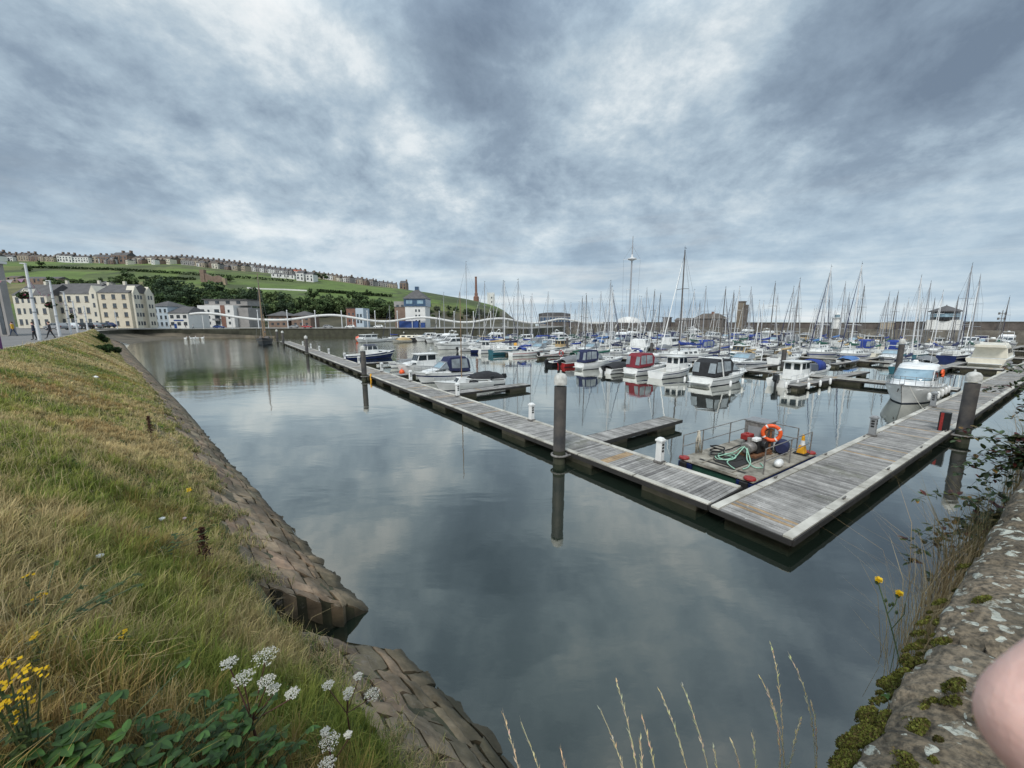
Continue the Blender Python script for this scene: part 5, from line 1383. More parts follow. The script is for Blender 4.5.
def cabin(par, prof, hw, hw2, m_, name='cabin', wins=(), front=None, winmat='glass dark', bev=.05, inset=.06):
    """superstructure from a side profile; wins: polygons (x,z) on both sides; front: index of the profile edge that is the windscreen"""
    zs = [p[1] for p in prof]; zlo, zhi = min(zs), max(zs)
    W = lambda z: hw + (hw2 - hw) * (z - zlo) / (zhi - zlo)
    o = MB().prism(prof, hw, 0, hw2, zlo, zhi).build(name, m_, par, bevel=bev); fix_normals(o)
    for poly in wins:
        for s in (-1, 1):
            vs = [(x, s * (W(z) + .012), z) for x, z in poly] + [(x, s * (W(z) - .03), z) for x, z in poly]; n = len(poly)
            fix_normals(MB().add(vs, [tuple(range(n)), tuple(range(2 * n - 1, n - 1, -1))] + [(i, (i + 1) % n, n + (i + 1) % n, n + i) for i in range(n)]).build('window', winmat, o))
    if front is not None:
        for fi in (front if isinstance(front, (list, tuple)) else [front]):
            (x0, z0), (x1, z1) = prof[fi], prof[(fi + 1) % len(prof)]
            d = Vector((x1 - x0, 0, z1 - z0)); nrm = Vector((d.z, 0, -d.x)).normalized()
            cx_ = sum(p[0] for p in prof) / len(prof); cz_ = sum(zs) / len(zs)
            if nrm.x * ((x0 + x1) / 2 - cx_) + nrm.z * ((z0 + z1) / 2 - cz_) < 0: nrm = -nrm
            npn = 3 if hw > .95 else 2
            for k in range(npn):
                vs = []
                for t in (.14, .86):
                    x, z = x0 + d.x * t, z0 + d.z * t; w_ = W(z) - .06
                    ya, yb = lerp(-w_, w_, (k + .04) / npn), lerp(-w_, w_, (k + .96) / npn)
                    vs.append([(x, ya, z), (x, yb, z)])
                q = [vs[0][0], vs[0][1], vs[1][1], vs[1][0]]; q = [Vector(v) for v in q]
                vs = [v + nrm * .012 for v in q] + [v - nrm * .03 for v in q]
                fix_normals(MB().add(vs, [(0, 1, 2, 3), (7, 6, 5, 4), (0, 1, 5, 4), (1, 2, 6, 5), (2, 3, 7, 6), (3, 0, 4, 7)]).build('window', winmat, o))
    return o
def pulpit(par, sec, s0=.62, h=.55, m_='aluminium', n=5, aft=None):
    mb = MB(); P = []
    for i in range(n): P.append(sec(lerp(s0, .985, i / (n - 1)))[-1])
    top = [Vector((p.x, p.y * .94, p.z + h)) for p in P]
    for s in (-1, 1):
        mb.tube([Vector((v.x, v.y * s, v.z)) for v in ([Vector((P[0].x - .05, P[0].y * .96, P[0].z))] + top)], .018, 5)
        for p, t in zip(P[1:], top[1:]): mb.tube([(p.x, p.y * s * .95, p.z), (t.x, t.y * s, t.z)], .015, 5)
        mb.tube([((p.x + t.x) / 2, (p.y + t.y) / 2 * s, (p.z + t.z) / 2) for p, t in zip(P, top)], .010, 4)
    mb.tube([(top[-1].x, -top[-1].y, top[-1].z), (top[-1].x + .12, 0, top[-1].z), (top[-1].x, top[-1].y, top[-1].z)], .018, 5)
    return mb.build('rail', m_, par)
def outboard(par, x, z, y=0, s=1.0, m_='black paint'):
    o = MB().box((x - .32 * s, y, z + .32 * s), (.58 * s, .36 * s, .46 * s), tx=.8, ty=.82).box((x - .30 * s, y, z + .05 * s), (.44 * s, .28 * s, .16 * s)).build('outboard_motor', m_, par, bevel=.06 * s, seg=3)
    MB().box((x - .32 * s, y, z - .42 * s), (.22 * s, .12 * s, .85 * s)).box((x - .12 * s, y, z - .02), (.22, .25, .3)).build('leg', m_, o, bevel=.02); return o
def strip_arch(par, x0, x1, z0, h, hw, m_, name='canopy', n=8, thick=.03, lean=0.0):
    """fabric hood arched over the width from x0 to x1"""
    rings = []
    for x, k in ((x0, .94), ((x0 + x1) / 2, 1.0), (x1, .9)):
        r_o = [(x + lean * 0, hw * math.cos(t), z0 + h * k * (abs(math.sin(t)) ** .55)) for t in [math.pi * i / n for i in range(n + 1)]]
        rings.append(r_o)
    o = MB().loft(rings, 0, False, False).build(name, m_, par, smooth=True)
    sm = o.modifiers.new('thick', 'SOLIDIFY'); sm.thickness = thick
    return o

# ---- sailing yacht
def sailboat(L, topside, cover, mast_h, mastm='mast grey', stripe='navy paint', hood=None, boomcover=True, label='', lean=0, genoa=True, coach='deck white'):
    r_ = thing('sailing_yacht'); B = L * .33; fs, fb = .085 * L + .1, .11 * L + .15
    sec = hull(r_, L, B, fs, fb, ('antifoul', topside, stripe, 'deck white'), .5, .10, .62, (.05, .30), .35, True, .25, 2.0, .25)
    z0 = fs + .02; zt = z0 + .36 + .01 * L
    prof = [(-L * .19, z0 - .1), (L * .20, z0 - .05), (L * .15, zt - .04), (-L * .05, zt + .04), (-L * .19, zt + .05)]
    wz0, wz1 = z0 + .13, zt - .09
    cabin(r_, prof, B * .31, B * .24, coach, 'coachroof', [[(-L * .15 + i * L * .10, wz0), (-L * .085 + i * L * .10, wz0), (-L * .09 + i * L * .10, wz1), (-L * .15 + i * L * .10, wz1)] for i in range(3)], None, bev=.04)
    mx = L * .10
    ms = MB().tube([(mx, 0, zt - .5), (mx, 0, mast_h * .6), (mx - .03, 0, mast_h)], [.085, .08, .055], 8).build('mast', mastm, r_)
    for f in (.38, .66): MB().tube([(mx, -B * .30 * (1.15 - f * .5), mast_h * f), (mx - .0, 0, mast_h * f + .05), (mx, B * .30 * (1.15 - f * .5), mast_h * f)], .03, 4).build('spreader', mastm, ms)
    MB().tube([(mx, 0, mast_h), (mx, 0, mast_h + .45)], .012, 4).box((mx - .12, 0, mast_h + .2), (.35, .02, .06)).build('masthead_vane', 'black', ms)
    bz_ = zt + .62
    MB().tube([(mx - .08, 0, bz_), (-L * .26, 0, bz_ + .05)], .055, 6).build('boom', mastm, r_)
    if boomcover:
        P = [(mx + .05, 0, bz_ + .55), (mx - .05, 0, bz_ + .22), (mx - L * .12, 0, bz_ + .16), (-L * .15, 0, bz_ + .12), (-L * .25, 0, bz_ + .1)]
        MB().tube(P, [.09, .2, .19, .16, .09], 7).build('sail_cover', cover, r_, smooth=True)
    bow = sec(.985)[-1]; st_ = sec(0.0)[-1]
    rg = MB(); wr = .013
    rg.tube([(bow.x, 0, bow.z), (mx, 0, mast_h * .97)], wr, 3); rg.tube([(st_.x + .1, 0, st_.z), (mx, 0, mast_h)], wr, 3)
    for s in (-1, 1):
        k1 = B * .30 * (1.15 - .19); k2 = B * .30 * (1.15 - .33)
        rg.tube([(mx - .1, s * B * .46, fs + .1), (mx, s * k1, mast_h * .38), (mx, s * k2, mast_h * .66), (mx, 0, mast_h * .96)], wr, 3)
        rg.tube([(mx - .1, s * B * .44, fs + .1), (mx, 0, mast_h * .39)], wr, 3)
    rg.tube([(-L * .25, 0, bz_ + .05), (mx, 0, mast_h)], wr * .7, 3)
    rg.build('rigging', 'wire', r_)
    if genoa:
        d = Vector((mx - bow.x, 0, mast_h * .97 - bow.z))
        p0 = Vector((bow.x, 0, bow.z)); MB().tube([p0 + d * .04, p0 + d * .10, p0 + d * .6, p0 + d * .9], [.025, .055, .042, .02], 6).build('furled_sail', 'navy canvas' if rnd.random() < .35 else 'grey canvas' if rnd.random() < .5 else 'gelcoat', r_)
    if hood: strip_arch(r_, -L * .24, -L * .10, zt - .05, .62, B * .33, hood, 'sprayhood', 8)
    pulpit(r_, sec, .78, .58, n=3)
    mb = MB(); P = [sec(t)[-1] for t in (.02, .2, .4, .6, .78)]
    for s in (-1, 1):
        for p in P: mb.tube([(p.x, p.y * s * .95, p.z), (p.x, p.y * s * .95, p.z + .58)], .014, 4)
        for z in (.57, .3): mb.tube([(p.x, p.y * s * .95, p.z + z) for p in P], .009, 3)
    mb.build('guardrail', 'aluminium', r_)
    MB().box((st_.x + .12, 0, st_.z - .2), (.05, B * .35, .9)).tube([(st_.x + .9, -.35, st_.z + .35), (st_.x + .9, .35, st_.z + .35)], .03).tube([(st_.x + .9, .4 * math.cos(t), st_.z + .35 + .4 * math.sin(t)) for t in [i * .52 for i in range(12)]], .018, 4, closed=True).build('wheel_and_ladder', 'steel', r_)
    return r_

# ---- motor boats
def cruiser(L=8.5, canopy='black canvas', stripe='navy paint', topside='gelcoat', hardtop=False, arch=True):
    r_ = thing('cabin_cruiser'); B = L * .34; fs, fb = .85, 1.25
    sec = hull(r_, L, B, fs, fb, ('antifoul', topside, stripe, 'deck white'), .45, .12, .9, (.06, .42), .45, stripe is not None, .42, 2.6)
    z = 1.0
    cabin(r_, [(-L * .10, z - .3), (L * .36, z + .05), (L * .30, z + .28), (L * .10, z + .46), (-L * .10, z + .50)], B * .40, B * .30, 'gelcoat', 'foredeck_cabin', [[(L * .0, z + .18), (L * .2, z + .20), (L * .16, z + .33), (L * .0, z + .36)]], None)
    ws = cabin(r_, [(-L * .12, z + .45), (L * .12, z + .45), (-L * .0, z + 1.12), (-L * .12, z + 1.16)], B * .40, B * .34, 'vinyl', 'windscreen', (), 1, 'glass pale', bev=0)
    MB().tube([(L * .125, -B * .40, z + .47), (0, -B * .345, z + 1.15), (-L * .12, -B * .345, z + 1.18)], .025, 5).tube([(L * .125, B * .40, z + .47), (0, B * .345, z + 1.15), (-L * .12, B * .345, z + 1.18)], .025, 5).tube([(0, -B * .345, z + 1.15), (0, B * .345, z + 1.15)], .025, 5).build('frame', 'aluminium', ws)
    if canopy:
        cz = z + 1.2
        c_ = cabin(r_, [(-L * .45, z - .08), (-L * .06, z + .15), (-L * .02, cz - .1), (-L * .08, cz + .42), (-L * .36, cz + .44), (-L * .42, cz + .15)], B * .44, B * .37, canopy, 'canopy',
              [[(-L * .41, z + .38), (-L * .27, z + .40), (-L * .27, cz + .22), (-L * .385, cz + .2)], [(-L * .25, z + .40), (-L * .10, z + .45), (-L * .10, cz + .18), (-L * .25, cz + .24)]], None, 'vinyl', .08)
        for y in (-.3, .3):
            MB().add([(-L * .452 - .005, y * B - .13 * B, z + .30), (-L * .452 - .005, y * B + .13 * B, z + .30), (-L * .425 - .02, y * B + .11 * B, cz + .1), (-L * .425 - .02, y * B - .11 * B, cz + .1)], [(0, 1, 2, 3)]).build('window', 'vinyl', c_)
    MB().box((-L * .53, 0, .32), (L * .09, B * .72, .07)).build('swim_platform', 'deck white', r_, bevel=.02)
    if arch:
        mb = MB(); mb.tube([(-L * .28, -B * .46, fs), (-L * .33, -B * .42, z + 1.75), (-L * .33, B * .42, z + 1.75), (-L * .28, B * .46, fs)], .07, 6); mb.build('radar_arch', 'gelcoat', r_)
    pulpit(r_, sec, .58, .55, n=6)
    return r_
def pilothouse(L=7.0, topside='gelcoat', stripe='gelcoat', house='gelcoat', ob=True, hl=.30, hx=.02, trim='deck white', motor_s=1.1):
    r_ = thing('fishing_boat'); B = L * .36; fs, fb = .75, 1.35
    sec = hull(r_, L, B, fs, fb, ('antifoul', topside, stripe, 'deck white'), .4, .09, .86, (.05, .46), .4, True, .35, 2.4)
    z = .9; x0 = hx * L; x1 = x0 + hl * L; zt = z + 1.45
    cabin(r_, [(x1 - .2, z - .2), (L * .38, z + .2), (L * .33, z + .45), (x1 - .2, z + .6)], B * .36, B * .26, 'gelcoat', 'cuddy', [[(x1 + .1, z + .22), (x1 + .7, z + .25), (x1 + .6, z + .42), (x1 + .1, z + .45)]])
    wz0, wz1 = z + .72, zt - .12
    ho = cabin(r_, [(x0, z - .4), (x1 + .12, z - .1), (x1 + .04, z + .55), (x1 - .28, zt), (x0, zt)], B * .36, B * .33, house, 'wheelhouse',
          [[(x0 + .12, wz0), (x0 + (x1 - x0) * .45, wz0), (x0 + (x1 - x0) * .45, wz1), (x0 + .12, wz1)], [(x0 + (x1 - x0) * .52, wz0), (x1 - .12, wz0), (x1 - .32, wz1), (x0 + (x1 - x0) * .52, wz1)]], 2)
    MB().box(((x0 + x1) / 2 - .2, 0, zt + .03), (x1 - x0 + .35, B * .74, .07)).build('roof', trim, ho, bevel=.03)
    for y in (-.30, .30): MB().box((x0 - .012, y * B * .55, z + .98), (.03, B * .22, .62)).build('window', 'glass dark', ho)
    MB().tube([(x0 + .3, 0, zt), (x0 + .3, 0, zt + .9)], .025, 5).box((x0 + .3, 0, zt + .5), (.1, .5, .06)).build('aerial_mast', 'mast white', r_)
    if ob: outboard(r_, -L / 2, fs - .15, 0, motor_s)
    pulpit(r_, sec, .60, .6, n=5)
    mb = MB()
    for s in (-1, 1):
        P = [sec(t)[-1] for t in (.04, .2, .4)]
        for p in P: mb.tube([(p.x, p.y * s * .96, p.z), (p.x, p.y * s * .96, p.z + .4)], .016, 4)
        mb.tube([(p.x, p.y * s * .96, p.z + .4) for p in P], .016, 4)
    mb.build('guardrail', 'aluminium', r_)
    return r_
def motor_yacht(L=11, topside='gelcoat', stripe='grey paint', house='gelcoat', fly=True, hard=True):
    r_ = thing('motor_yacht'); B = L * .33; fs, fb = 1.1, 1.75
    sec = hull(r_, L, B, fs, fb, ('antifoul', topside, stripe, 'deck white'), .5, .12, .92, (.03, .24), .7, True, .4, 2.5)
    z = 1.3; zt = z + 1.35
    cabin(r_, [(L * .12, z - .2), (L * .40, z + .2), (L * .34, z + .42), (L * .12, z + .62)], B * .38, B * .28, house, 'foredeck_cabin', [[(L * .15, z + .15), (L * .28, z + .22), (L * .26, z + .36), (L * .15, z + .42)]])
    ho = cabin(r_, [(-L * .26, z - .3), (L * .16, z - .1), (L * .20, z + .45), (L * .06, zt), (-L * .26, zt)], B * .43, B * .37, house, 'saloon',
          [[(-L * .22, z + .5), (-L * .05, z + .5), (-L * .05, zt - .18), (-L * .22, zt - .18)], [(-L * .03, z + .5), (L * .13, z + .5), (L * .06, zt - .18), (-L * .03, zt - .18)]], 2)
    if fly:
        cabin(r_, [(-L * .36, zt), (L * .02, zt), (L * .05, zt + .12), (-L * .06, zt + .62), (-L * .12, zt + .45), (-L * .36, zt + .4)], B * .38, B * .33, house, 'flybridge', (), None)
        MB().tube([(-L * .2, -B * .3, zt + .4), (-L * .24, -B * .28, zt + 1.2), (-L * .24, B * .28, zt + 1.2), (-L * .2, B * .3, zt + .4)], .05, 6).lathe([(.25, zt + 1.22), (.28, zt + 1.34), (.2, zt + 1.46)], (-L * .24, 0, 0), 10).build('radar_arch', 'gelcoat', r_)
    MB().box((-L * .525, 0, .38), (L * .07, B * .8, .08)).build('swim_platform', 'deck white', r_)
    pulpit(r_, sec, .45, .65, n=7)
    return r_
def covered_boat(L=5.2, topside='gelcoat', cover='sky canvas', stripe='navy paint', ob=True, peak=.9):
    r_ = thing('motor_boat'); B = L * .37; fs, fb = .6, .9
    sec = hull(r_, L, B, fs, fb, ('antifoul', topside, stripe, 'deck white'), .3, .1, .9, (.05, .5), .25, True, .4, 2.4)
    rings = []
    for t in range(9):
        s = .03 + .70 * t / 8; p = sec(s)[-1]; hgt = peak * math.sin(math.pi * min(1, .12 + t / 8 * .85)) ** .7 * (1 + .06 * math.sin(t * 2.3)) + .03
        rings.append([(p.x, p.y * 1.03 * math.cos(a), p.z - .08 + (hgt + .08) * math.sin(a) ** .8 if 0 < a < math.pi - .01 else p.z - .1) for a in [math.pi * i / 8 for i in range(9)]])
    MB().loft(rings, 0, False, False).build('boat_cover', cover, r_, smooth=True)
    if ob: outboard(r_, -L / 2, fs - .1, 0, .95)
    return r_
def open_boat(L=5.6, topside='gelcoat', stripe='navy paint', cover='black canvas', mast=0):
    r_ = thing('open_boat'); B = L * .36; fs, fb = .55, .95
    sec = hull(r_, L, B, fs, fb, ('antifoul', topside, stripe, 'deck white'), .3, .1, .88, (.05, .62), .25, True, .4, 2.3)
    cabin(r_, [(-L * .02, .5), (L * .16, .55), (L * .08, 1.15), (-L * .02, 1.1)], B * .22, B * .18, 'gelcoat', 'console', (), 1, bev=.03)
    MB().box((-L * .2, 0, .45), (.5, B * .5, .45)).build('seat', cover, r_, bevel=.05)
    if mast: MB().tube([(L * .02, 0, .5), (L * .02, 0, mast)], [.06, .035], 6).build('mast', 'wood mast', r_)
    outboard(r_, -L / 2, fs - .1, 0, 1.0); pulpit(r_, sec, .7, .35, n=3)
    return r_
def put(o, p, ang, label, cat, group=None, s=1.0, heel=0):
    o.location = (p.x, p.y, p.z); o.rotation_euler = (R(heel), 0, ang); o.scale = (s, s, s)
    return tag(o, label, cat, group)
BUSY = []   # (e, l) berths already taken
def berth(px, py, de=0, dl=0):
    p = at(px, py) ; q = p - A0; e, l = q.dot(E1) + de, q.dot(N1) + dl; BUSY.append((e, l)); return dock(e, l)

# ---- the near white motor cruiser on the right walkway
def sring(xb, xf, w, z, n=40, e=3.2, ef=2.4):
    """rounded plan outline between xb and xf"""
    out = []; c, a = (xb + xf) / 2, (xf - xb) / 2
    for k in range(n):
        t = 2 * math.pi * k / n; ct, st2 = math.cos(t), math.sin(t); q = ef if ct > 0 else e
        out.append(Vector((c + a * math.copysign(abs(ct) ** (2 / q), ct), w * math.copysign(abs(st2) ** (2 / e), st2), z)))
    return out
def near_cruiser():
    L, B = 7.6, 2.75
    r_ = thing('motor_cruiser'); fs, fb = .95, 1.42
    sec = hull(r_, L, B, fs, fb, ('antifoul', 'gelcoat', 'gelcoat', 'deck white', 'grey paint'), .45, .13, .9, (.04, .27), .5, True, .46, 2.9)
    dome = [sring(-1.6, 3.05, 1.06, 1.05, e=3), sring(-1.6, 2.85, 1.02, 1.32, e=3), sring(-1.6, 2.3, .92, 1.50, e=3), sring(-1.5, 1.6, .6, 1.57, e=3)]
    MB().loft(dome).build('foredeck_cabin', 'gelcoat', r_, smooth=50)
    lv = [(-1.75, 1.72, 1.16, 1.02), (-1.75, 1.62, 1.15, 1.50), (-1.78, .28, 1.03, 2.34), (-1.95, .12, 1.02, 2.40), (-2.2, .10, 1.02, 2.47), (-2.2, -.15, .92, 2.56), (-2.0, -.6, .6, 2.60)]
    cab = MB().loft([sring(*v) for v in lv]).build('wheelhouse', 'gelcoat', r_, smooth=50)
    def band(t0, t1, za, zb, nm, off=.012):
        """pane following the cabin side between two heights, from angle t0 to t1"""
        rows = []
        for q in (0, .25, .5, .75, 1):
            u = (lerp(za, zb, q) - 1.50) / .84; rg_ = [lerp(lv[1][k], lv[2][k], u) for k in range(4)]; c = rg_[0] * .5 + rg_[1] * .5; row = []
            for k in range(13):
                t = lerp(t0, t1, k / 12); ct, s2 = math.cos(t), math.sin(t); e_ = 2.4 if ct > 0 else 3.2; a = (rg_[1] - rg_[0]) / 2
                row.append(Vector((c + (a + off * 2) * math.copysign(abs(ct) ** (2 / e_), ct), (rg_[2] + off) * math.copysign(abs(s2) ** (2 / 3.2), s2), rg_[3] + .004)))
            rows.append(row)
        o = MB().loft(rows, 0, False, False).build(nm, 'glass pale' if nm == 'windscreen' else 'glass dark', cab, smooth=True)
        sm = o.modifiers.new('thick', 'SOLIDIFY'); sm.thickness = .012; return o
    band(-.98, .98, 1.56, 2.26, 'windscreen')
    for s in (-1, 1):
        band(s * 1.10, s * 1.62, 1.56, 2.20, 'window'); band(s * 1.68, s * 2.25, 1.56, 2.18, 'window')
        MB().add([(lerp(.2, 1.7, t), s * (1.075 - .02 * t), z) for t, z in ((0, 1.17), (.9, 1.21), (.7, 1.30), (0, 1.31))], [(0, 1, 2, 3)]).build('window', 'glass dark', r_)
    MB().lathe([(.0, .0), (.26, .0), (.26, .03), (.0, .04)], (1.35, 0, 1.575), 14).build('hatch', 'glass dark', r_)
    MB().tube([(1.2, -.15, 1.62), (.72, -.42, 2.08)], .012, 4).build('wiper', 'black', r_); MB().tube([(1.2, .4, 1.62), (.72, .16, 2.08)], .012, 4).build('wiper', 'black', r_)
    pulpit(r_, sec, .40, .60, n=8)
    MB().box((L * .485, 0, fb + .03), (.5, .16, .06)).build('anchor_roller', 'steel', r_); MB().tube([(L * .45, -.2, fb - .55), (L * .455, -.16, fb - .30)], .035, 6).build('anchor', 'galv', r_)
    MB().box((-L * .53, 0, .33), (L * .075, B * .78, .07)).build('swim_platform', 'deck white', r_, bevel=.02)
    MB().box((-L * .36, 0, .95), (.5, B * .6, .5)).build('seat', 'grey canvas', r_, bevel=.06)
    MB().tube([(-1.2, .5, 2.58), (-1.5, .5, 3.9)], .012, 4).build('aerial', 'mast white', r_); MB().lathe([(.16, 2.60), (.18, 2.72), (.1, 2.8)], (-1.5, -.3, 0), 10).build('radar_dome', 'gelcoat', r_)
    return r_, sec
nc, nsec = near_cruiser()
NCS = 1.14; tE = 33.6; p = A0 + E1 * tE + N1 * (.45 + 1.38 * NCS); put(nc, p, ANG_E + math.pi + R(2), 'white hardtop motor cruiser moored bow-on beside the right walkway', 'motor cruiser', None, NCS); BUSY.append((33, 2)); BUSY.append((37, 2))
NCP = p.copy()
def on_cruiser(v): return Matrix.Translation(NCP) @ Matrix.Rotation(ANG_E + math.pi + R(2), 4, 'Z') @ (Vector(v) * NCS)
q = on_cruiser((-.55, 1.22, 1.98)); r_ = thing('horseshoe_buoy', q, ANG_E, 'orange horseshoe lifebuoy hung on the side of the white motor cruiser', 'lifebuoy')
MB().tube([(.26 * math.cos(t), -.06, .30 * math.sin(t)) for t in [(-.95 + i * .2) * 1.0 + .0 for i in range(21)]], .085, 8).build('float', 'orange', r_, smooth=True)
fen = None
for i, x in enumerate((2.2, .9, -.6, -2.0, -3.2)):
    q = on_cruiser((x, 1.42 - (.25 if i == 0 else 0), .62))
    if fen is None:
        fen = thing('fender'); MB().lathe([(.02, -.34), (.10, -.28), (.12, -.1), (.12, .12), (.10, .27), (.02, .33)], n=12).build('body', 'white plastic', fen, smooth=True); MB().tube([(0, 0, .3), (0, -.05, .75)], .012, 4).build('rope', 'rope', fen); o = fen
    else: o = copy_tree(fen)
    o.location = q; tag(o, 'white fender hanging between the motor cruiser and the right walkway', 'fender', 'fenders of the near motor cruiser')
def mooring(a, b_, lab, sag=.12, n=8, grp=None):
    a, b_ = Vector(a), Vector(b_); P = [a.lerp(b_, i / n) - Vector((0, 0, sag * math.sin(math.pi * i / n))) for i in range(n + 1)]
    tag(MB().tube([q - a for q in P], .014, 5).build('mooring_line', 'rope', None, loc=a), lab, 'rope', grp)
mooring(on_cruiser((3.4, .35, 1.35)), right_in(924) + Vector((0, 0, .56)), 'pale mooring line from the bow of the motor cruiser to the right walkway')

# ---- the row of boats nearest across the water (sterns towards the camera)
BOW = ANG_E
def near_row(o, px, py, half, ang, lab, cat, s=1.0):
    """stern waterline centre seen at px,py; half = half length"""
    p = at(px, py); c = p + Vector((math.cos(ang), math.sin(ang), 0)) * half * s
    q = c - A0; BUSY.append((q.dot(E1), q.dot(N1))); put(o, c, ang, lab, cat, None, s)
near_row(cruiser(8.5, 'black canvas', 'grey paint'), 700, 385.5, 4.25, BOW, 'white cabin cruiser with black cockpit canopy, largest of the nearest row', 'cabin cruiser')
near_row(pilothouse(6.9, 'gelcoat', 'navy paint', 'gelcoat', False, .26, -.05), 655, 378.5, 3.45, BOW, 'white fishing boat with open-backed wheelhouse, between the black and the maroon canopies', 'fishing boat')
near_row(cruiser(7.0, 'maroon canvas', 'navy paint', arch=False), 630, 375.5, 3.5, BOW, 'white cruiser with boxy maroon canopy and clear panels', 'cabin cruiser')
near_row(covered_boat(6.4, 'gelcoat', 'black canvas', 'black paint', True, .7), 605, 373.5, 3.2, BOW, 'low white boat under a black cover left of the maroon canopy', 'motor boat')
o = cruiser(6.0, 'navy canvas', None, arch=False); near_row(o, 579, 369.5, 3.0, BOW, 'small white cruiser with tall navy canopy carrying a white patch of lettering', 'cabin cruiser')
near_row(covered_boat(5.2, 'red paint', 'grey canvas', 'red paint'), 561, 367, 2.6, BOW, 'red-hulled small boat with grey cover between the navy canopy and the dark RIB', 'motor boat')
near_row(open_boat(5.6, 'black paint', 'black paint', 'navy canvas'), 548, 366, 2.8, BOW, 'dark open boat with outboard, left end of the nearest row', 'open boat')
q = at(561, 362.5); r_ = thing('lifebuoy', (q.x, q.y, 1.0), ANG_L, 'red and white lifebuoy standing on the red boat', 'lifebuoy'); ring(r_, (0, 0, .45), .42, .11, 0, 'red plastic', 'ring')
# fenders hung along the nearest boats and fingers
fk = 0
for e, l in ((27, 13.2), (29.5, 13.3), (26, 17.3), (27.5, 20.6), (30, 20.4), (30.5, 9.9), (33, 9.9), (35.5, 9.9), (31.8, 8.55), (34.5, 8.55), (37, 8.55), (28, 24.6), (29, 28.4)):
    o = copy_tree(fen); o.location = dock(e, l, .42); fk += 1
    tag(o, 'white sausage fender hanging beside the boats of the nearest row', 'fender', 'white fenders along the nearest row')
# ---- right-hand pair at the near finger
fb_ = pilothouse(6.8, 'gelcoat', 'gelcoat', 'gelcoat', True, .30, -.06, motor_s=1.25)
near_row(fb_, 777, 387, 3.4, BOW, 'white pilothouse fishing boat with large black outboard, moored at the near finger', 'fishing boat')
sb = thing('open_boat')
def blue_hood_boat():
    L = 6.6; r_ = thing('cabin_cruiser'); B = 2.4; sec = hull(r_, L, B, .7, 1.15, ('antifoul', 'gelcoat', 'grey paint', 'deck white'), .4, .1, .9, (.05, .5), .35, True, .4, 2.5)
    cabin(r_, [(-L * .02, .5), (L * .36, .95), (L * .28, 1.2), (L * .02, 1.35)], B * .38, B * .3, 'gelcoat', 'foredeck_cabin', [[(L * .04, .98), (L * .2, 1.0), (L * .16, 1.14), (L * .04, 1.2)]])
    strip_arch(r_, -L * .36, -L * .02, .8, 1.25, B * .46, 'blue canvas', 'hood', 10)
    pulpit(r_, sec, .5, .55, n=6); outboard(r_, -L / 2, .55); return r_
bpy.data.objects.remove(sb)
BUSY.append((W1E + 5.5, 12.5)); put(blue_hood_boat(), dock(W1E + 5.2, 12.6), BOW, 'white motor boat with arched royal blue hood, beyond the white pilothouse boat', 'cabin cruiser')
fs_ = fing  # finger at the near pair
near_row(covered_boat(5.4, 'gelcoat', 'sky canvas', 'grey paint', True, .55), 843, 364.5, 2.7, BOW, 'small boat under a bright sky-blue cover in front of the white yachts', 'motor boat')
near_row(motor_yacht(12.5, 'gelcoat cream', 'grey paint', 'gelcoat cream', True), 984, 366, 6.2, ANG_E, 'large beige motor yacht at the right end, stern towards the camera', 'motor yacht')
# ---- boats on the left walkway
LB = ANG_E + math.pi
def lput(o, px, py, ang, lab, cat, s=1.0): put(o, at(px, py), ang, lab, cat, None, s)
lput(cruiser(6.6, 'navy canvas', 'navy paint', arch=False), 443, 381, LB + R(4), 'white cabin boat with dark windows and navy cockpit cover, bow towards the left walkway', 'cabin cruiser')
lput(pilothouse(7.6, 'gelcoat', 'gelcoat', 'gelcoat', False, .34, -.16), 425, 372, LB + R(4), 'larger white cruiser with raised wheelhouse behind the navy-covered cabin boat', 'cabin cruiser')
lput(covered_boat(5.0, 'gelcoat', 'grey canvas', 'navy paint', True, .5), 405, 367, LB + R(8), 'small white and navy boat left of the larger white cruiser', 'motor boat')
ob_ = open_boat(6.0, 'gelcoat', 'gelcoat', 'black canvas', 9.2)
lput(ob_, 463, 388.5, LB + R(2), 'white open boat with tall thin brown mast at the finger pontoon', 'open boat')
lput(covered_boat(5.0, 'gelcoat', 'black canvas', 'gelcoat', True, .75), 480, 385, LB + R(-4), 'white boat under a rumpled black cover next to the thin brown mast', 'motor boat')
lput(pilothouse(8.6, 'navy paint', 'gelcoat', 'gelcoat', False, .22, -.10, 'navy canvas'), 371, 358.5, ANG_E + R(4), 'navy blue workboat with white top and blue wheelhouse roof beside the left walkway', 'fishing boat')
q = at(402, 374.5); r_ = thing('buoy', (q.x, q.y, .28), 0, 'round orange buoy by the bow of the white cruiser at the left walkway', 'buoy'); MB().lathe([(.02, -.34), (.25, -.24), (.34, 0), (.25, .24), (.06, .34), (.05, .42)], n=16).build('body', 'orange', r_, smooth=True); MB().tube([(0, 0, .4), (.05, 0, .55), (0, 0, .62)], .02, 5).build('eye', 'black', r_)
q = A0 - E1 * 0 + L1 * l_for_x(371, .0); tag(MB().box((0, 0, -.05), (.16, .2, .7)).lathe([(.11, .3), (.07, .36)], n=8).build('dock_fender', 'yellow', None, loc=(q.x, q.y, .4), bevel=.03), 'short yellow dock fender on the left walkway beside the second pile', 'fender')
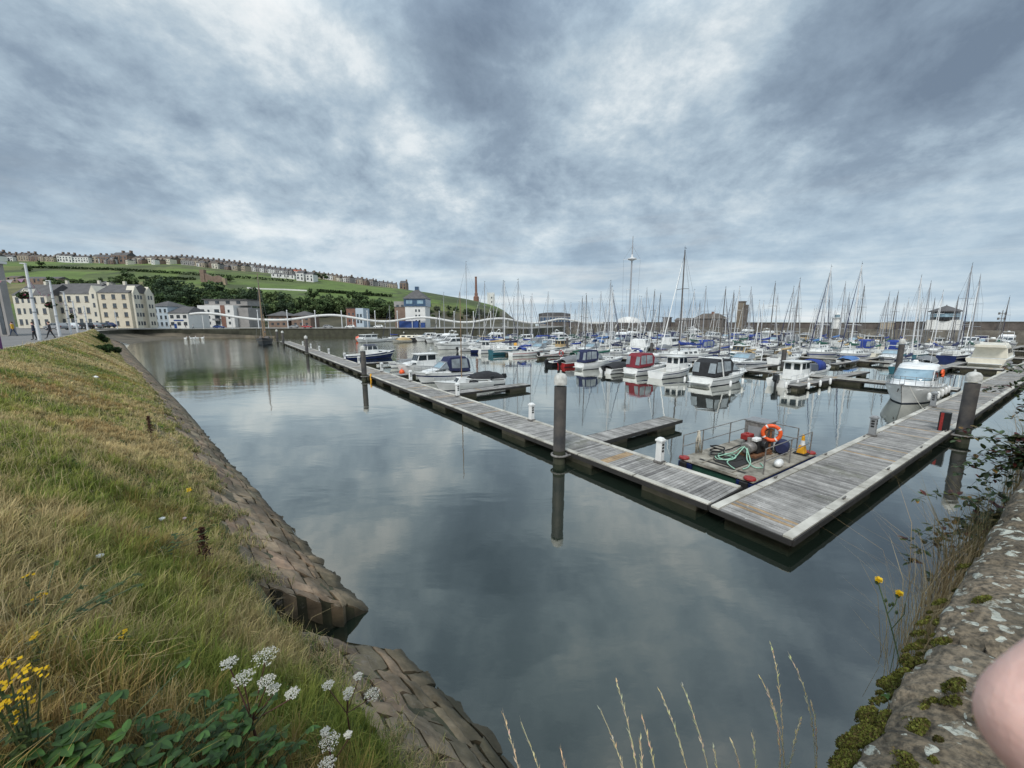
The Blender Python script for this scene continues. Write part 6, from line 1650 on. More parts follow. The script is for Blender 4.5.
# ---- far boats by the quay
lput(pilothouse(11.5, 'gelcoat', 'gelcoat', 'gelcoat', False, .42, -.12), 371, 342, ANG_E + math.pi + .5, 'white trawler yacht with high wheelhouse and orange buoy by the far quay', 'trawler')
q = at(358.5, 341.5); r_ = thing('buoy', (q.x, q.y, .9), 0, 'bright orange buoy at the bow of the white trawler yacht', 'buoy'); MB().lathe([(.02, -.9), (.7, -.6), (.9, 0), (.7, .6), (.1, .9)], n=14).build('body', 'orange', r_, smooth=True); MB().tube([(0, 0, .9), (0, 0, 1.2)], .06, 5).build('eye', 'black', r_)
def narrow_boat():
    L = 15; r_ = thing('narrow_boat'); B = 3.2; sec = hull(r_, L, B, 1.1, 1.3, ('antifoul', 'black paint', 'black paint', 'deck white'), .5, .04, .9, (.02, .12), .5, True, .1, 4)
    cabin(r_, [(-L * .36, 1.0), (L * .36, 1.0), (L * .34, 1.9), (-L * .36, 1.9)], B * .40, B * .34, 'gelcoat cream', 'cabin', [[(-L * .32 + i * L * .13, 1.3), (-L * .24 + i * L * .13, 1.3), (-L * .24 + i * L * .13, 1.7), (-L * .32 + i * L * .13, 1.7)] for i in range(5)], None)
    return r_
lput(narrow_boat(), 417, 341, R(-8), 'long low black narrow boat with white cabin by the far quay', 'narrow boat')
def ketch():
    L = 13; r_ = thing('ketch'); B = 4.0; sec = hull(r_, L, B, 1.3, 2.0, ('antifoul', 'black paint', 'mast dark', 'mast dark'), .8, .08, .7, (.05, .2), .8, True, .25, 2.0)
    cabin(r_, [(-L * .25, 1.2), (L * .15, 1.4), (L * .12, 2.2), (-L * .25, 2.1)], B * .3, B * .26, 'mast dark', 'deckhouse', [[(-L * .2, 1.6), (0, 1.65), (0, 1.95), (-L * .2, 1.92)]])
    for mx, h, nm in ((L * .12, 19.5, 'mainmast'), (-L * .3, 8.5, 'mizzen_mast')):
        MB().tube([(mx, 0, .8), (mx, 0, h * .6), (mx - .2, 0, h)], [.2, .17, .08], 8).build(nm, 'wood mast', r_)
    MB().tube([(L * .45, 0, 2.0), (L * .66, 0, 2.6)], [.14, .07], 6).build('bowsprit', 'wood mast', r_)
    MB().tube([(L * .1, 0, 3.2), (-L * .22, 0, 3.4)], .22, 7).build('furled_sail', 'mast dark', r_)
    rg = MB(); rg.tube([(L * .66, 0, 2.6), (L * .11, 0, 19)], .03, 3); rg.tube([(-L * .3, 0, 8.4), (L * .11, 0, 18)], .03, 3)
    for s in (-1, 1): rg.tube([(L * .08, s * 1.9, 1.6), (L * .12, 0, 17)], .03, 3); rg.tube([(-L * .33, s * 1.5, 1.4), (-L * .3, 0, 8)], .03, 3)
    rg.build('rigging', 'wire', r_); return r_
lput(ketch(), 265, 344, R(-62), 'dark wooden ketch with tall brown mast lying off the end of the left walkway', 'ketch')
lput(motor_yacht(10, 'gelcoat', 'grey paint'), 446, 345.5, LB + .35, 'white motor yacht bow-on in the left group of far boats', 'motor yacht')
lput(cruiser(9, None, 'navy paint'), 460, 347.5, LB + .2, 'white sports cruiser without canopy right of the bow-on motor yacht', 'cabin cruiser')
lput(motor_yacht(9.5, 'gelcoat', 'grey paint', 'gelcoat', False), 437, 342.5, LB + .3, 'white flush motor yacht behind the bow-on motor yacht', 'motor yacht')
lput(open_boat(5.5, 'gelcoat', 'navy paint'), 470, 351, ANG_E, 'small open boat with black outboard left of the blue workboat', 'open boat')
wb = pilothouse(11, 'navy paint', 'navy paint', 'gelcoat', False, .16, -.30, 'deck white'); lput(wb, 497, 352.5, R(8), 'long navy workboat with small white wheelhouse at its stern', 'workboat')
q = at(516, 352); r_ = thing('deck_drum', (q.x, q.y, 1.2), 0, 'yellow winch drum on the bow of the navy workboat', 'winch'); MB().lathe([(.5, -.4), (.5, -.35), (.3, -.33), (.3, .33), (.5, .35), (.5, .4)], (0, 0, .45), 12, 0, 1).build('drum', 'yellow', r_); MB().box((0, 0, .1), (.8, .7, .3)).build('base', 'black paint', r_)
lput(sailboat(8.5, 'gelcoat', 'blue canvas', 11.5), 393, 341, LB + .4, 'white yacht right of the white trawler by the far quay', 'sailing yacht')
lput(covered_boat(7, 'gelcoat cream', 'tan canvas', 'navy paint', False), 401, 342.5, LB + .4, 'cream motor boat with tan cover beside the trawler', 'motor boat')

# ================================================================== MIDDLE AND FAR ROWS
# mast tops read off the photograph: (column, top row); each is given a berth where a yacht of normal rig fits it
MASTS = [(461, 254, 14.5), (496, 283), (510, 281), (447, 292), (482, 300), (525, 298), (534, 295), (551, 293), (558, 300), (565, 304), (579, 298), (584, 295), (599, 293), (603, 282), (615, 292), (647, 289), (652, 291), (665, 295),
         (691, 251, 15), (693, 291), (705, 288), (722, 289), (735, 292), (742, 288), (749, 288), (755, 296), (773, 283), (781, 295), (789, 288), (796, 280), (816, 269), (822, 275), (825, 292), (833, 297), (844, 283), (848, 294), (865, 265.5), (868, 286), (886, 301), (898, 292),
         (920, 277), (929, 283), (962, 265.5), (978, 277)]
SLOTS = []
for wi, (e, ln, nm) in enumerate(WSPEC):
    l = 9.2 if wi == 0 else 5.0
    while l < ln - 3:
        for s in (-1, 1):
            for dl in (2.45, 6.85):
                SLOTS.append([e + s * 6.4, l + dl, s, wi, True])
        l += 9.4
for e, l in BUSY:
    for sl in SLOTS:
        if abs(sl[0] - e) < 6.5 and abs(sl[1] - l) < 3.6: sl[4] = False
SLOTS = [s for s in SLOTS if s[4] and not (s[3] == 0 and s[2] < 0 and s[1] < 11 and s[0] < 36)]
hulls = [('gelcoat', 'navy paint', 'white'), ('gelcoat', 'blue canvas', 'white'), ('navy paint', 'gelcoat', 'navy'), ('gelcoat', 'red paint', 'white'), ('gelcoat cream', 'green paint', 'cream'), ('teal paint', 'gelcoat', 'teal'), ('green paint', 'gelcoat', 'dark green')]
covers = [('blue canvas', 'blue'), ('navy canvas', 'navy'), ('green canvas', 'green'), ('grey canvas', 'grey'), ('tan canvas', 'tan'), ('maroon canvas', 'maroon'), ('sky canvas', 'light blue')]
rb_ = random.Random(21)
LMK = [(505, 'below the headland'), (575, 'below the glass building'), (612, 'left of the canopy'), (645, 'by the signal mast'), (680, 'right of the signal mast'), (728, 'below the stone house'), (760, 'below the stone tower'), (800, 'right of the stone tower'), (850, 'by the lighthouse'), (905, 'left of control tower'), (970, 'below control tower'), (1100, 'right of control tower')]
def where(px):
    for x, t in LMK:
        if px < x: return t
ROWN = ['near row', 'second row', 'third row', 'fourth row', 'back row']
USED = {}
def uniq(o, desc, px, wi):
    USED.setdefault(desc + ', ' + ROWN[wi] + ' ' + where(px), []).append((px, o)); return 'boat'
def settle_labels():
    words = {2: ['left', 'right'], 3: ['left', 'middle', 'right'], 4: ['leftmost', 'second', 'third', 'rightmost']}
    for k, lst in USED.items():
        lst.sort(key=lambda t: t[0])
        for i, (px, o) in enumerate(lst):
            n = len(lst)
            if n == 1: o['label'] = k
            else: o['label'] = k + ', ' + (words[n][i] if n in words else ['first', 'second', 'third', 'fourth', 'fifth', 'sixth', 'seventh', 'eighth', 'ninth', 'tenth', 'eleventh', 'twelfth'][i]) + ' of %s' % {2: 'two', 3: 'three', 4: 'four', 5: 'five', 6: 'six', 7: 'seven', 8: 'eight', 9: 'nine', 10: 'ten', 11: 'eleven', 12: 'twelve'}[n]
SB = {}
for mrec in MASTS:
    x, yt = mrec[:2]; best = None; want = mrec[2] if len(mrec) > 2 else None
    for sl in SLOTS:
        if not sl[4]: continue
        e, l, s, wi, _ = sl; p = dock(e, l); px, py, d = proj((p.x, p.y, 7))
        h = None
        for k in range(60, 240):
            if proj((p.x, p.y, k * .1))[1] <= yt: h = k * .1; break
        if h is None: continue
        xm = proj((p.x, p.y, h))[0]
        pen = abs(xm - x) + max(0, 9.5 - h) * 9 + max(0, h - 16) * 6 + (abs(h - want) * 3 if want else 0) + abs(h - 12.5) * .8
        if best is None or pen < best[0]: best = (pen, sl, h)
    if best is None or best[0] > 22: 
        continue
    _, sl, h = best; sl[4] = False
    e, l, s, wi, _ = sl
    hi = rb_.choice([0, 0, 0, 1, 1, 2, 3, 4, 5]); ci = rb_.choice([0, 0, 1, 1, 2, 3, 4, 6]); hd = rb_.random() < .5; L = min(11.5, max(7.6, h * .72))
    if 900 < x < 930: hi, ci = 5, 1
    if 688 <= x <= 692: hi, ci = 0, 0
    if 955 < x < 970: hi, ci = 2, 1
    key = (hi, ci, hd)
    if key not in SB: o = SB[key] = sailboat(9.0, hulls[hi][0], covers[ci][0], 12.5, rb_.choice(['mast grey', 'mast grey', 'mast white', 'mast dark']), hulls[hi][1], covers[ci][0] if hd else None)
    else: o = copy_tree(SB[key])
    flip = rb_.random() < .3
    ang = ANG_E + (math.pi if (s > 0) != flip else 0)
    p = dock(e, l + rb_.uniform(-.2, .2))
    put(o, p, ang, uniq(o, '%s yacht, %s sail cover%s' % (hulls[hi][2], covers[ci][1], ' and hood' if hd else ''), x, wi), 'sailing yacht', None, h / 12.5, rb_.uniform(-1.6, 1.6))
# motor boats and further boats in the remaining berths
MBT = []
def mproto(f, *a, **k):
    st_ = {'o': None}
    def g():
        if st_['o'] is None: st_['o'] = f(*a, **k); return st_['o']
        return copy_tree(st_['o'])
    return g
KIND = [(mproto(cruiser, 8.0, 'navy canvas', 'navy paint'), 'white cabin cruiser with navy canopy', 'cabin cruiser', 8), (mproto(cruiser, 7.6, 'blue canvas', None, arch=False), 'white cabin cruiser with blue canopy', 'cabin cruiser', 7.6),
        (mproto(cruiser, 8.2, 'grey canvas', 'grey paint'), 'white cabin cruiser with grey canopy', 'cabin cruiser', 8.2), (mproto(cruiser, 8.6, None, 'navy paint'), 'white open sports cruiser', 'cabin cruiser', 8.6),
        (mproto(pilothouse, 7.2, 'gelcoat', 'navy paint', 'gelcoat', True), 'white pilothouse boat with navy stripe', 'fishing boat', 7.2), (mproto(pilothouse, 7.6, 'navy paint', 'gelcoat', 'gelcoat', False), 'navy fishing boat with white wheelhouse', 'fishing boat', 7.6),
        (mproto(pilothouse, 7.4, 'teal paint', 'gelcoat', 'tan canvas', False), 'teal fishing boat with tan wheelhouse', 'fishing boat', 7.4), (mproto(motor_yacht, 10.0, 'gelcoat', 'navy paint'), 'white flybridge motor yacht', 'motor yacht', 10),
        (mproto(motor_yacht, 9.4, 'gelcoat', 'grey paint', 'gelcoat', False), 'white saloon motor yacht', 'motor yacht', 9.4), (mproto(covered_boat, 5.6, 'gelcoat', 'blue canvas', 'navy paint'), 'small white boat under blue cover', 'motor boat', 5.6),
        (mproto(covered_boat, 5.4, 'grey paint', 'grey canvas', 'red paint'), 'small grey boat under grey cover', 'motor boat', 5.4), (mproto(open_boat, 5.6, 'gelcoat', 'red paint'), 'small white open boat with red stripe', 'open boat', 5.6)]
for sl in SLOTS:
    if not sl[4]: continue
    e, l, s, wi, _ = sl; p = dock(e, l); px, py, d = proj((p.x, p.y, 0))
    if px > 1060 or px < 420: continue
    prob = .92
    if wi == 0 and s < 0: prob = .35
    if rb_.random() > prob: continue
    if rb_.random() < .5:
        hi = rb_.choice([0, 0, 0, 1, 3, 4, 2]); ci = rb_.choice([0, 1, 1, 2, 3, 4]); hd = rb_.random() < .4; key = (hi, ci, hd)
        if key not in SB: o = SB[key] = sailboat(9.0, hulls[hi][0], covers[ci][0], 12.5, rb_.choice(['mast grey', 'mast white']), hulls[hi][1], covers[ci][0] if hd else None)
        else: o = copy_tree(SB[key])
        put(o, dock(e, l), ANG_E + (math.pi if s > 0 else 0), uniq(o, '%s yacht, %s sail cover%s' % (hulls[hi][2], covers[ci][1], ' and hood' if hd else ''), px, wi), 'sailing yacht', None, rb_.uniform(.74, 1.0), rb_.uniform(-1.5, 1.5)); sl[4] = False; continue
    f, lab, cat, Lk = rb_.choice(KIND)
    o = f(); s_ = rb_.uniform(.92, 1.08)
    flip = rb_.random() < .35
    ang = ANG_E + (math.pi if (s > 0) != flip else 0)
    put(o, dock(e + (-s) * (6.4 - 1.4 - Lk / 2) * 1.0, l + rb_.uniform(-.2, .2)), ang, uniq(o, lab, px, wi), cat, None, s_, 0)
    sl[4] = False
# yachts and boats at the left end of the moorings
for x, y, L, h, hu, cv, cn, hn in ((472, 347, 13, 20.5, 'gelcoat', 'grey canvas', 'grey', 'large white yacht with the tallest mast'), (489, 349.5, 10, 15, 'gelcoat', 'blue canvas', 'blue', 'white yacht'), (507, 349, 10.5, 15.4, 'gelcoat', 'navy canvas', 'navy', 'white yacht'), (448, 343, 9.5, 14.5, 'gelcoat', 'navy canvas', 'navy', 'white yacht behind the bow-on motor yacht'),
        (482, 344, 8.6, 12.6, 'navy paint', 'tan canvas', 'tan', 'navy yacht'), (497, 345.5, 9, 13, 'gelcoat cream', 'blue canvas', 'blue', 'cream yacht'), (517, 346, 9, 12.5, 'gelcoat', 'green canvas', 'green', 'white yacht'), (526, 348.5, 9, 12.2, 'gelcoat', 'blue canvas', 'blue', 'white yacht right of the navy workboat')):
    lput(sailboat(L, hu, cv, h, 'mast grey'), x, y, LB + rb_.uniform(-.3, .3), hn + ' with %s sail cover, %s' % (cn, 'left end of the moorings'), 'sailing yacht')
for i, (x, y, k) in enumerate(((452, 349, 8), (480, 348, 0), (486, 346, 3), (510, 352.5, 11), (523, 352, 9), (533, 350, 2), (539, 354, 3), (428, 341, 8), (470, 343, 4), (492, 343, 7), (508, 343.5, 0), (524, 343.5, 8), (537, 345, 1))):
    f, lab, cat, Lk = KIND[k]; o = f(); lput(o, x, y, LB + rb_.uniform(-.35, .35), '', cat); USED.setdefault(lab + ' among the leftmost moored boats', []).append((x, o))
settle_labels()
# big white yacht in front of the canopy
lput(motor_yacht(13, 'gelcoat', 'navy paint'), 621, 343, LB + .6, 'big white flybridge yacht right below the white canopy', 'motor yacht')
lput(motor_yacht(12, 'gelcoat', 'grey paint', 'gelcoat', False), 640, 351, ANG_E + .5, 'long white saloon cruiser behind the maroon canopy', 'motor yacht')
lput(pilothouse(8, 'teal paint', 'gelcoat', 'tan canvas', False, .28, -.1), 741, 359.5, LB, 'teal boat with tan canvas wheelhouse in the open water between the rows', 'fishing boat')
lput(pilothouse(9, 'gelcoat cream', 'wood mast', 'tan canvas', False, .3, -.1), 877, 345, LB, 'tan canvas topped boat against the harbour wall', 'fishing boat')
# ================================================================== PROMENADE
def prom(x, y, z=None):
    p = at(x, y, 4.7); return p
lp = None; TOPS = []
for i, (x, y, yt) in enumerate(((40, 340.3, 264), (60, 336.5, 281), (71, 333.8, 292), (78, 332.2, 301), (88, 330.6, 306), (117.5, 328.8, 311))):
    p = prom(x, y)
    if i == 5: p = at(x, y, 4.2)
    if lp is None:
        lp = o = thing('lamp_post')
        MB().tube([(0, 0, 0), (0, 0, 3.2), (0, 0, 7.3)], [.135, .12, .085], 10).build('post', 'mast white', o)
        MB().tube([(0, 0, 4.05), (0, 0, 4.2)], .145, 10).tube([(0, 0, 2.7), (0, 0, 2.8)], .15, 10).tube([(0, 0, 5.0), (0, 0, 5.1)], .125, 10).build('band', 'grey paint', o)
        MB().box((-.12, 0, 7.35), (.4, .22, .08)).build('lamp_head', 'mast white', o, bevel=.03)
    else: o = copy_tree(lp)
    o.location = p; o.rotation_euler = (0, 0, .4)
    h = 7.3
    k = (proj(p)[1] - yt) / max(1, proj(p)[1] - proj((p.x, p.y, p.z + 7.3))[1]); o.scale = (1, 1, k); TOPS.append(p + Vector((0, 0, 6.0 * k)))
    tag(o, '%s white lamp post along the promenade above the grass bank' % ['nearest tall', 'second', 'third', 'fourth', 'fifth', 'most distant'][i], 'lamp post')
# hanging baskets
for i, (k, dx) in enumerate(((0, -.75), (1, -.5), (3, -.5))):
    p = TOPS[k] + Vector((dx, .1, -1.55)); r_ = thing('hanging_basket', p, 0, 'dark hanging flower basket on the %s white lamp post' % ['nearest tall', 'second', 'fourth'][i], 'hanging basket')
    rb2 = np.random.RandomState(i); n = 260; d = rb2.normal(size=(n, 3)); d /= np.linalg.norm(d, axis=1)[:, None]; B = d * np.array([.42, .42, .30]) * (.7 + .4 * rb2.rand(n))[:, None]
    a = rb2.normal(size=(n, 3)) * .07; b2 = rb2.normal(size=(n, 3)) * .07
    V = np.stack([B - a, B + b2, B + a, B - b2], 1).reshape(-1, 3); cc = np.array([[.03, .055, .02]]) * (.6 + .8 * rb2.rand(n))[:, None]; cc[::9] = (.35, .05, .12)
    fo = np_mesh('flowers', V, np.arange(n * 4), np.full(n, 4), np.repeat(cc, 4, 0), lm); fo.parent = r_
    MB().lathe([(.05, -.3), (.3, -.12), (.36, .02)], n=12).build('basket', 'black', r_); MB().tube([(-dx - .05, -.1, .5), (0, 0, .5), (0, 0, .2)], .025, 5).build('bracket', 'black', r_)
# bunting between the posts
P = [TOPS[0] + Vector((-7, -6, .8))] + TOPS[:5]
mb = MB(); mb2 = MB()
for a, b_ in zip(P, P[1:]):
    n = 14; prev = None
    for i in range(n + 1):
        t = i / n; q = a.lerp(b_, t) - Vector((0, 0, .9 * math.sin(math.pi * t)))
        if prev is not None:
            mb.tube([prev - P[0], q - P[0]], .015, 3); d = (q - prev); c0 = prev - P[0]
            mb2.add([c0, c0 + d * .7, c0 + d * .35 + Vector((0, 0, -.34))], [(0, 1, 2)], 0, ((.55, .25, .30), (.6, .55, .55), (.5, .3, .42))[i % 3])
        prev = q
r_ = thing('bunting', P[0], 0, 'string of pink and white bunting sagging between the white lamp posts', 'bunting'); mb.build('string', 'rope', r_); mb2.build('flags', attr_mat('bunting cloth'), r_)
# grey building corner at the left edge and purple banner post
p = Vector((-67.6, 47.6, 4.68)); r_ = thing('stone_building', p, 0, 'tall grey building corner with dark glazed strip at the left edge of the promenade', 'building')
MB().box((-.3, .35, 4.3), (12.6, .7, 8.6)).build('wall', 'render grey', r_); MB().box((5.4, -.02, 4.0), (.5, .06, 7.6)).build('glazed_strip', 'window', r_); MB().box((4.5, -.02, 4.0), (.5, .06, 7.6)).build('glazed_strip', 'window', r_)
MB().box((3.4, -.2, 8.75), (6.0, 2.0, .3)).build('canopy', 'render white', r_); MB().box((-4, .35, 8.75), (6, 1.2, .25)).build('roof', 'roof slate', r_)
p = at(1.2, 351.5, 4.7); r_ = thing('banner_post', p, 0, 'purple post at the left edge beside the promenade', 'post'); MB().tube([(0, 0, 0), (0, 0, 2.25)], .09, 8).build('post', 'purple paint', r_); MB().box((0, 0, .04), (.4, .4, .08)).build('base', 'purple paint', r_); MB().lathe([(.11, 2.25), (.09, 2.35), (.02, 2.4)], n=8).build('finial', 'purple paint', r_)

# ------------------------------------------------------------------ people
mat('jacket yellow', (.55, .32, .02), .7, .15, 9); mat('cloth dark', (.022, .022, .027), .85, .3, 9); mat('cloth navy', (.025, .032, .06), .85, .3, 9); mat('cloth jeans', (.05, .07, .12), .85, .2, 9); mat('cloth red', (.35, .03, .03), .8, .2, 9); mat('hair brown', (.05, .032, .02), .7, .3, 30); mat('cloth pale', (.5, .5, .5), .8, .1, 9)
def person(p, rz, top, legs, label, hgt=1.72, stride=.28, group=None):
    r_ = thing('person', p, rz, label, 'person', group)
    s = stride
    J = {'pel': (0, 0, .95), 'spine': (0, 0, 1.15), 'chest': (.01, 0, 1.36), 'neck': (.01, 0, 1.50), 'head0': (.03, 0, 1.575), 'head1': (.035, 0, 1.66), 'head2': (.02, 0, 1.74), 'nose': (.13, 0, 1.635)}
    V = []; Rr = []; E = []; ix = {}
    def ad(n, co_, r): ix[n] = len(V); V.append(Vector(co_)); Rr.append(r)
    ad('pel', J['pel'], (.155, .115)); ad('spine', J['spine'], (.145, .105)); ad('chest', J['chest'], (.165, .11)); ad('neck', J['neck'], (.058, .058)); ad('head0', J['head0'], (.07, .075)); ad('head1', J['head1'], (.082, .095)); ad('head2', J['head2'], (.055, .06)); ad('nose', J['nose'], (.014, .014))
    E += [('pel', 'spine'), ('spine', 'chest'), ('chest', 'neck'), ('neck', 'head0'), ('head0', 'head1'), ('head1', 'head2'), ('head1', 'nose')]
    for sg, nm in ((-1, 'r'), (1, 'l')):
        f = s * sg
        ad('hip' + nm, (0, .09 * sg, .88), (.09, .09)); ad('knee' + nm, (f * .5 + .03, .10 * sg, .48), (.062, .062)); ad('ank' + nm, (f, .10 * sg, .09), (.042, .042)); ad('toe' + nm, (f + .17, .11 * sg, .045), (.04, .035))
        ad('sh' + nm, (0, .19 * sg, 1.40), (.065, .065)); ad('elb' + nm, (-f * .35 - .02, .25 * sg, 1.12), (.048, .048)); ad('wri' + nm, (-f * .7 + .05, .24 * sg, .88), (.033, .033)); ad('han' + nm, (-f * .75 + .07, .235 * sg, .79), (.035, .022))
        E += [('pel', 'hip' + nm), ('hip' + nm, 'knee' + nm), ('knee' + nm, 'ank' + nm), ('ank' + nm, 'toe' + nm), ('chest', 'sh' + nm), ('sh' + nm, 'elb' + nm), ('elb' + nm, 'wri' + nm), ('wri' + nm, 'han' + nm)]
    me = bpy.data.meshes.new('body'); me.from_pydata([tuple(v) for v in V], [(ix[a], ix[b_]) for a, b_ in E], [])
    o = bpy.data.objects.new('body', me); COL.objects.link(o)
    sk = o.modifiers.new('s', 'SKIN'); o.modifiers.new('u', 'SUBSURF').levels = 1
    for i, r in enumerate(Rr): me.skin_vertices[0].data[i].radius = r; me.skin_vertices[0].data[i].use_root = (i == 0)
    dg = bpy.context.evaluated_depsgraph_get(); nm_ = bpy.data.meshes.new_from_object(o.evaluated_get(dg)); bpy.data.objects.remove(o)
    for m_ in ('skin', top, legs, 'black rubber'): nm_.materials.append(MATS[m_])
    for f in nm_.polygons:
        c = f.center; f.use_smooth = True
        arm = abs(c.y) > .185
        if c.z > 1.475 or (arm and c.z < .86): f.material_index = 0
        elif c.z < .11: f.material_index = 3
        elif c.z < .93 and not arm: f.material_index = 2
        else: f.material_index = 1
    b_ = bpy.data.objects.new('body', nm_); COL.objects.link(b_); b_.parent = r_
    hr = MB(); rings = []
    for k in range(6):
        t = k / 5; a = t * math.pi * .5; rings.append([(.012 + .112 * math.cos(a) * math.cos(u) - .015, .098 * math.cos(a) * math.sin(u), 1.655 + .125 * math.sin(a) - (.05 if math.cos(u) < -.2 and k == 0 else 0)) for u in [2 * math.pi * q / 12 for q in range(12)]])
    hr.loft(rings).build('hair', 'hair brown', r_, smooth=True)
    k = hgt / 1.76; r_.scale = (k, k, k); return r_
def on_prom(x, y, z=4.7): return at(x, y, z)
person(on_prom(14.2, 336.2), R(200), 'jacket yellow', 'cloth jeans', 'person in a yellow jacket and blue trousers walking at the far left of the promenade')
person(on_prom(35.5, 340.0), R(215), 'cloth navy', 'cloth dark', 'person in dark navy clothes standing just left of the nearest white lamp post', stride=.1)
person(on_prom(51.5, 338.6), R(220), 'cloth dark', 'cloth dark', 'person in a black coat walking right of the nearest white lamp post', 1.76)
for x, y, t_, lb in ((128.5, 329.0, 'cloth red', 'small distant person in red at the end of the promenade by the cream gables'), (171, 328.6, 'cloth dark', 'small distant person in dark clothes in front of the white pub'), (193.5, 329.3, 'cloth pale', 'small distant person in pale clothes under the left end of the wave'), (186, 328.4, 'cloth navy', 'small distant person in navy near the white pub corner')):
    person(at(x, y, 3.4), R(180), t_, 'cloth dark', lb)

# ------------------------------------------------------------------ cars
def car_proto(paint):
    r_ = thing('parked_car'); 
    prof = [(-2.05, .35), (2.05, .35), (2.12, .62), (1.95, .80), (1.0, .93), (-2.0, .96), (-2.1, .7)]
    MB().prism(prof, .88, 0, .80).build('body', paint, r_, bevel=.08)
    gh = [(-1.85, .94), (.95, .92), (.25, 1.42), (-1.3, 1.46)]
    cb = MB().prism(gh, .80, 0, .62).build('cabin', paint, r_, bevel=.06)
    for s in (-1, 1):
        W = lambda z: .80 - .18 * (z - .92) / .54 + .012
        for poly in ([(-.35, 1.0), (.62, 1.0), (.16, 1.36), (-.35, 1.38)], [(-1.5, 1.0), (-.45, 1.0), (-.45, 1.38), (-1.2, 1.39)]):
            MB().add([(x, s * W(z), z) for x, z in poly], [(0, 1, 2, 3)]).build('window', 'glass dark', cb)
        for x in (-1.3, 1.28):
            w_ = MB().lathe([(.20, -.1), (.32, -.1), (.33, -.05), (.33, .05), (.32, .1), (.2, .1)], (x, s * .78, .33), 16, 0, 1).build('wheel', 'black rubber', r_); MB().lathe([(.0, -.11), (.2, -.11), (.2, .11), (.0, .11)], (x, s * .78, .33), 10, 0, 1).build('rim', 'aluminium', w_)
        MB().box((2.03, s * .6, .68), (.12, .34, .14)).build('headlight', 'glass pale', r_, bevel=.02); MB().box((-2.06, s * .66, .78), (.08, .22, .2)).build('tail_light', 'red plastic', r_)
    MB().add([(.90, -.70, 1.0), (.90, .70, 1.0), (.33, .60, 1.38), (.33, -.60, 1.38)], [(0, 1, 2, 3)]).build('windscreen', 'glass dark', cb, loc=(.05, 0, .02))
    return r_
CARP = {}
for i, (x, y, paint, rz, lab) in enumerate(((68.5, 329.6, 'gelcoat', 3.0, 'white car parked on the promenade between the second and third lamp posts'), (83, 328.9, 'black paint', 3.1, 'black car parked left of the dark row by the fifth lamp post'), (92, 328.5, 'grey paint', 3.1, 'dark grey car parked right of the fifth lamp post'), (101, 328.2, 'black paint', 0, 'black car parked below the four-storey yellow block'), (106.5, 328.0, 'navy paint', 3.1, 'navy car at the right end of the parked row below the yellow block'), (57, 330.0, 'grey paint', 3.0, 'silver-grey car half hidden behind the second lamp post'))):
    if paint not in CARP: CARP[paint] = o = car_proto(paint)
    else: o = copy_tree(CARP[paint])
    o.location = at(x, y, 4.68); o.rotation_euler = (0, 0, rz); tag(o, lab, 'car')
for i, (x, y, Yd, paint, lab) in enumerate(((222, 328, 170, 'blue paint', 'blue car on the far quay under the first crest of the wave sculpture'), (352, 328, 178, 'gelcoat', 'white car on the far quay under the second crest of the wave sculpture'), (309.5, 328, 176, 'red paint', 'red car on the far quay in front of the twin brick buildings'), (296, 328, 180, 'grey paint', 'grey car on the far quay between the twin brick buildings'), (330, 328, 180, 'grey paint', 'grey car on the far quay left of the second wave crest'), (380, 328, 182, 'gelcoat', 'white car on the far quay left of the waterfront building'))):
    if paint not in CARP: CARP[paint] = o = car_proto(paint)
    else: o = copy_tree(CARP[paint])
    q = Vector(((x - 512) / F_PX * Yd, Yd, 3.31)); o.location = q; o.rotation_euler = (0, 0, (i % 2) * 3.14 + .1); tag(o, lab, 'car')
# blue blue parasol / stall on the quay
q = Vector(((222 - 512) / F_PX * 176, 176, 3.31))
# swans off the slipway
sw = None
for i, x in enumerate((185.5, 191, 194, 197.5, 202.5)):
    q = at(x, 338.9 - .12 * i)
    if sw is None:
        sw = o = thing('swan'); MB().lathe([(.02, -.55), (.2, -.4), (.30, -.05), (.28, .2), (.14, .45), (.03, .55)], (0, 0, .18), 12, 0, 0).build('body', 'gelcoat', o, smooth=True)
        MB().tube([(.42, 0, .22), (.58, 0, .42), (.52, 0, .68), (.56, 0, .86), (.68, 0, .88)], [.11, .075, .06, .065, .05], 8).build('neck', 'gelcoat', o, smooth=True); MB().tube([(.70, 0, .87), (.82, 0, .83)], [.035, .012], 6).build('beak', 'orange', o)
        for s in (-1, 1): MB().add([(.3, s * .27, .28), (-.2, s * .32, .42), (-.68, s * .12, .40), (-.4, s * .2, .16)], [(0, 1, 2, 3)]).build('wing', 'gelcoat', o)
    else: o = copy_tree(sw)
    o.location = q; o.rotation_euler = (0, 0, (0, 2.9, .4, 3.3, .2)[i]); tag(o, 'white swan floating in the line below the slipway', 'swan', 'swans floating below the slipway')

# ================================================================== PARAPET WALL (right foreground)
m = mat('wall stone', (.20, .165, .13), .92, .2, 1.0, 1.0, bscale=38)
nt = m.node_tree; b = nt.nodes['Principled BSDF']; geo = N('ShaderNodeNewGeometry'); ps = geo.outputs['Position']
base = RAMP(NOISE(ps, 2.6, 9, .68), [(.28, (.055, .045, .030)), (.50, (.125, .100, .068)), (.72, (.215, .170, .120))])
spk = RAMP(NOISE(ps, 55, 4, .6), [(.38, .5), (.6, 1.4)]); base = MIX(1.0, base, spk, 'MULTIPLY')
vo = N('ShaderNodeTexVoronoi', feature='F1'); vo.inputs['Scale'].default_value = 21
mpv = N('ShaderNodeMapping'); LK(ps, mpv.inputs[0]); ad_ = N('ShaderNodeVectorMath', operation='ADD'); nz_ = N('ShaderNodeTexNoise'); nz_.inputs['Scale'].default_value = 9; LK(ps, nz_.inputs['Vector'])
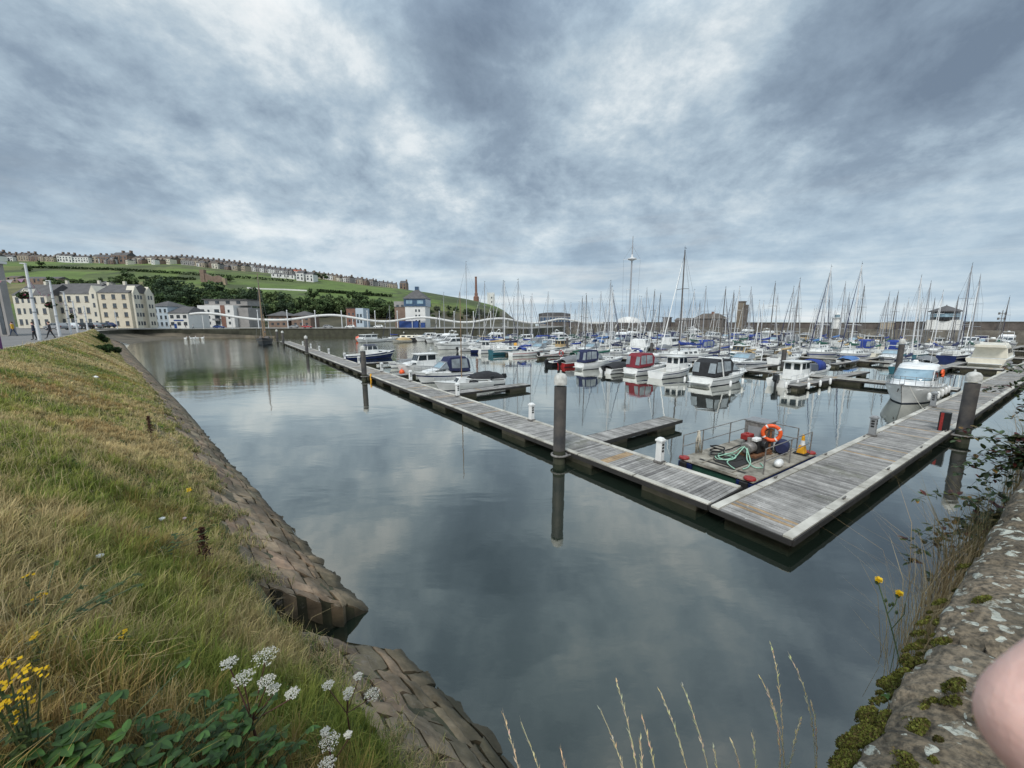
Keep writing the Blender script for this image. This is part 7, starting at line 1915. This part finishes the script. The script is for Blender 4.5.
sc2 = N('ShaderNodeVectorMath', operation='SCALE'); sc2.inputs['Scale'].default_value = .16; LK(nz_.outputs['Color'], sc2.inputs[0]); LK(ps, ad_.inputs[0]); LK(sc2.outputs[0], ad_.inputs[1]); LK(ad_.outputs[0], vo.inputs['Vector'])
scs = N('ShaderNodeSeparateColor'); LK(vo.outputs['Color'], scs.inputs[0])
rad_ = MATH('MULTIPLY', MATH('SUBTRACT', scs.outputs[0], .15), .036)
lich = MATH('GREATER_THAN', rad_, MATH('MULTIPLY', vo.outputs['Distance'], 1.0 / 21 * 1.1))
lich = MATH('MULTIPLY', lich, RAMP(NOISE(ps, 34, 6, .75), [(.44, .05), (.52, 1.0)]))
base = MIX(MATH('MULTIPLY', lich, .85), base, (.46, .48, .42))
yl = RAMP(NOISE(ps, 6.5, 6, .7, 0, (4, 4, 4)), [(.66, 0.0), (.70, .8)]); base = MIX(yl, base, (.30, .20, .03))
dk_ = RAMP(NOISE(ps, 1.1, 7, .7, 0, (1, 7, 2)), [(.48, 0.0), (.62, .6)]); base = MIX(dk_, base, (.055, .055, .042))
LK(base, b.inputs['Base Color'])
WZ = 5.57
wr_ = thing('parapet_wall', (0, 0, 0), 0, 'weathered sandstone parapet wall with lichen patches and moss in the lower right corner', 'wall')
def wpt(s, mm, z): q = E1 * s - N1 * mm; return Vector((q.x, q.y, z))
s0 = -2.4; rw = random.Random(9)
while s0 < 26:
    ln = rw.uniform(1.0, 1.5); s1 = s0 + ln
    fine_ = s0 < 7
    nx, ny = (64, 46) if fine_ else (8, 10)
    vs = []; fs = []
    dz_, dm_ = rw.uniform(-.012, .012), rw.uniform(-.015, .015)
    for i in range(nx):
        for j in range(ny):
            u, t = i / (nx - 1), j / (ny - 1)
            s_ = lerp(s0 + .004, s1 - .004, u)
            # cross-section: outer face, rounded shoulder, gently crowned top
            if t < .3: mm, z = -.185, WZ - .20 + t / .3 * .12
            elif t < .5: a = (t - .3) / .2 * math.pi / 2; mm, z = -.185 + .10 * (1 - math.cos(a)), WZ - .08 + .08 * math.sin(a)
            else: q_ = (t - .5) / .5; mm, z = -.085 + .55 * q_, WZ + .025 * math.sin(q_ * math.pi)
            q3 = Vector((s_ * 1.0, mm * 1.0, z))
            dsp = .018 * noise.noise(q3 * 2.2) + .012 * noise.noise(q3 * 6) + (.009 * noise.noise(q3 * 17) + .007 * noise.noise(q3 * 42) if fine_ else 0)
            e = min(u, 1 - u) * ln; dsp -= .030 * math.exp(-(e / .028) ** 2)
            vs.append(wpt(s_, mm + dm_ - (dsp if t < .5 else 0), z + dz_ + (dsp if t > .35 else 0)))
    for i in range(nx - 1):
        for j in range(ny - 1): k = i * ny + j; fs.append((k, k + ny, k + ny + 1, k + 1))
    MB().add(vs, fs).build('coping_stone', m, wr_, smooth=True)
    s0 = s1
bw_ = MB()
for z0, z1, off in ((3.7, 4.25, .0), (4.26, 4.78, .015), (4.79, 5.34, .005)):
    s0 = -2.4
    while s0 < 26:
        s1 = s0 + rw.uniform(.5, 1.0)
        a = [wpt(s0, -.15 - off, z0), wpt(s1 - .015, -.15 - off, z0), wpt(s1 - .015, .40, z0), wpt(s0, .40, z0)]
        bw_.add(a + [v + Vector((0, 0, z1 - z0 - .015)) for v in a], [(3, 2, 1, 0), (4, 5, 6, 7), (0, 1, 5, 4), (1, 2, 6, 5), (2, 3, 7, 6), (3, 0, 4, 7)]); s0 = s1
bw_.build('masonry', m, wr_, bevel=.012)
# quay face and ledge the wall stands on
a = [wpt(-1.2, -.52, -3), wpt(60, -.52, -3), wpt(60, 6, -3), wpt(-1.2, 6, -3)]
tag(MB().add(a + [Vector((v.x, v.y, 3.7)) for v in a], [(4, 5, 6, 7), (0, 1, 5, 4), (3, 0, 4, 7), (2, 3, 7, 6), (1, 2, 6, 5)]).build('quay', 'sandstone blocks' if False else 'quay stone'), kind='structure')
# moss cushions on the wall
ms = np.random.RandomState(12); B = []; C_ = []
def moss_patch(s, mm, r, z=None, k=1.0):
    n = int(1500 * r * r / .0036 * .5) + 130
    for _ in range(n):
        a = ms.rand() * 6.283; q_ = ms.rand() ** .5; x = r * q_ * math.cos(a); y = r * q_ * math.sin(a) * .75
        zz_ = (WZ if z is None else z) + r * .42 * math.sqrt(max(0, 1 - q_ * q_)) * (.8 + .4 * ms.rand())
        m2 = mm + y
        if z is None and m2 < -.085: zz_ -= min(.2, (-.085 - m2) * 1.0)
        B.append(tuple(wpt(s + x, m2, zz_ + .004)))
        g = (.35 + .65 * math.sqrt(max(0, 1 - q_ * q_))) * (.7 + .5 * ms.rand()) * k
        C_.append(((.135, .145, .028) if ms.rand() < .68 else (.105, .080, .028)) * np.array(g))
for i in range(520):
    s = .25 + abs(ms.normal(0, .75)); mm = -.225 + min(.5, abs(ms.normal(0, .05 + .085 * max(0, 1.1 - s)))); moss_patch(s, mm, .008 + .022 * ms.rand() ** 1.5, None, .55 + .9 * ms.rand())
for i in range(60): moss_patch(.2 + 1.3 * ms.rand(), -.14 + .22 * ms.rand(), .008 + .018 * ms.rand(), None, .7 + .4 * ms.rand())
B = np.array(B); C_ = np.array(C_); n = len(B)
a = ms.normal(size=(n, 3)); a /= np.linalg.norm(a, axis=1)[:, None]; b2 = ms.normal(size=(n, 3)); b2 /= np.linalg.norm(b2, axis=1)[:, None]; szm = (.0026 + .0026 * ms.rand(n))[:, None]
V = np.stack([B - a * szm, B + b2 * szm, B + a * szm, B - b2 * szm], 1).reshape(-1, 3)
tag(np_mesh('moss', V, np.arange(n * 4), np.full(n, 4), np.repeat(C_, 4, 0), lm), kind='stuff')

# ================================================================== FOREGROUND PLANTS
# dry grass and weeds on the ledge outside the wall
def ledge_grass(name, spec, seed):
    r = np.random.RandomState(seed); base = []; h = []; ln = []; cl = []
    for s, mm, n, hh, sp_, c in spec:
        for _ in range(n):
            q = wpt(s + r.normal(0, sp_), mm + r.normal(0, .10), 3.7); base.append(tuple(q)); h.append(hh * (.5 + .7 * r.rand())); ln.append(.12 + .5 * r.rand() ** 1.3); cl.append(np.array(c) * (.6 + .7 * r.rand()))
    base = np.array(base); d = np.linalg.norm(base - np.array([0, 0, 6.5]), axis=1)
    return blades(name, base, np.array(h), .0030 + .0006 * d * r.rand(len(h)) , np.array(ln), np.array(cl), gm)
D_ = (.58, .46, .27); BR = (.46, .33, .18); GR = (.11, .14, .045)
spec = [(lerp(3.6, 9, k / 22), -.36, 60, .62 + .35 * math.sin(k * 1.7), .2, (D_, BR, GR, BR)[k % 4]) for k in range(23)] + [(lerp(9, 20, k / 16), -.36, 90, 1.3 + .3 * math.sin(k), .4, (BR, GR)[k % 2]) for k in range(17)]
spec += [(4.9, -.42, 280, 1.15, .28, BR), (5.6, -.42, 280, 1.3, .3, (.24, .20, .10)), (4.3, -.45, 200, 1.0, .2, D_)]
tag(ledge_grass('ledge_grass', spec, 3), kind='stuff')
# seeding grass stems in front of the camera, each a plant
def grass_stem(root_, tip, label, group, seed, head=.22, arch=.1):
    r = random.Random(seed); root_, tip = Vector(root_), Vector(tip); o = thing('grass_stem', root_, 0, label, 'grass', group)
    d = tip - root_; side = Vector((d.x, d.y, 0)); side = side.normalized() if side.length > .01 else Vector((1, 0, 0))
    P = []
    for i in range(13):
        t = i / 12; P.append(Vector((d.x * t ** 2.2 + .05 * math.sin(seed * 1.9) * math.sin(math.pi * t), d.y * t ** 2.2, d.z * math.sin(min(1.0, t) * math.pi / 2 * .92) / math.sin(math.pi / 2 * .92))))
    mb = MB(); c = (.52 * r.uniform(.85, 1.1), .43, .27)
    mb.tube(P, [.0019 - .0010 * i / 12 for i in range(13)], 4, col=c)
    mb.build('stem', attr_mat('straw', .8, .1), o)
    hd = MB(); L_ = d.length
    for i in range(26):
        t = 1 - head * (i / 25) * 1.0; k = t * 12; j = min(11, int(k)); q = P[j].lerp(P[j + 1], k - j); dr = (P[j + 1] - P[j]).normalized()
        out = Vector((r.uniform(-1, 1), r.uniform(-1, 1), r.uniform(-.4, .4))).normalized()
        e = q + dr * .022 + out * .0045 * (1 + 1.3 * math.sin(math.pi * i / 25)); w_ = dr.cross(out).normalized() * .0020
        hd.add([q - w_, q + dr * .010 + out * .005 + w_ * 1.4, e, q + dr * .006 - w_ * 1.3], [(0, 1, 2, 3)], 0, (c[0] * r.uniform(.9, 1.35), c[1] * r.uniform(.9, 1.3), c[2] * r.uniform(.8, 1.3)))
    hd.build('seed_head', MATS['straw'], o); return o
def px_at_depth(x, y, t):
    u = (384 - y) / F_PX; r = (x - 512) / F_PX
    return Vector((r * t, (CP + u * SP) * t, CAM_H + (u * CP - SP) * t))
tips = [(503, 713, 1.35), (521, 722, 1.3), (561, 750, 1.4), (617, 683, 1.5), (601, 711, 1.4), (643, 720, 1.45), (640, 738, 1.35), (661, 693, 1.55), (683, 687, 1.6), (714, 749, 1.5), (733, 744, 1.5), (762, 681, 1.6), (771, 646, 1.75), (753, 737, 1.5), (790, 657, 1.8), (775, 711, 1.65), (800, 720, 1.6), (812, 706, 1.7)]
for i, (x, y, t) in enumerate(tips):
    tip = px_at_depth(x, y, t); rx = tip.x * .62 + (.10 if x > 700 else .0) + .02 * math.sin(i * 2.1); lo_ = wpt(0, -.40, 3.7)
    # root on the ledge below, nearer the wall
    s_ = tip.dot(E1) * .85 + (.12 if x > 690 else -.02); rt_ = wpt(s_, -.42, 3.7)
    side_ = 'left' if x < 590 else ('middle' if x < 700 else 'right')
    grass_stem(rt_, tip, 'dry seeding grass stem at the bottom edge over dark water, %s cluster' % side_, 'dry grass stems at the bottom edge, %s cluster' % side_, i, .26 if x < 700 else .36)
# yellow hawkweed at the wall
def stemmed(name, loc, label, cat): return thing(name, loc, 0, label, cat)
f1, f2 = px_at_depth(877.5, 580.5, 2.3), px_at_depth(898, 594, 2.25); rt_ = px_at_depth(905, 700, 2.02)
r_ = thing('yellow_flower', rt_, 0, 'tall thin plant with two yellow dandelion-like flowers growing beside the mossy wall', 'flower')
jn = px_at_depth(887.5, 614, 2.22) - rt_
mat('stem green', (.055, .085, .03), .7, .25, 9); mat('petal yellow', (.75, .50, .01), .6, .1, 9); mat('leaf green', (.09, .20, .03), .6, .3, 12)
MB().tube(smooth_pts([Vector((0, 0, -.35)), Vector((0, 0, 0)), jn * .5 + Vector((.012, 0, 0)), jn, f1 - rt_], 4), .0032, 5).tube([jn, (jn + f2 - rt_) / 2 + Vector((.015, 0, 0)), f2 - rt_], .0026, 5).tube([jn * .8, jn * .8 + Vector((.06, 0, .10)), jn * .8 + Vector((.055, 0, .17))], .0025, 4).build('stem', 'stem green', r_)
fr_ = random.Random(3)
for f in (f1, f2):
    mb = MB(); c = f - rt_
    ax = Vector((.15, -.5, 1)).normalized(); a = ax.orthogonal().normalized(); b_ = ax.cross(a)
    for k in range(34):
        t = k * 2.4; L_ = .023 * (1 - .012 * k) ; d = a * math.cos(t) + b_ * math.sin(t); w_ = ax.cross(d) * .0045; up_ = ax * (.004 + .0006 * k)
        mb.add([c + up_ - w_ * .4, c + d * L_ * .7 + up_ - w_, c + d * L_ + up_ * 1.2, c + d * L_ * .7 + up_ + w_, c + up_ + w_ * .4], [(0, 1, 2, 3, 4)])
    fl = mb.build('flower_head', 'petal yellow', r_); MB().lathe([(.002, -.026), (.010, -.02), (.012, 0), (.008, .004)], c, 8).build('calyx', 'stem green', fl)
for k in range(4): q = jn * (.97) + Vector((fr_.uniform(-.03, .09), 0, fr_.uniform(.02, .12))); MB().lathe([(.001, -.014), (.007, -.006), (.006, .006), (.001, .012)], q, 7).build('bud', 'stem green', r_)
def leaf(mb, c, d, n, L_, W_, col, fold=.15, seg=5):
    """one leaf: base c, direction d, face normal n"""
    d = d.normalized(); n = (n - d * n.dot(d)).normalized(); s = d.cross(n); vs = []; fs = []
    for i in range(seg + 1):
        t = i / seg; w_ = W_ * math.sin(math.pi * (t * .92 + .04)) ** .8 * (1 - .25 * t); p = c + d * L_ * t - n * (L_ * .22 * t * t)
        vs += [p - s * w_ + n * w_ * fold, p, p + s * w_ + n * w_ * fold]
    for i in range(seg):
        for j in range(2): k = i * 3 + j; fs.append((k, k + 1, k + 4, k + 3))
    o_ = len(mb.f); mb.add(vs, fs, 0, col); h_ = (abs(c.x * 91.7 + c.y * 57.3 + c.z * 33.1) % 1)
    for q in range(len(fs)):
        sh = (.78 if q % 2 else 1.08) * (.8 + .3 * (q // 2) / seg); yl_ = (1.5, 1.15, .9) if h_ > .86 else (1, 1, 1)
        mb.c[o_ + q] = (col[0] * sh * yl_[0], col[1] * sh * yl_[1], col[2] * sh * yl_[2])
lfm = attr_mat('leaf', .5, .2, .4)
lr = random.Random(5)
mb = MB()
for k in range(7):
    a = k * .9; leaf(mb, Vector((lr.uniform(-.02, .02), 0, -.12 + .03 * k)), Vector((math.cos(a), math.sin(a), .35)), Vector((0, 0, 1)), .09 + .05 * lr.random(), .026, (.09 * lr.uniform(.7, 1.2), .20 * lr.uniform(.7, 1.2), .03))
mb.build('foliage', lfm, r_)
# brambles hanging over the ledge at the right
def bramble(s, mm, z, L_, label, seed, droop=1.0, out=(-.5, -.3, .3)):
    r = random.Random(seed); o = thing('bramble', wpt(s, mm, z), 0, label, 'bramble'); st_ = MB(); lf = MB()
    for k in range(22):
        d = Vector((N1.x * r.uniform(0, .38) + E1.x * r.uniform(-.5, .6), N1.y * r.uniform(0, .38) + E1.y * r.uniform(-.5, .6), r.uniform(.3, 1.1))); P = [Vector((0, 0, 0))]
        n = 9
        for i in range(n): d.z -= .17 * droop; P.append(P[-1] + d * L_ / n * r.uniform(.8, 1.1))
        st_.tube(P, [.006 - .0005 * i for i in range(n + 1)], 4)
        for i in range(1, n + 1):
            for q in range(5):
                dd = Vector((r.uniform(-1, 1), r.uniform(-1, 1), r.uniform(-.4, .5))); g = r.uniform(.5, 1.25)
                c = (.065 * g, .105 * g, .036 * g) if r.random() < .72 else ((.15 * g, .11 * g, .03 * g) if r.random() < .5 else (.11 * g, .035 * g, .03 * g))
                leaf(lf, P[i] + dd * .02, dd, Vector((r.uniform(-.4, .4), r.uniform(-.4, .4), 1)), r.uniform(.05, .10), r.uniform(.018, .032), c)
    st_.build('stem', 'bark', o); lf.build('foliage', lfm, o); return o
bramble(6.6, -.3, 4.2, 1.25, 'bramble with dark and yellowing leaves over the ledge, nearest of three', 1)
bramble(8.0, -.3, 4.7, 1.25, 'taller bramble with dark leaves beside the wall at the right edge, middle of the three', 2, .8)
bramble(10.5, -.3, 5.2, 1.4, 'dark leafy bramble at the right edge in front of the walkway, farthest of the three', 3, .75)

# ---- left bank plants
def umbel(a, p, hgt, tips_, label, group=None, seed=0):
    """hogweed-like plant: reddish stem, rays and flat white flower heads at given photo pixels and depths"""
    r = random.Random(seed); base = bank(a, p, bz(a, p)); o = thing('hogweed', base, 0, label, 'flower', group); st_ = MB()
    fork = Vector((0, 0, hgt * .62)); st_.tube([(0, 0, -.1), fork * .5 + Vector((.01, .01, 0)), fork], [.011, .010, .008], 6)
    heads = []
    for (x, y, t, rad) in tips_:
        c = px_at_depth(x, y, t) - base; mid = fork.lerp(c, .55) + Vector((0, 0, -.03)); st_.tube(smooth_pts([fork, mid, c - Vector((0, 0, .05))], 3), .0045, 5); heads.append((c, rad))
    st_.build('stem', mat('stem red', (.075, .030, .022), .7, .25, 9), o)
    for c, rad in heads:
        ray = MB(); fl = MB(); nr = 20
        for k in range(nr):
            t = k * 2.39996; q = rad * math.sqrt((k + .5) / nr); e = c + Vector((q * math.cos(t), q * math.sin(t), -.35 * q * q / rad + r.uniform(-.004, .004)))
            ray.tube([c - Vector((0, 0, .05)), e], .0013, 3)
            for j in range(16):
                u = r.uniform(0, 6.28); v = rad * .24 * math.sqrt(r.random()); f = e + Vector((v * math.cos(u), v * math.sin(u), r.uniform(0, .008))); s_ = r.uniform(.0028, .0048)
                nrm = Vector((r.uniform(-.5, .5), r.uniform(-.5, .5), 1)).normalized(); a_ = nrm.orthogonal().normalized() * s_; b_ = nrm.cross(a_)
                g = r.uniform(.75, 1.0); fl.add([f - a_, f + b_, f + a_, f - b_], [(0, 1, 2, 3)], 0, (.66 * g, .65 * g, .58 * g))
        h_ = fl.build('flower_head', attr_mat('umbel flowers', .8, .2), o); ray.build('rays', 'stem green', h_)
    return o
def root_of(x, y, t):
    """bank coordinates below a point seen in the photo"""
    q = px_at_depth(x, y, t); return q.dot(Dn) / Dn.length_squared, q.dot(Q) / Q.length_squared
def solve_t(x, y, up=.55):
    """depth at which the point on that ray floats `up` above the bank"""
    t = .8
    while t < 160:
        q = px_at_depth(x, y, t); a, p = q.dot(Dn), q.dot(Q)
        if q.z - bz(a, min(p, st(a))) < up: return t
        t += .02 + t * .004
    return t
def plant_at(x, y, up):
    t = solve_t(x, y, up); q = px_at_depth(x, y, t); return q.dot(Dn), q.dot(Q), t
a, p, t = plant_at(248, 690, .75)
umbel(a, p, .78, [(229, 661.5, t * 1.0, .055), (265, 654, t * 1.03, .085), (243, 676, t * .99, .07), (266, 680, t * 1.0, .06), (273, 688, t * 1.01, .045), (292, 692, t * 1.02, .05)], 'large white hogweed with dark red stem and six flower heads above the leafy patch', None, 1)
a, p, t = plant_at(345, 690, .7)
umbel(a, p, .7, [(328, 684, t * 1.0, .055), (348.5, 691, t * 1.0, .05), (372, 693, t * 1.02, .075), (358, 675.5, t * 1.05, .045), (347, 697, t, .03)], 'white hogweed with five flower heads right of the large one, in front of the stones', None, 2)
a, p, t = plant_at(330, 738, .6)
umbel(a, p, .6, [(329, 740, t, .075), (325, 731, t * 1.01, .035), (348, 734, t, .03), (327, 763, t * .97, .06)], 'lower white hogweed at the bottom edge below the other two', None, 3)
# ragwort with yellow heads at the left edge
def ragwort(x, y, up, n, spread, label, seed, hs_=.011):
    r = random.Random(seed); a, p, t = plant_at(x, y, up); base = bank(a, p, bz(a, p)); o = thing('ragwort', base, 0, label, 'flower'); st_ = MB(); lf = MB()
    for k in range(n):
        fl = MB(); e = Vector((r.gauss(0, spread), r.gauss(0, spread * .6), up + r.uniform(-.22, .12) * min(1, up * 2))); st_.tube([(0, 0, 0), e * .55 + Vector((0, 0, .05)), e], .004, 4)
        for j in range(11):
            c = e + Vector((r.gauss(0, .022), r.gauss(0, .022), r.uniform(-.01, .018))); nrm = Vector((r.uniform(-.5, .5), -.5 + r.uniform(-.4, .4), 1)).normalized(); a_ = nrm.orthogonal().normalized(); b_ = nrm.cross(a_); rr_ = hs_ * r.uniform(.7, 1.2); g = r.uniform(.7, 1)
            P = [c + (a_ * math.cos(q * .7854) + b_ * math.sin(q * .7854)) * rr_ * (1 if q % 2 else .72) for q in range(8)]
            fl.add(P, [tuple(range(8))], 0, (.62 * g, .40 * g, .012))
        fl.build('flower_head', attr_mat('ragwort flowers', .7, .2), o)
        for j in range(5):
            q = e * r.uniform(.2, .9); d = Vector((r.uniform(-1, 1), r.uniform(-1, 1), .3)); leaf(lf, q, d, Vector((0, 0, 1)), .06, .012, (.055, .085, .022))
    st_.build('stem', 'stem green', o); lf.build('foliage', lfm, o); return o
ragwort(14, 688, .60, 11, .062, 'bushy yellow ragwort at the lower left edge', 1)
ragwort(26, 582, .30, 2, .05, 'small yellow ragwort above it near the left edge', 2)
ragwort(120, 629, .30, 1, .03, 'tiny yellow flower cluster in the grass above the hogweed', 3)
ragwort(186, 487, .3, 3, .10, 'distant small yellow flowers near the stone blocks, half way down the bank', 4, .02)
ragwort(40, 640, .28, 1, .02, 'single yellow bloom right of the small ragwort', 5, .012)
# leafy dock / hogweed leaves at the bottom
def leafy(name, x, y, up, n, L_, label, seed, spread, col=(.050, .115, .024)):
    r = random.Random(seed); a, p, t = plant_at(x, y, up); base = bank(a, p, bz(a, p)); o = thing(name, base, 0, label, 'plant'); st_ = MB(); lf = MB()
    for k in range(n):
        e = Vector((r.gauss(0, spread), r.gauss(0, spread), up * r.uniform(.35, 1.1))); st_.tube([(e.x * .3, e.y * .3, 0), e * .6, e], .004, 4)
        th = r.uniform(0, 6.28)
        for j in range(3):
            d = Vector((math.cos(th + (j - 1) * .95), math.sin(th + (j - 1) * .95), r.uniform(-.25, .15))); g = r.uniform(.6, 1.25)
            leaf(lf, e, d, Vector((r.uniform(-.3, .3), r.uniform(-.3, .3), 1)), L_ * r.uniform(.45, 1.35), L_ * r.uniform(.26, .42), (col[0] * g, col[1] * g, col[2] * g), .12, 6)
    st_.build('stem', 'stem green', o); lf.build('foliage', lfm, o); return o
leafy('leafy_plant', 205, 738, .36, 90, .075, 'broad-leaved dark green plant at the bottom edge below the large hogweed', 1, .20)
leafy('leafy_plant', 140, 752, .30, 70, .072, 'broad-leaved green plant at the bottom edge left of the hogweed', 2, .19)
leafy('leafy_plant', 40, 752, .30, 60, .08, 'broad-leaved green plant in the lower left corner', 3, .2, (.055, .125, .022))
leafy('leafy_plant', 255, 752, .28, 50, .06, 'smaller green leaves around the red hogweed stem', 4, .13)
leafy('leafy_plant', 30, 610, .22, 40, .05, 'patch of low dark leaves near the left edge under the small ragwort', 6, .35, (.045, .085, .022))
leafy('leafy_plant', 150, 545, .16, 34, .06, 'low green leafy clump in the middle of the bank', 7, .3, (.045, .085, .022))
# brown dock seed spikes
def dock_spike(x, y, up, label, seed):
    r = random.Random(seed); a, p, t = plant_at(x, y, up); base = bank(a, p, bz(a, p)); o = thing('dock_plant', base, 0, label, 'plant'); MB().tube([(0, 0, 0), (.01, 0, up * .6), (0, .01, up)], [.010, .008, .004], 5).build('stem', 'stem red', o); sd = MB()
    for k in range(420):
        z = up * (.35 + .65 * r.random()); w_ = .04 * (1.15 - z / up) + .012; q = Vector((r.gauss(0, w_), r.gauss(0, w_), z)); s_ = .016; d = Vector((r.gauss(0, 1), r.gauss(0, 1), r.gauss(0, 1))).normalized(); a_ = d.orthogonal().normalized() * s_; b_ = d.cross(a_); g = r.uniform(.6, 1.3)
        sd.add([q - a_, q + b_, q + a_, q - b_], [(0, 1, 2, 3)], 0, (.085 * g, .034 * g, .022 * g))
    sd.build('seed_head', lfm, o); return o
dock_spike(201, 527, .75, 'tall dark brown dock seed spike near the stone blocks, nearer of the two', 1)
dock_spike(148, 416, .9, 'brown dock seed spike farther up the bank, beyond the nearer one', 2)
# shrubs on the bank top
def shrub(x, y, w_, h_, label, seed):
    r = np.random.RandomState(seed); a, p, t = plant_at(x, y, .25); base = bank(a, p, bz(a, p)); o = thing('shrub', base, 0, label, 'shrub'); n = 2600
    lumps = [(r.normal(0, w_ * .28), r.normal(0, w_ * .28), h_ * (.3 + .45 * r.rand()), w_ * (.18 + .12 * r.rand()), .6 + .6 * r.rand()) for _ in range(10)]
    B = []; C_ = []
    for lx, ly, lz, lr_, sh in lumps:
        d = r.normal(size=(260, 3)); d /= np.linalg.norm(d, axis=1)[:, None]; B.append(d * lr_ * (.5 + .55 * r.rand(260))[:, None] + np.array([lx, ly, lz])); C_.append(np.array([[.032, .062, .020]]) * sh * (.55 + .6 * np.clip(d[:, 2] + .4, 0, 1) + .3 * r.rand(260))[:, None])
    B = np.concatenate(B); C_ = np.concatenate(C_); n = len(B); a_ = r.normal(size=(n, 3)) * .055; b_ = r.normal(size=(n, 3)) * .055
    V = np.stack([B - a_, B + b_, B + a_, B - b_], 1).reshape(-1, 3); fo = np_mesh('foliage', V, np.arange(n * 4), np.full(n, 4), np.repeat(C_, 4, 0), lm); fo.parent = o
    MB().tube([(0, 0, -.1), (.1, 0, h_ * .4)], .03, 5).tube([(0, 0, 0), (-.2, .1, h_ * .45)], .025, 5).build('stem', 'bark', o)
shrub(102, 341, 1.5, 1.5, 'dark green rounded shrub on the bank near the promenade, upper of the two', 1)
shrub(107, 352, 1.5, 1.2, 'dark green shrub lower on the bank just below the other', 2)
# litter
for i, (x, y, lab, s_) in enumerate(((161.5, 517, 'crumpled white scrap of litter in the grass near the stone blocks', .06), (184, 516.5, 'small pinkish white scrap of litter beside the white one', .045), (99.5, 553.5, 'crumpled white litter in the grass at the middle left', .045), (95.5, 377, 'white scrap of litter far up the bank', .16))):
    a, p, t = plant_at(x, y, .16); q = bank(a, p, bz(a, p) + .14); mb = MB(); r = random.Random(i); rings = []
    for k in range(6):
        z = -1 + 2 * k / 5; rr_ = math.sqrt(max(.02, 1 - z * z)); rings.append([(s_ * rr_ * math.cos(u) * r.uniform(.6, 1.2), s_ * rr_ * math.sin(u) * r.uniform(.5, 1.1), s_ * z * .55 * r.uniform(.7, 1.1)) for u in [2 * math.pi * j / 9 for j in range(9)]])
    tag(mb.loft(rings).build('litter', 'gelcoat' if i != 1 else mat('pink paper', (.55, .42, .46), .8, .1, 9), None, loc=q), lab, 'litter')

# ================================================================== HAND NEAR THE LENS
def cam_pt(v): return Vector((v[0], CP * v[2] + SP * v[1], CAM_H - SP * v[2] + CP * v[1]))   # right, up, forward of the camera
T0 = Vector((.0822, -.0685, .064))
ax = Vector((.86, .50, -.05)).normalized()      # from tip towards the knuckle
dn = Vector((.35, -.85, .15)).normalized()     # towards the other fingers
V = []; Rr = []; E = []
def av_(p_, r): V.append(p_); Rr.append(r); return len(V) - 1
palm0 = T0 + ax * .098 + Vector((0, 0, .012)) + dn * .030
palmI = av_(palm0 + ax * .035, (.030, .016)); wr1 = av_(palm0 + ax * .085 + dn * .004, (.026, .019)); fa = av_(palm0 + ax * .16 + dn * .02 + Vector((0, -.02, -.02)), (.032, .027)); fb2 = av_(palm0 + ax * .29 + dn * .06 + Vector((0, -.06, -.06)), (.040, .036))
E += [(palmI, wr1), (wr1, fa), (fa, fb2)]
curl = Vector((0, -.15, -.55))
for k, (l_, bend) in enumerate(((1.0, .20), (1.06, .55), (1.0, .75), (.80, .85))):
    kn = palm0 + dn * (.021 * k - .03) + ax * (.050 if k else 0); d = -ax
    if k == 0:
        pts_ = [T0 + ax * .073 + Vector((0, 0, .006)), T0 + ax * .046 + Vector((0, 0, .006)), T0 + ax * .024 + Vector((0, 0, .003)), T0 + ax * .003]
    else:
        pts_ = [kn]; 
        for s_, b_ in ((.038, bend * .5), (.024, bend), (.018, bend * 1.2)):
            d = (d - Vector((0, 0, 1)) * b_ * .35 + dn * .02).normalized(); pts_.append(pts_[-1] + d * s_ * l_)
    prev = palmI
    for q, r in zip(pts_, (.0130, .0126, .0128, .0130) if k == 0 else (.0098, .0090, .0088, .0083)):
        i = av_(q, (r * (1.0 if k < 3 else .88),) * 2); E.append((prev, i)); prev = i
tb = av_(palm0 + ax * .060 - dn * .020 + Vector((0, 0, -.022)), (.013, .012)); t1 = av_(palm0 + ax * .030 - dn * .030 + Vector((0, 0, -.048)), (.0105, .0105)); t2 = av_(palm0 + ax * .004 - dn * .030 + Vector((0, 0, -.062)), (.0095, .0095)); E += [(palmI, tb), (tb, t1), (t1, t2)]
me = bpy.data.meshes.new('hand'); me.from_pydata([tuple(cam_pt(v)) for v in V], E, []); o = bpy.data.objects.new('hand', me); COL.objects.link(o)
o.modifiers.new('s', 'SKIN'); o.modifiers.new('u', 'SUBSURF').levels = 3
for i, r in enumerate(Rr): me.skin_vertices[0].data[i].radius = r; me.skin_vertices[0].data[i].use_root = (i == palmI)
dg = bpy.context.evaluated_depsgraph_get(); nm_ = bpy.data.meshes.new_from_object(o.evaluated_get(dg)); bpy.data.objects.remove(o)
nm_.materials.clear(); nm_.materials.append(MATS['skin'])
for f in nm_.polygons: f.use_smooth = True
ho = bpy.data.objects.new('hand', nm_); COL.objects.link(ho); tag(ho, 'blurred pink fingertip of a hand reaching into the lower right corner close to the lens', 'hand')
sb_ = MATS['skin'].node_tree.nodes['Principled BSDF']; sb_.inputs['Subsurface Weight'].default_value = .15; sb_.inputs['Subsurface Radius'].default_value = (.010, .004, .002); sb_.inputs['Subsurface Scale'].default_value = .3
# sleeve over the forearm
P = [cam_pt(V[fa] + (V[fb2] - V[fa]) * t) for t in (-.1, .3, .7, 1.05)]
slv = MB().tube(P, [.040, .044, .048, .050], 16).build('sleeve', 'cloth navy', ho, smooth=True)
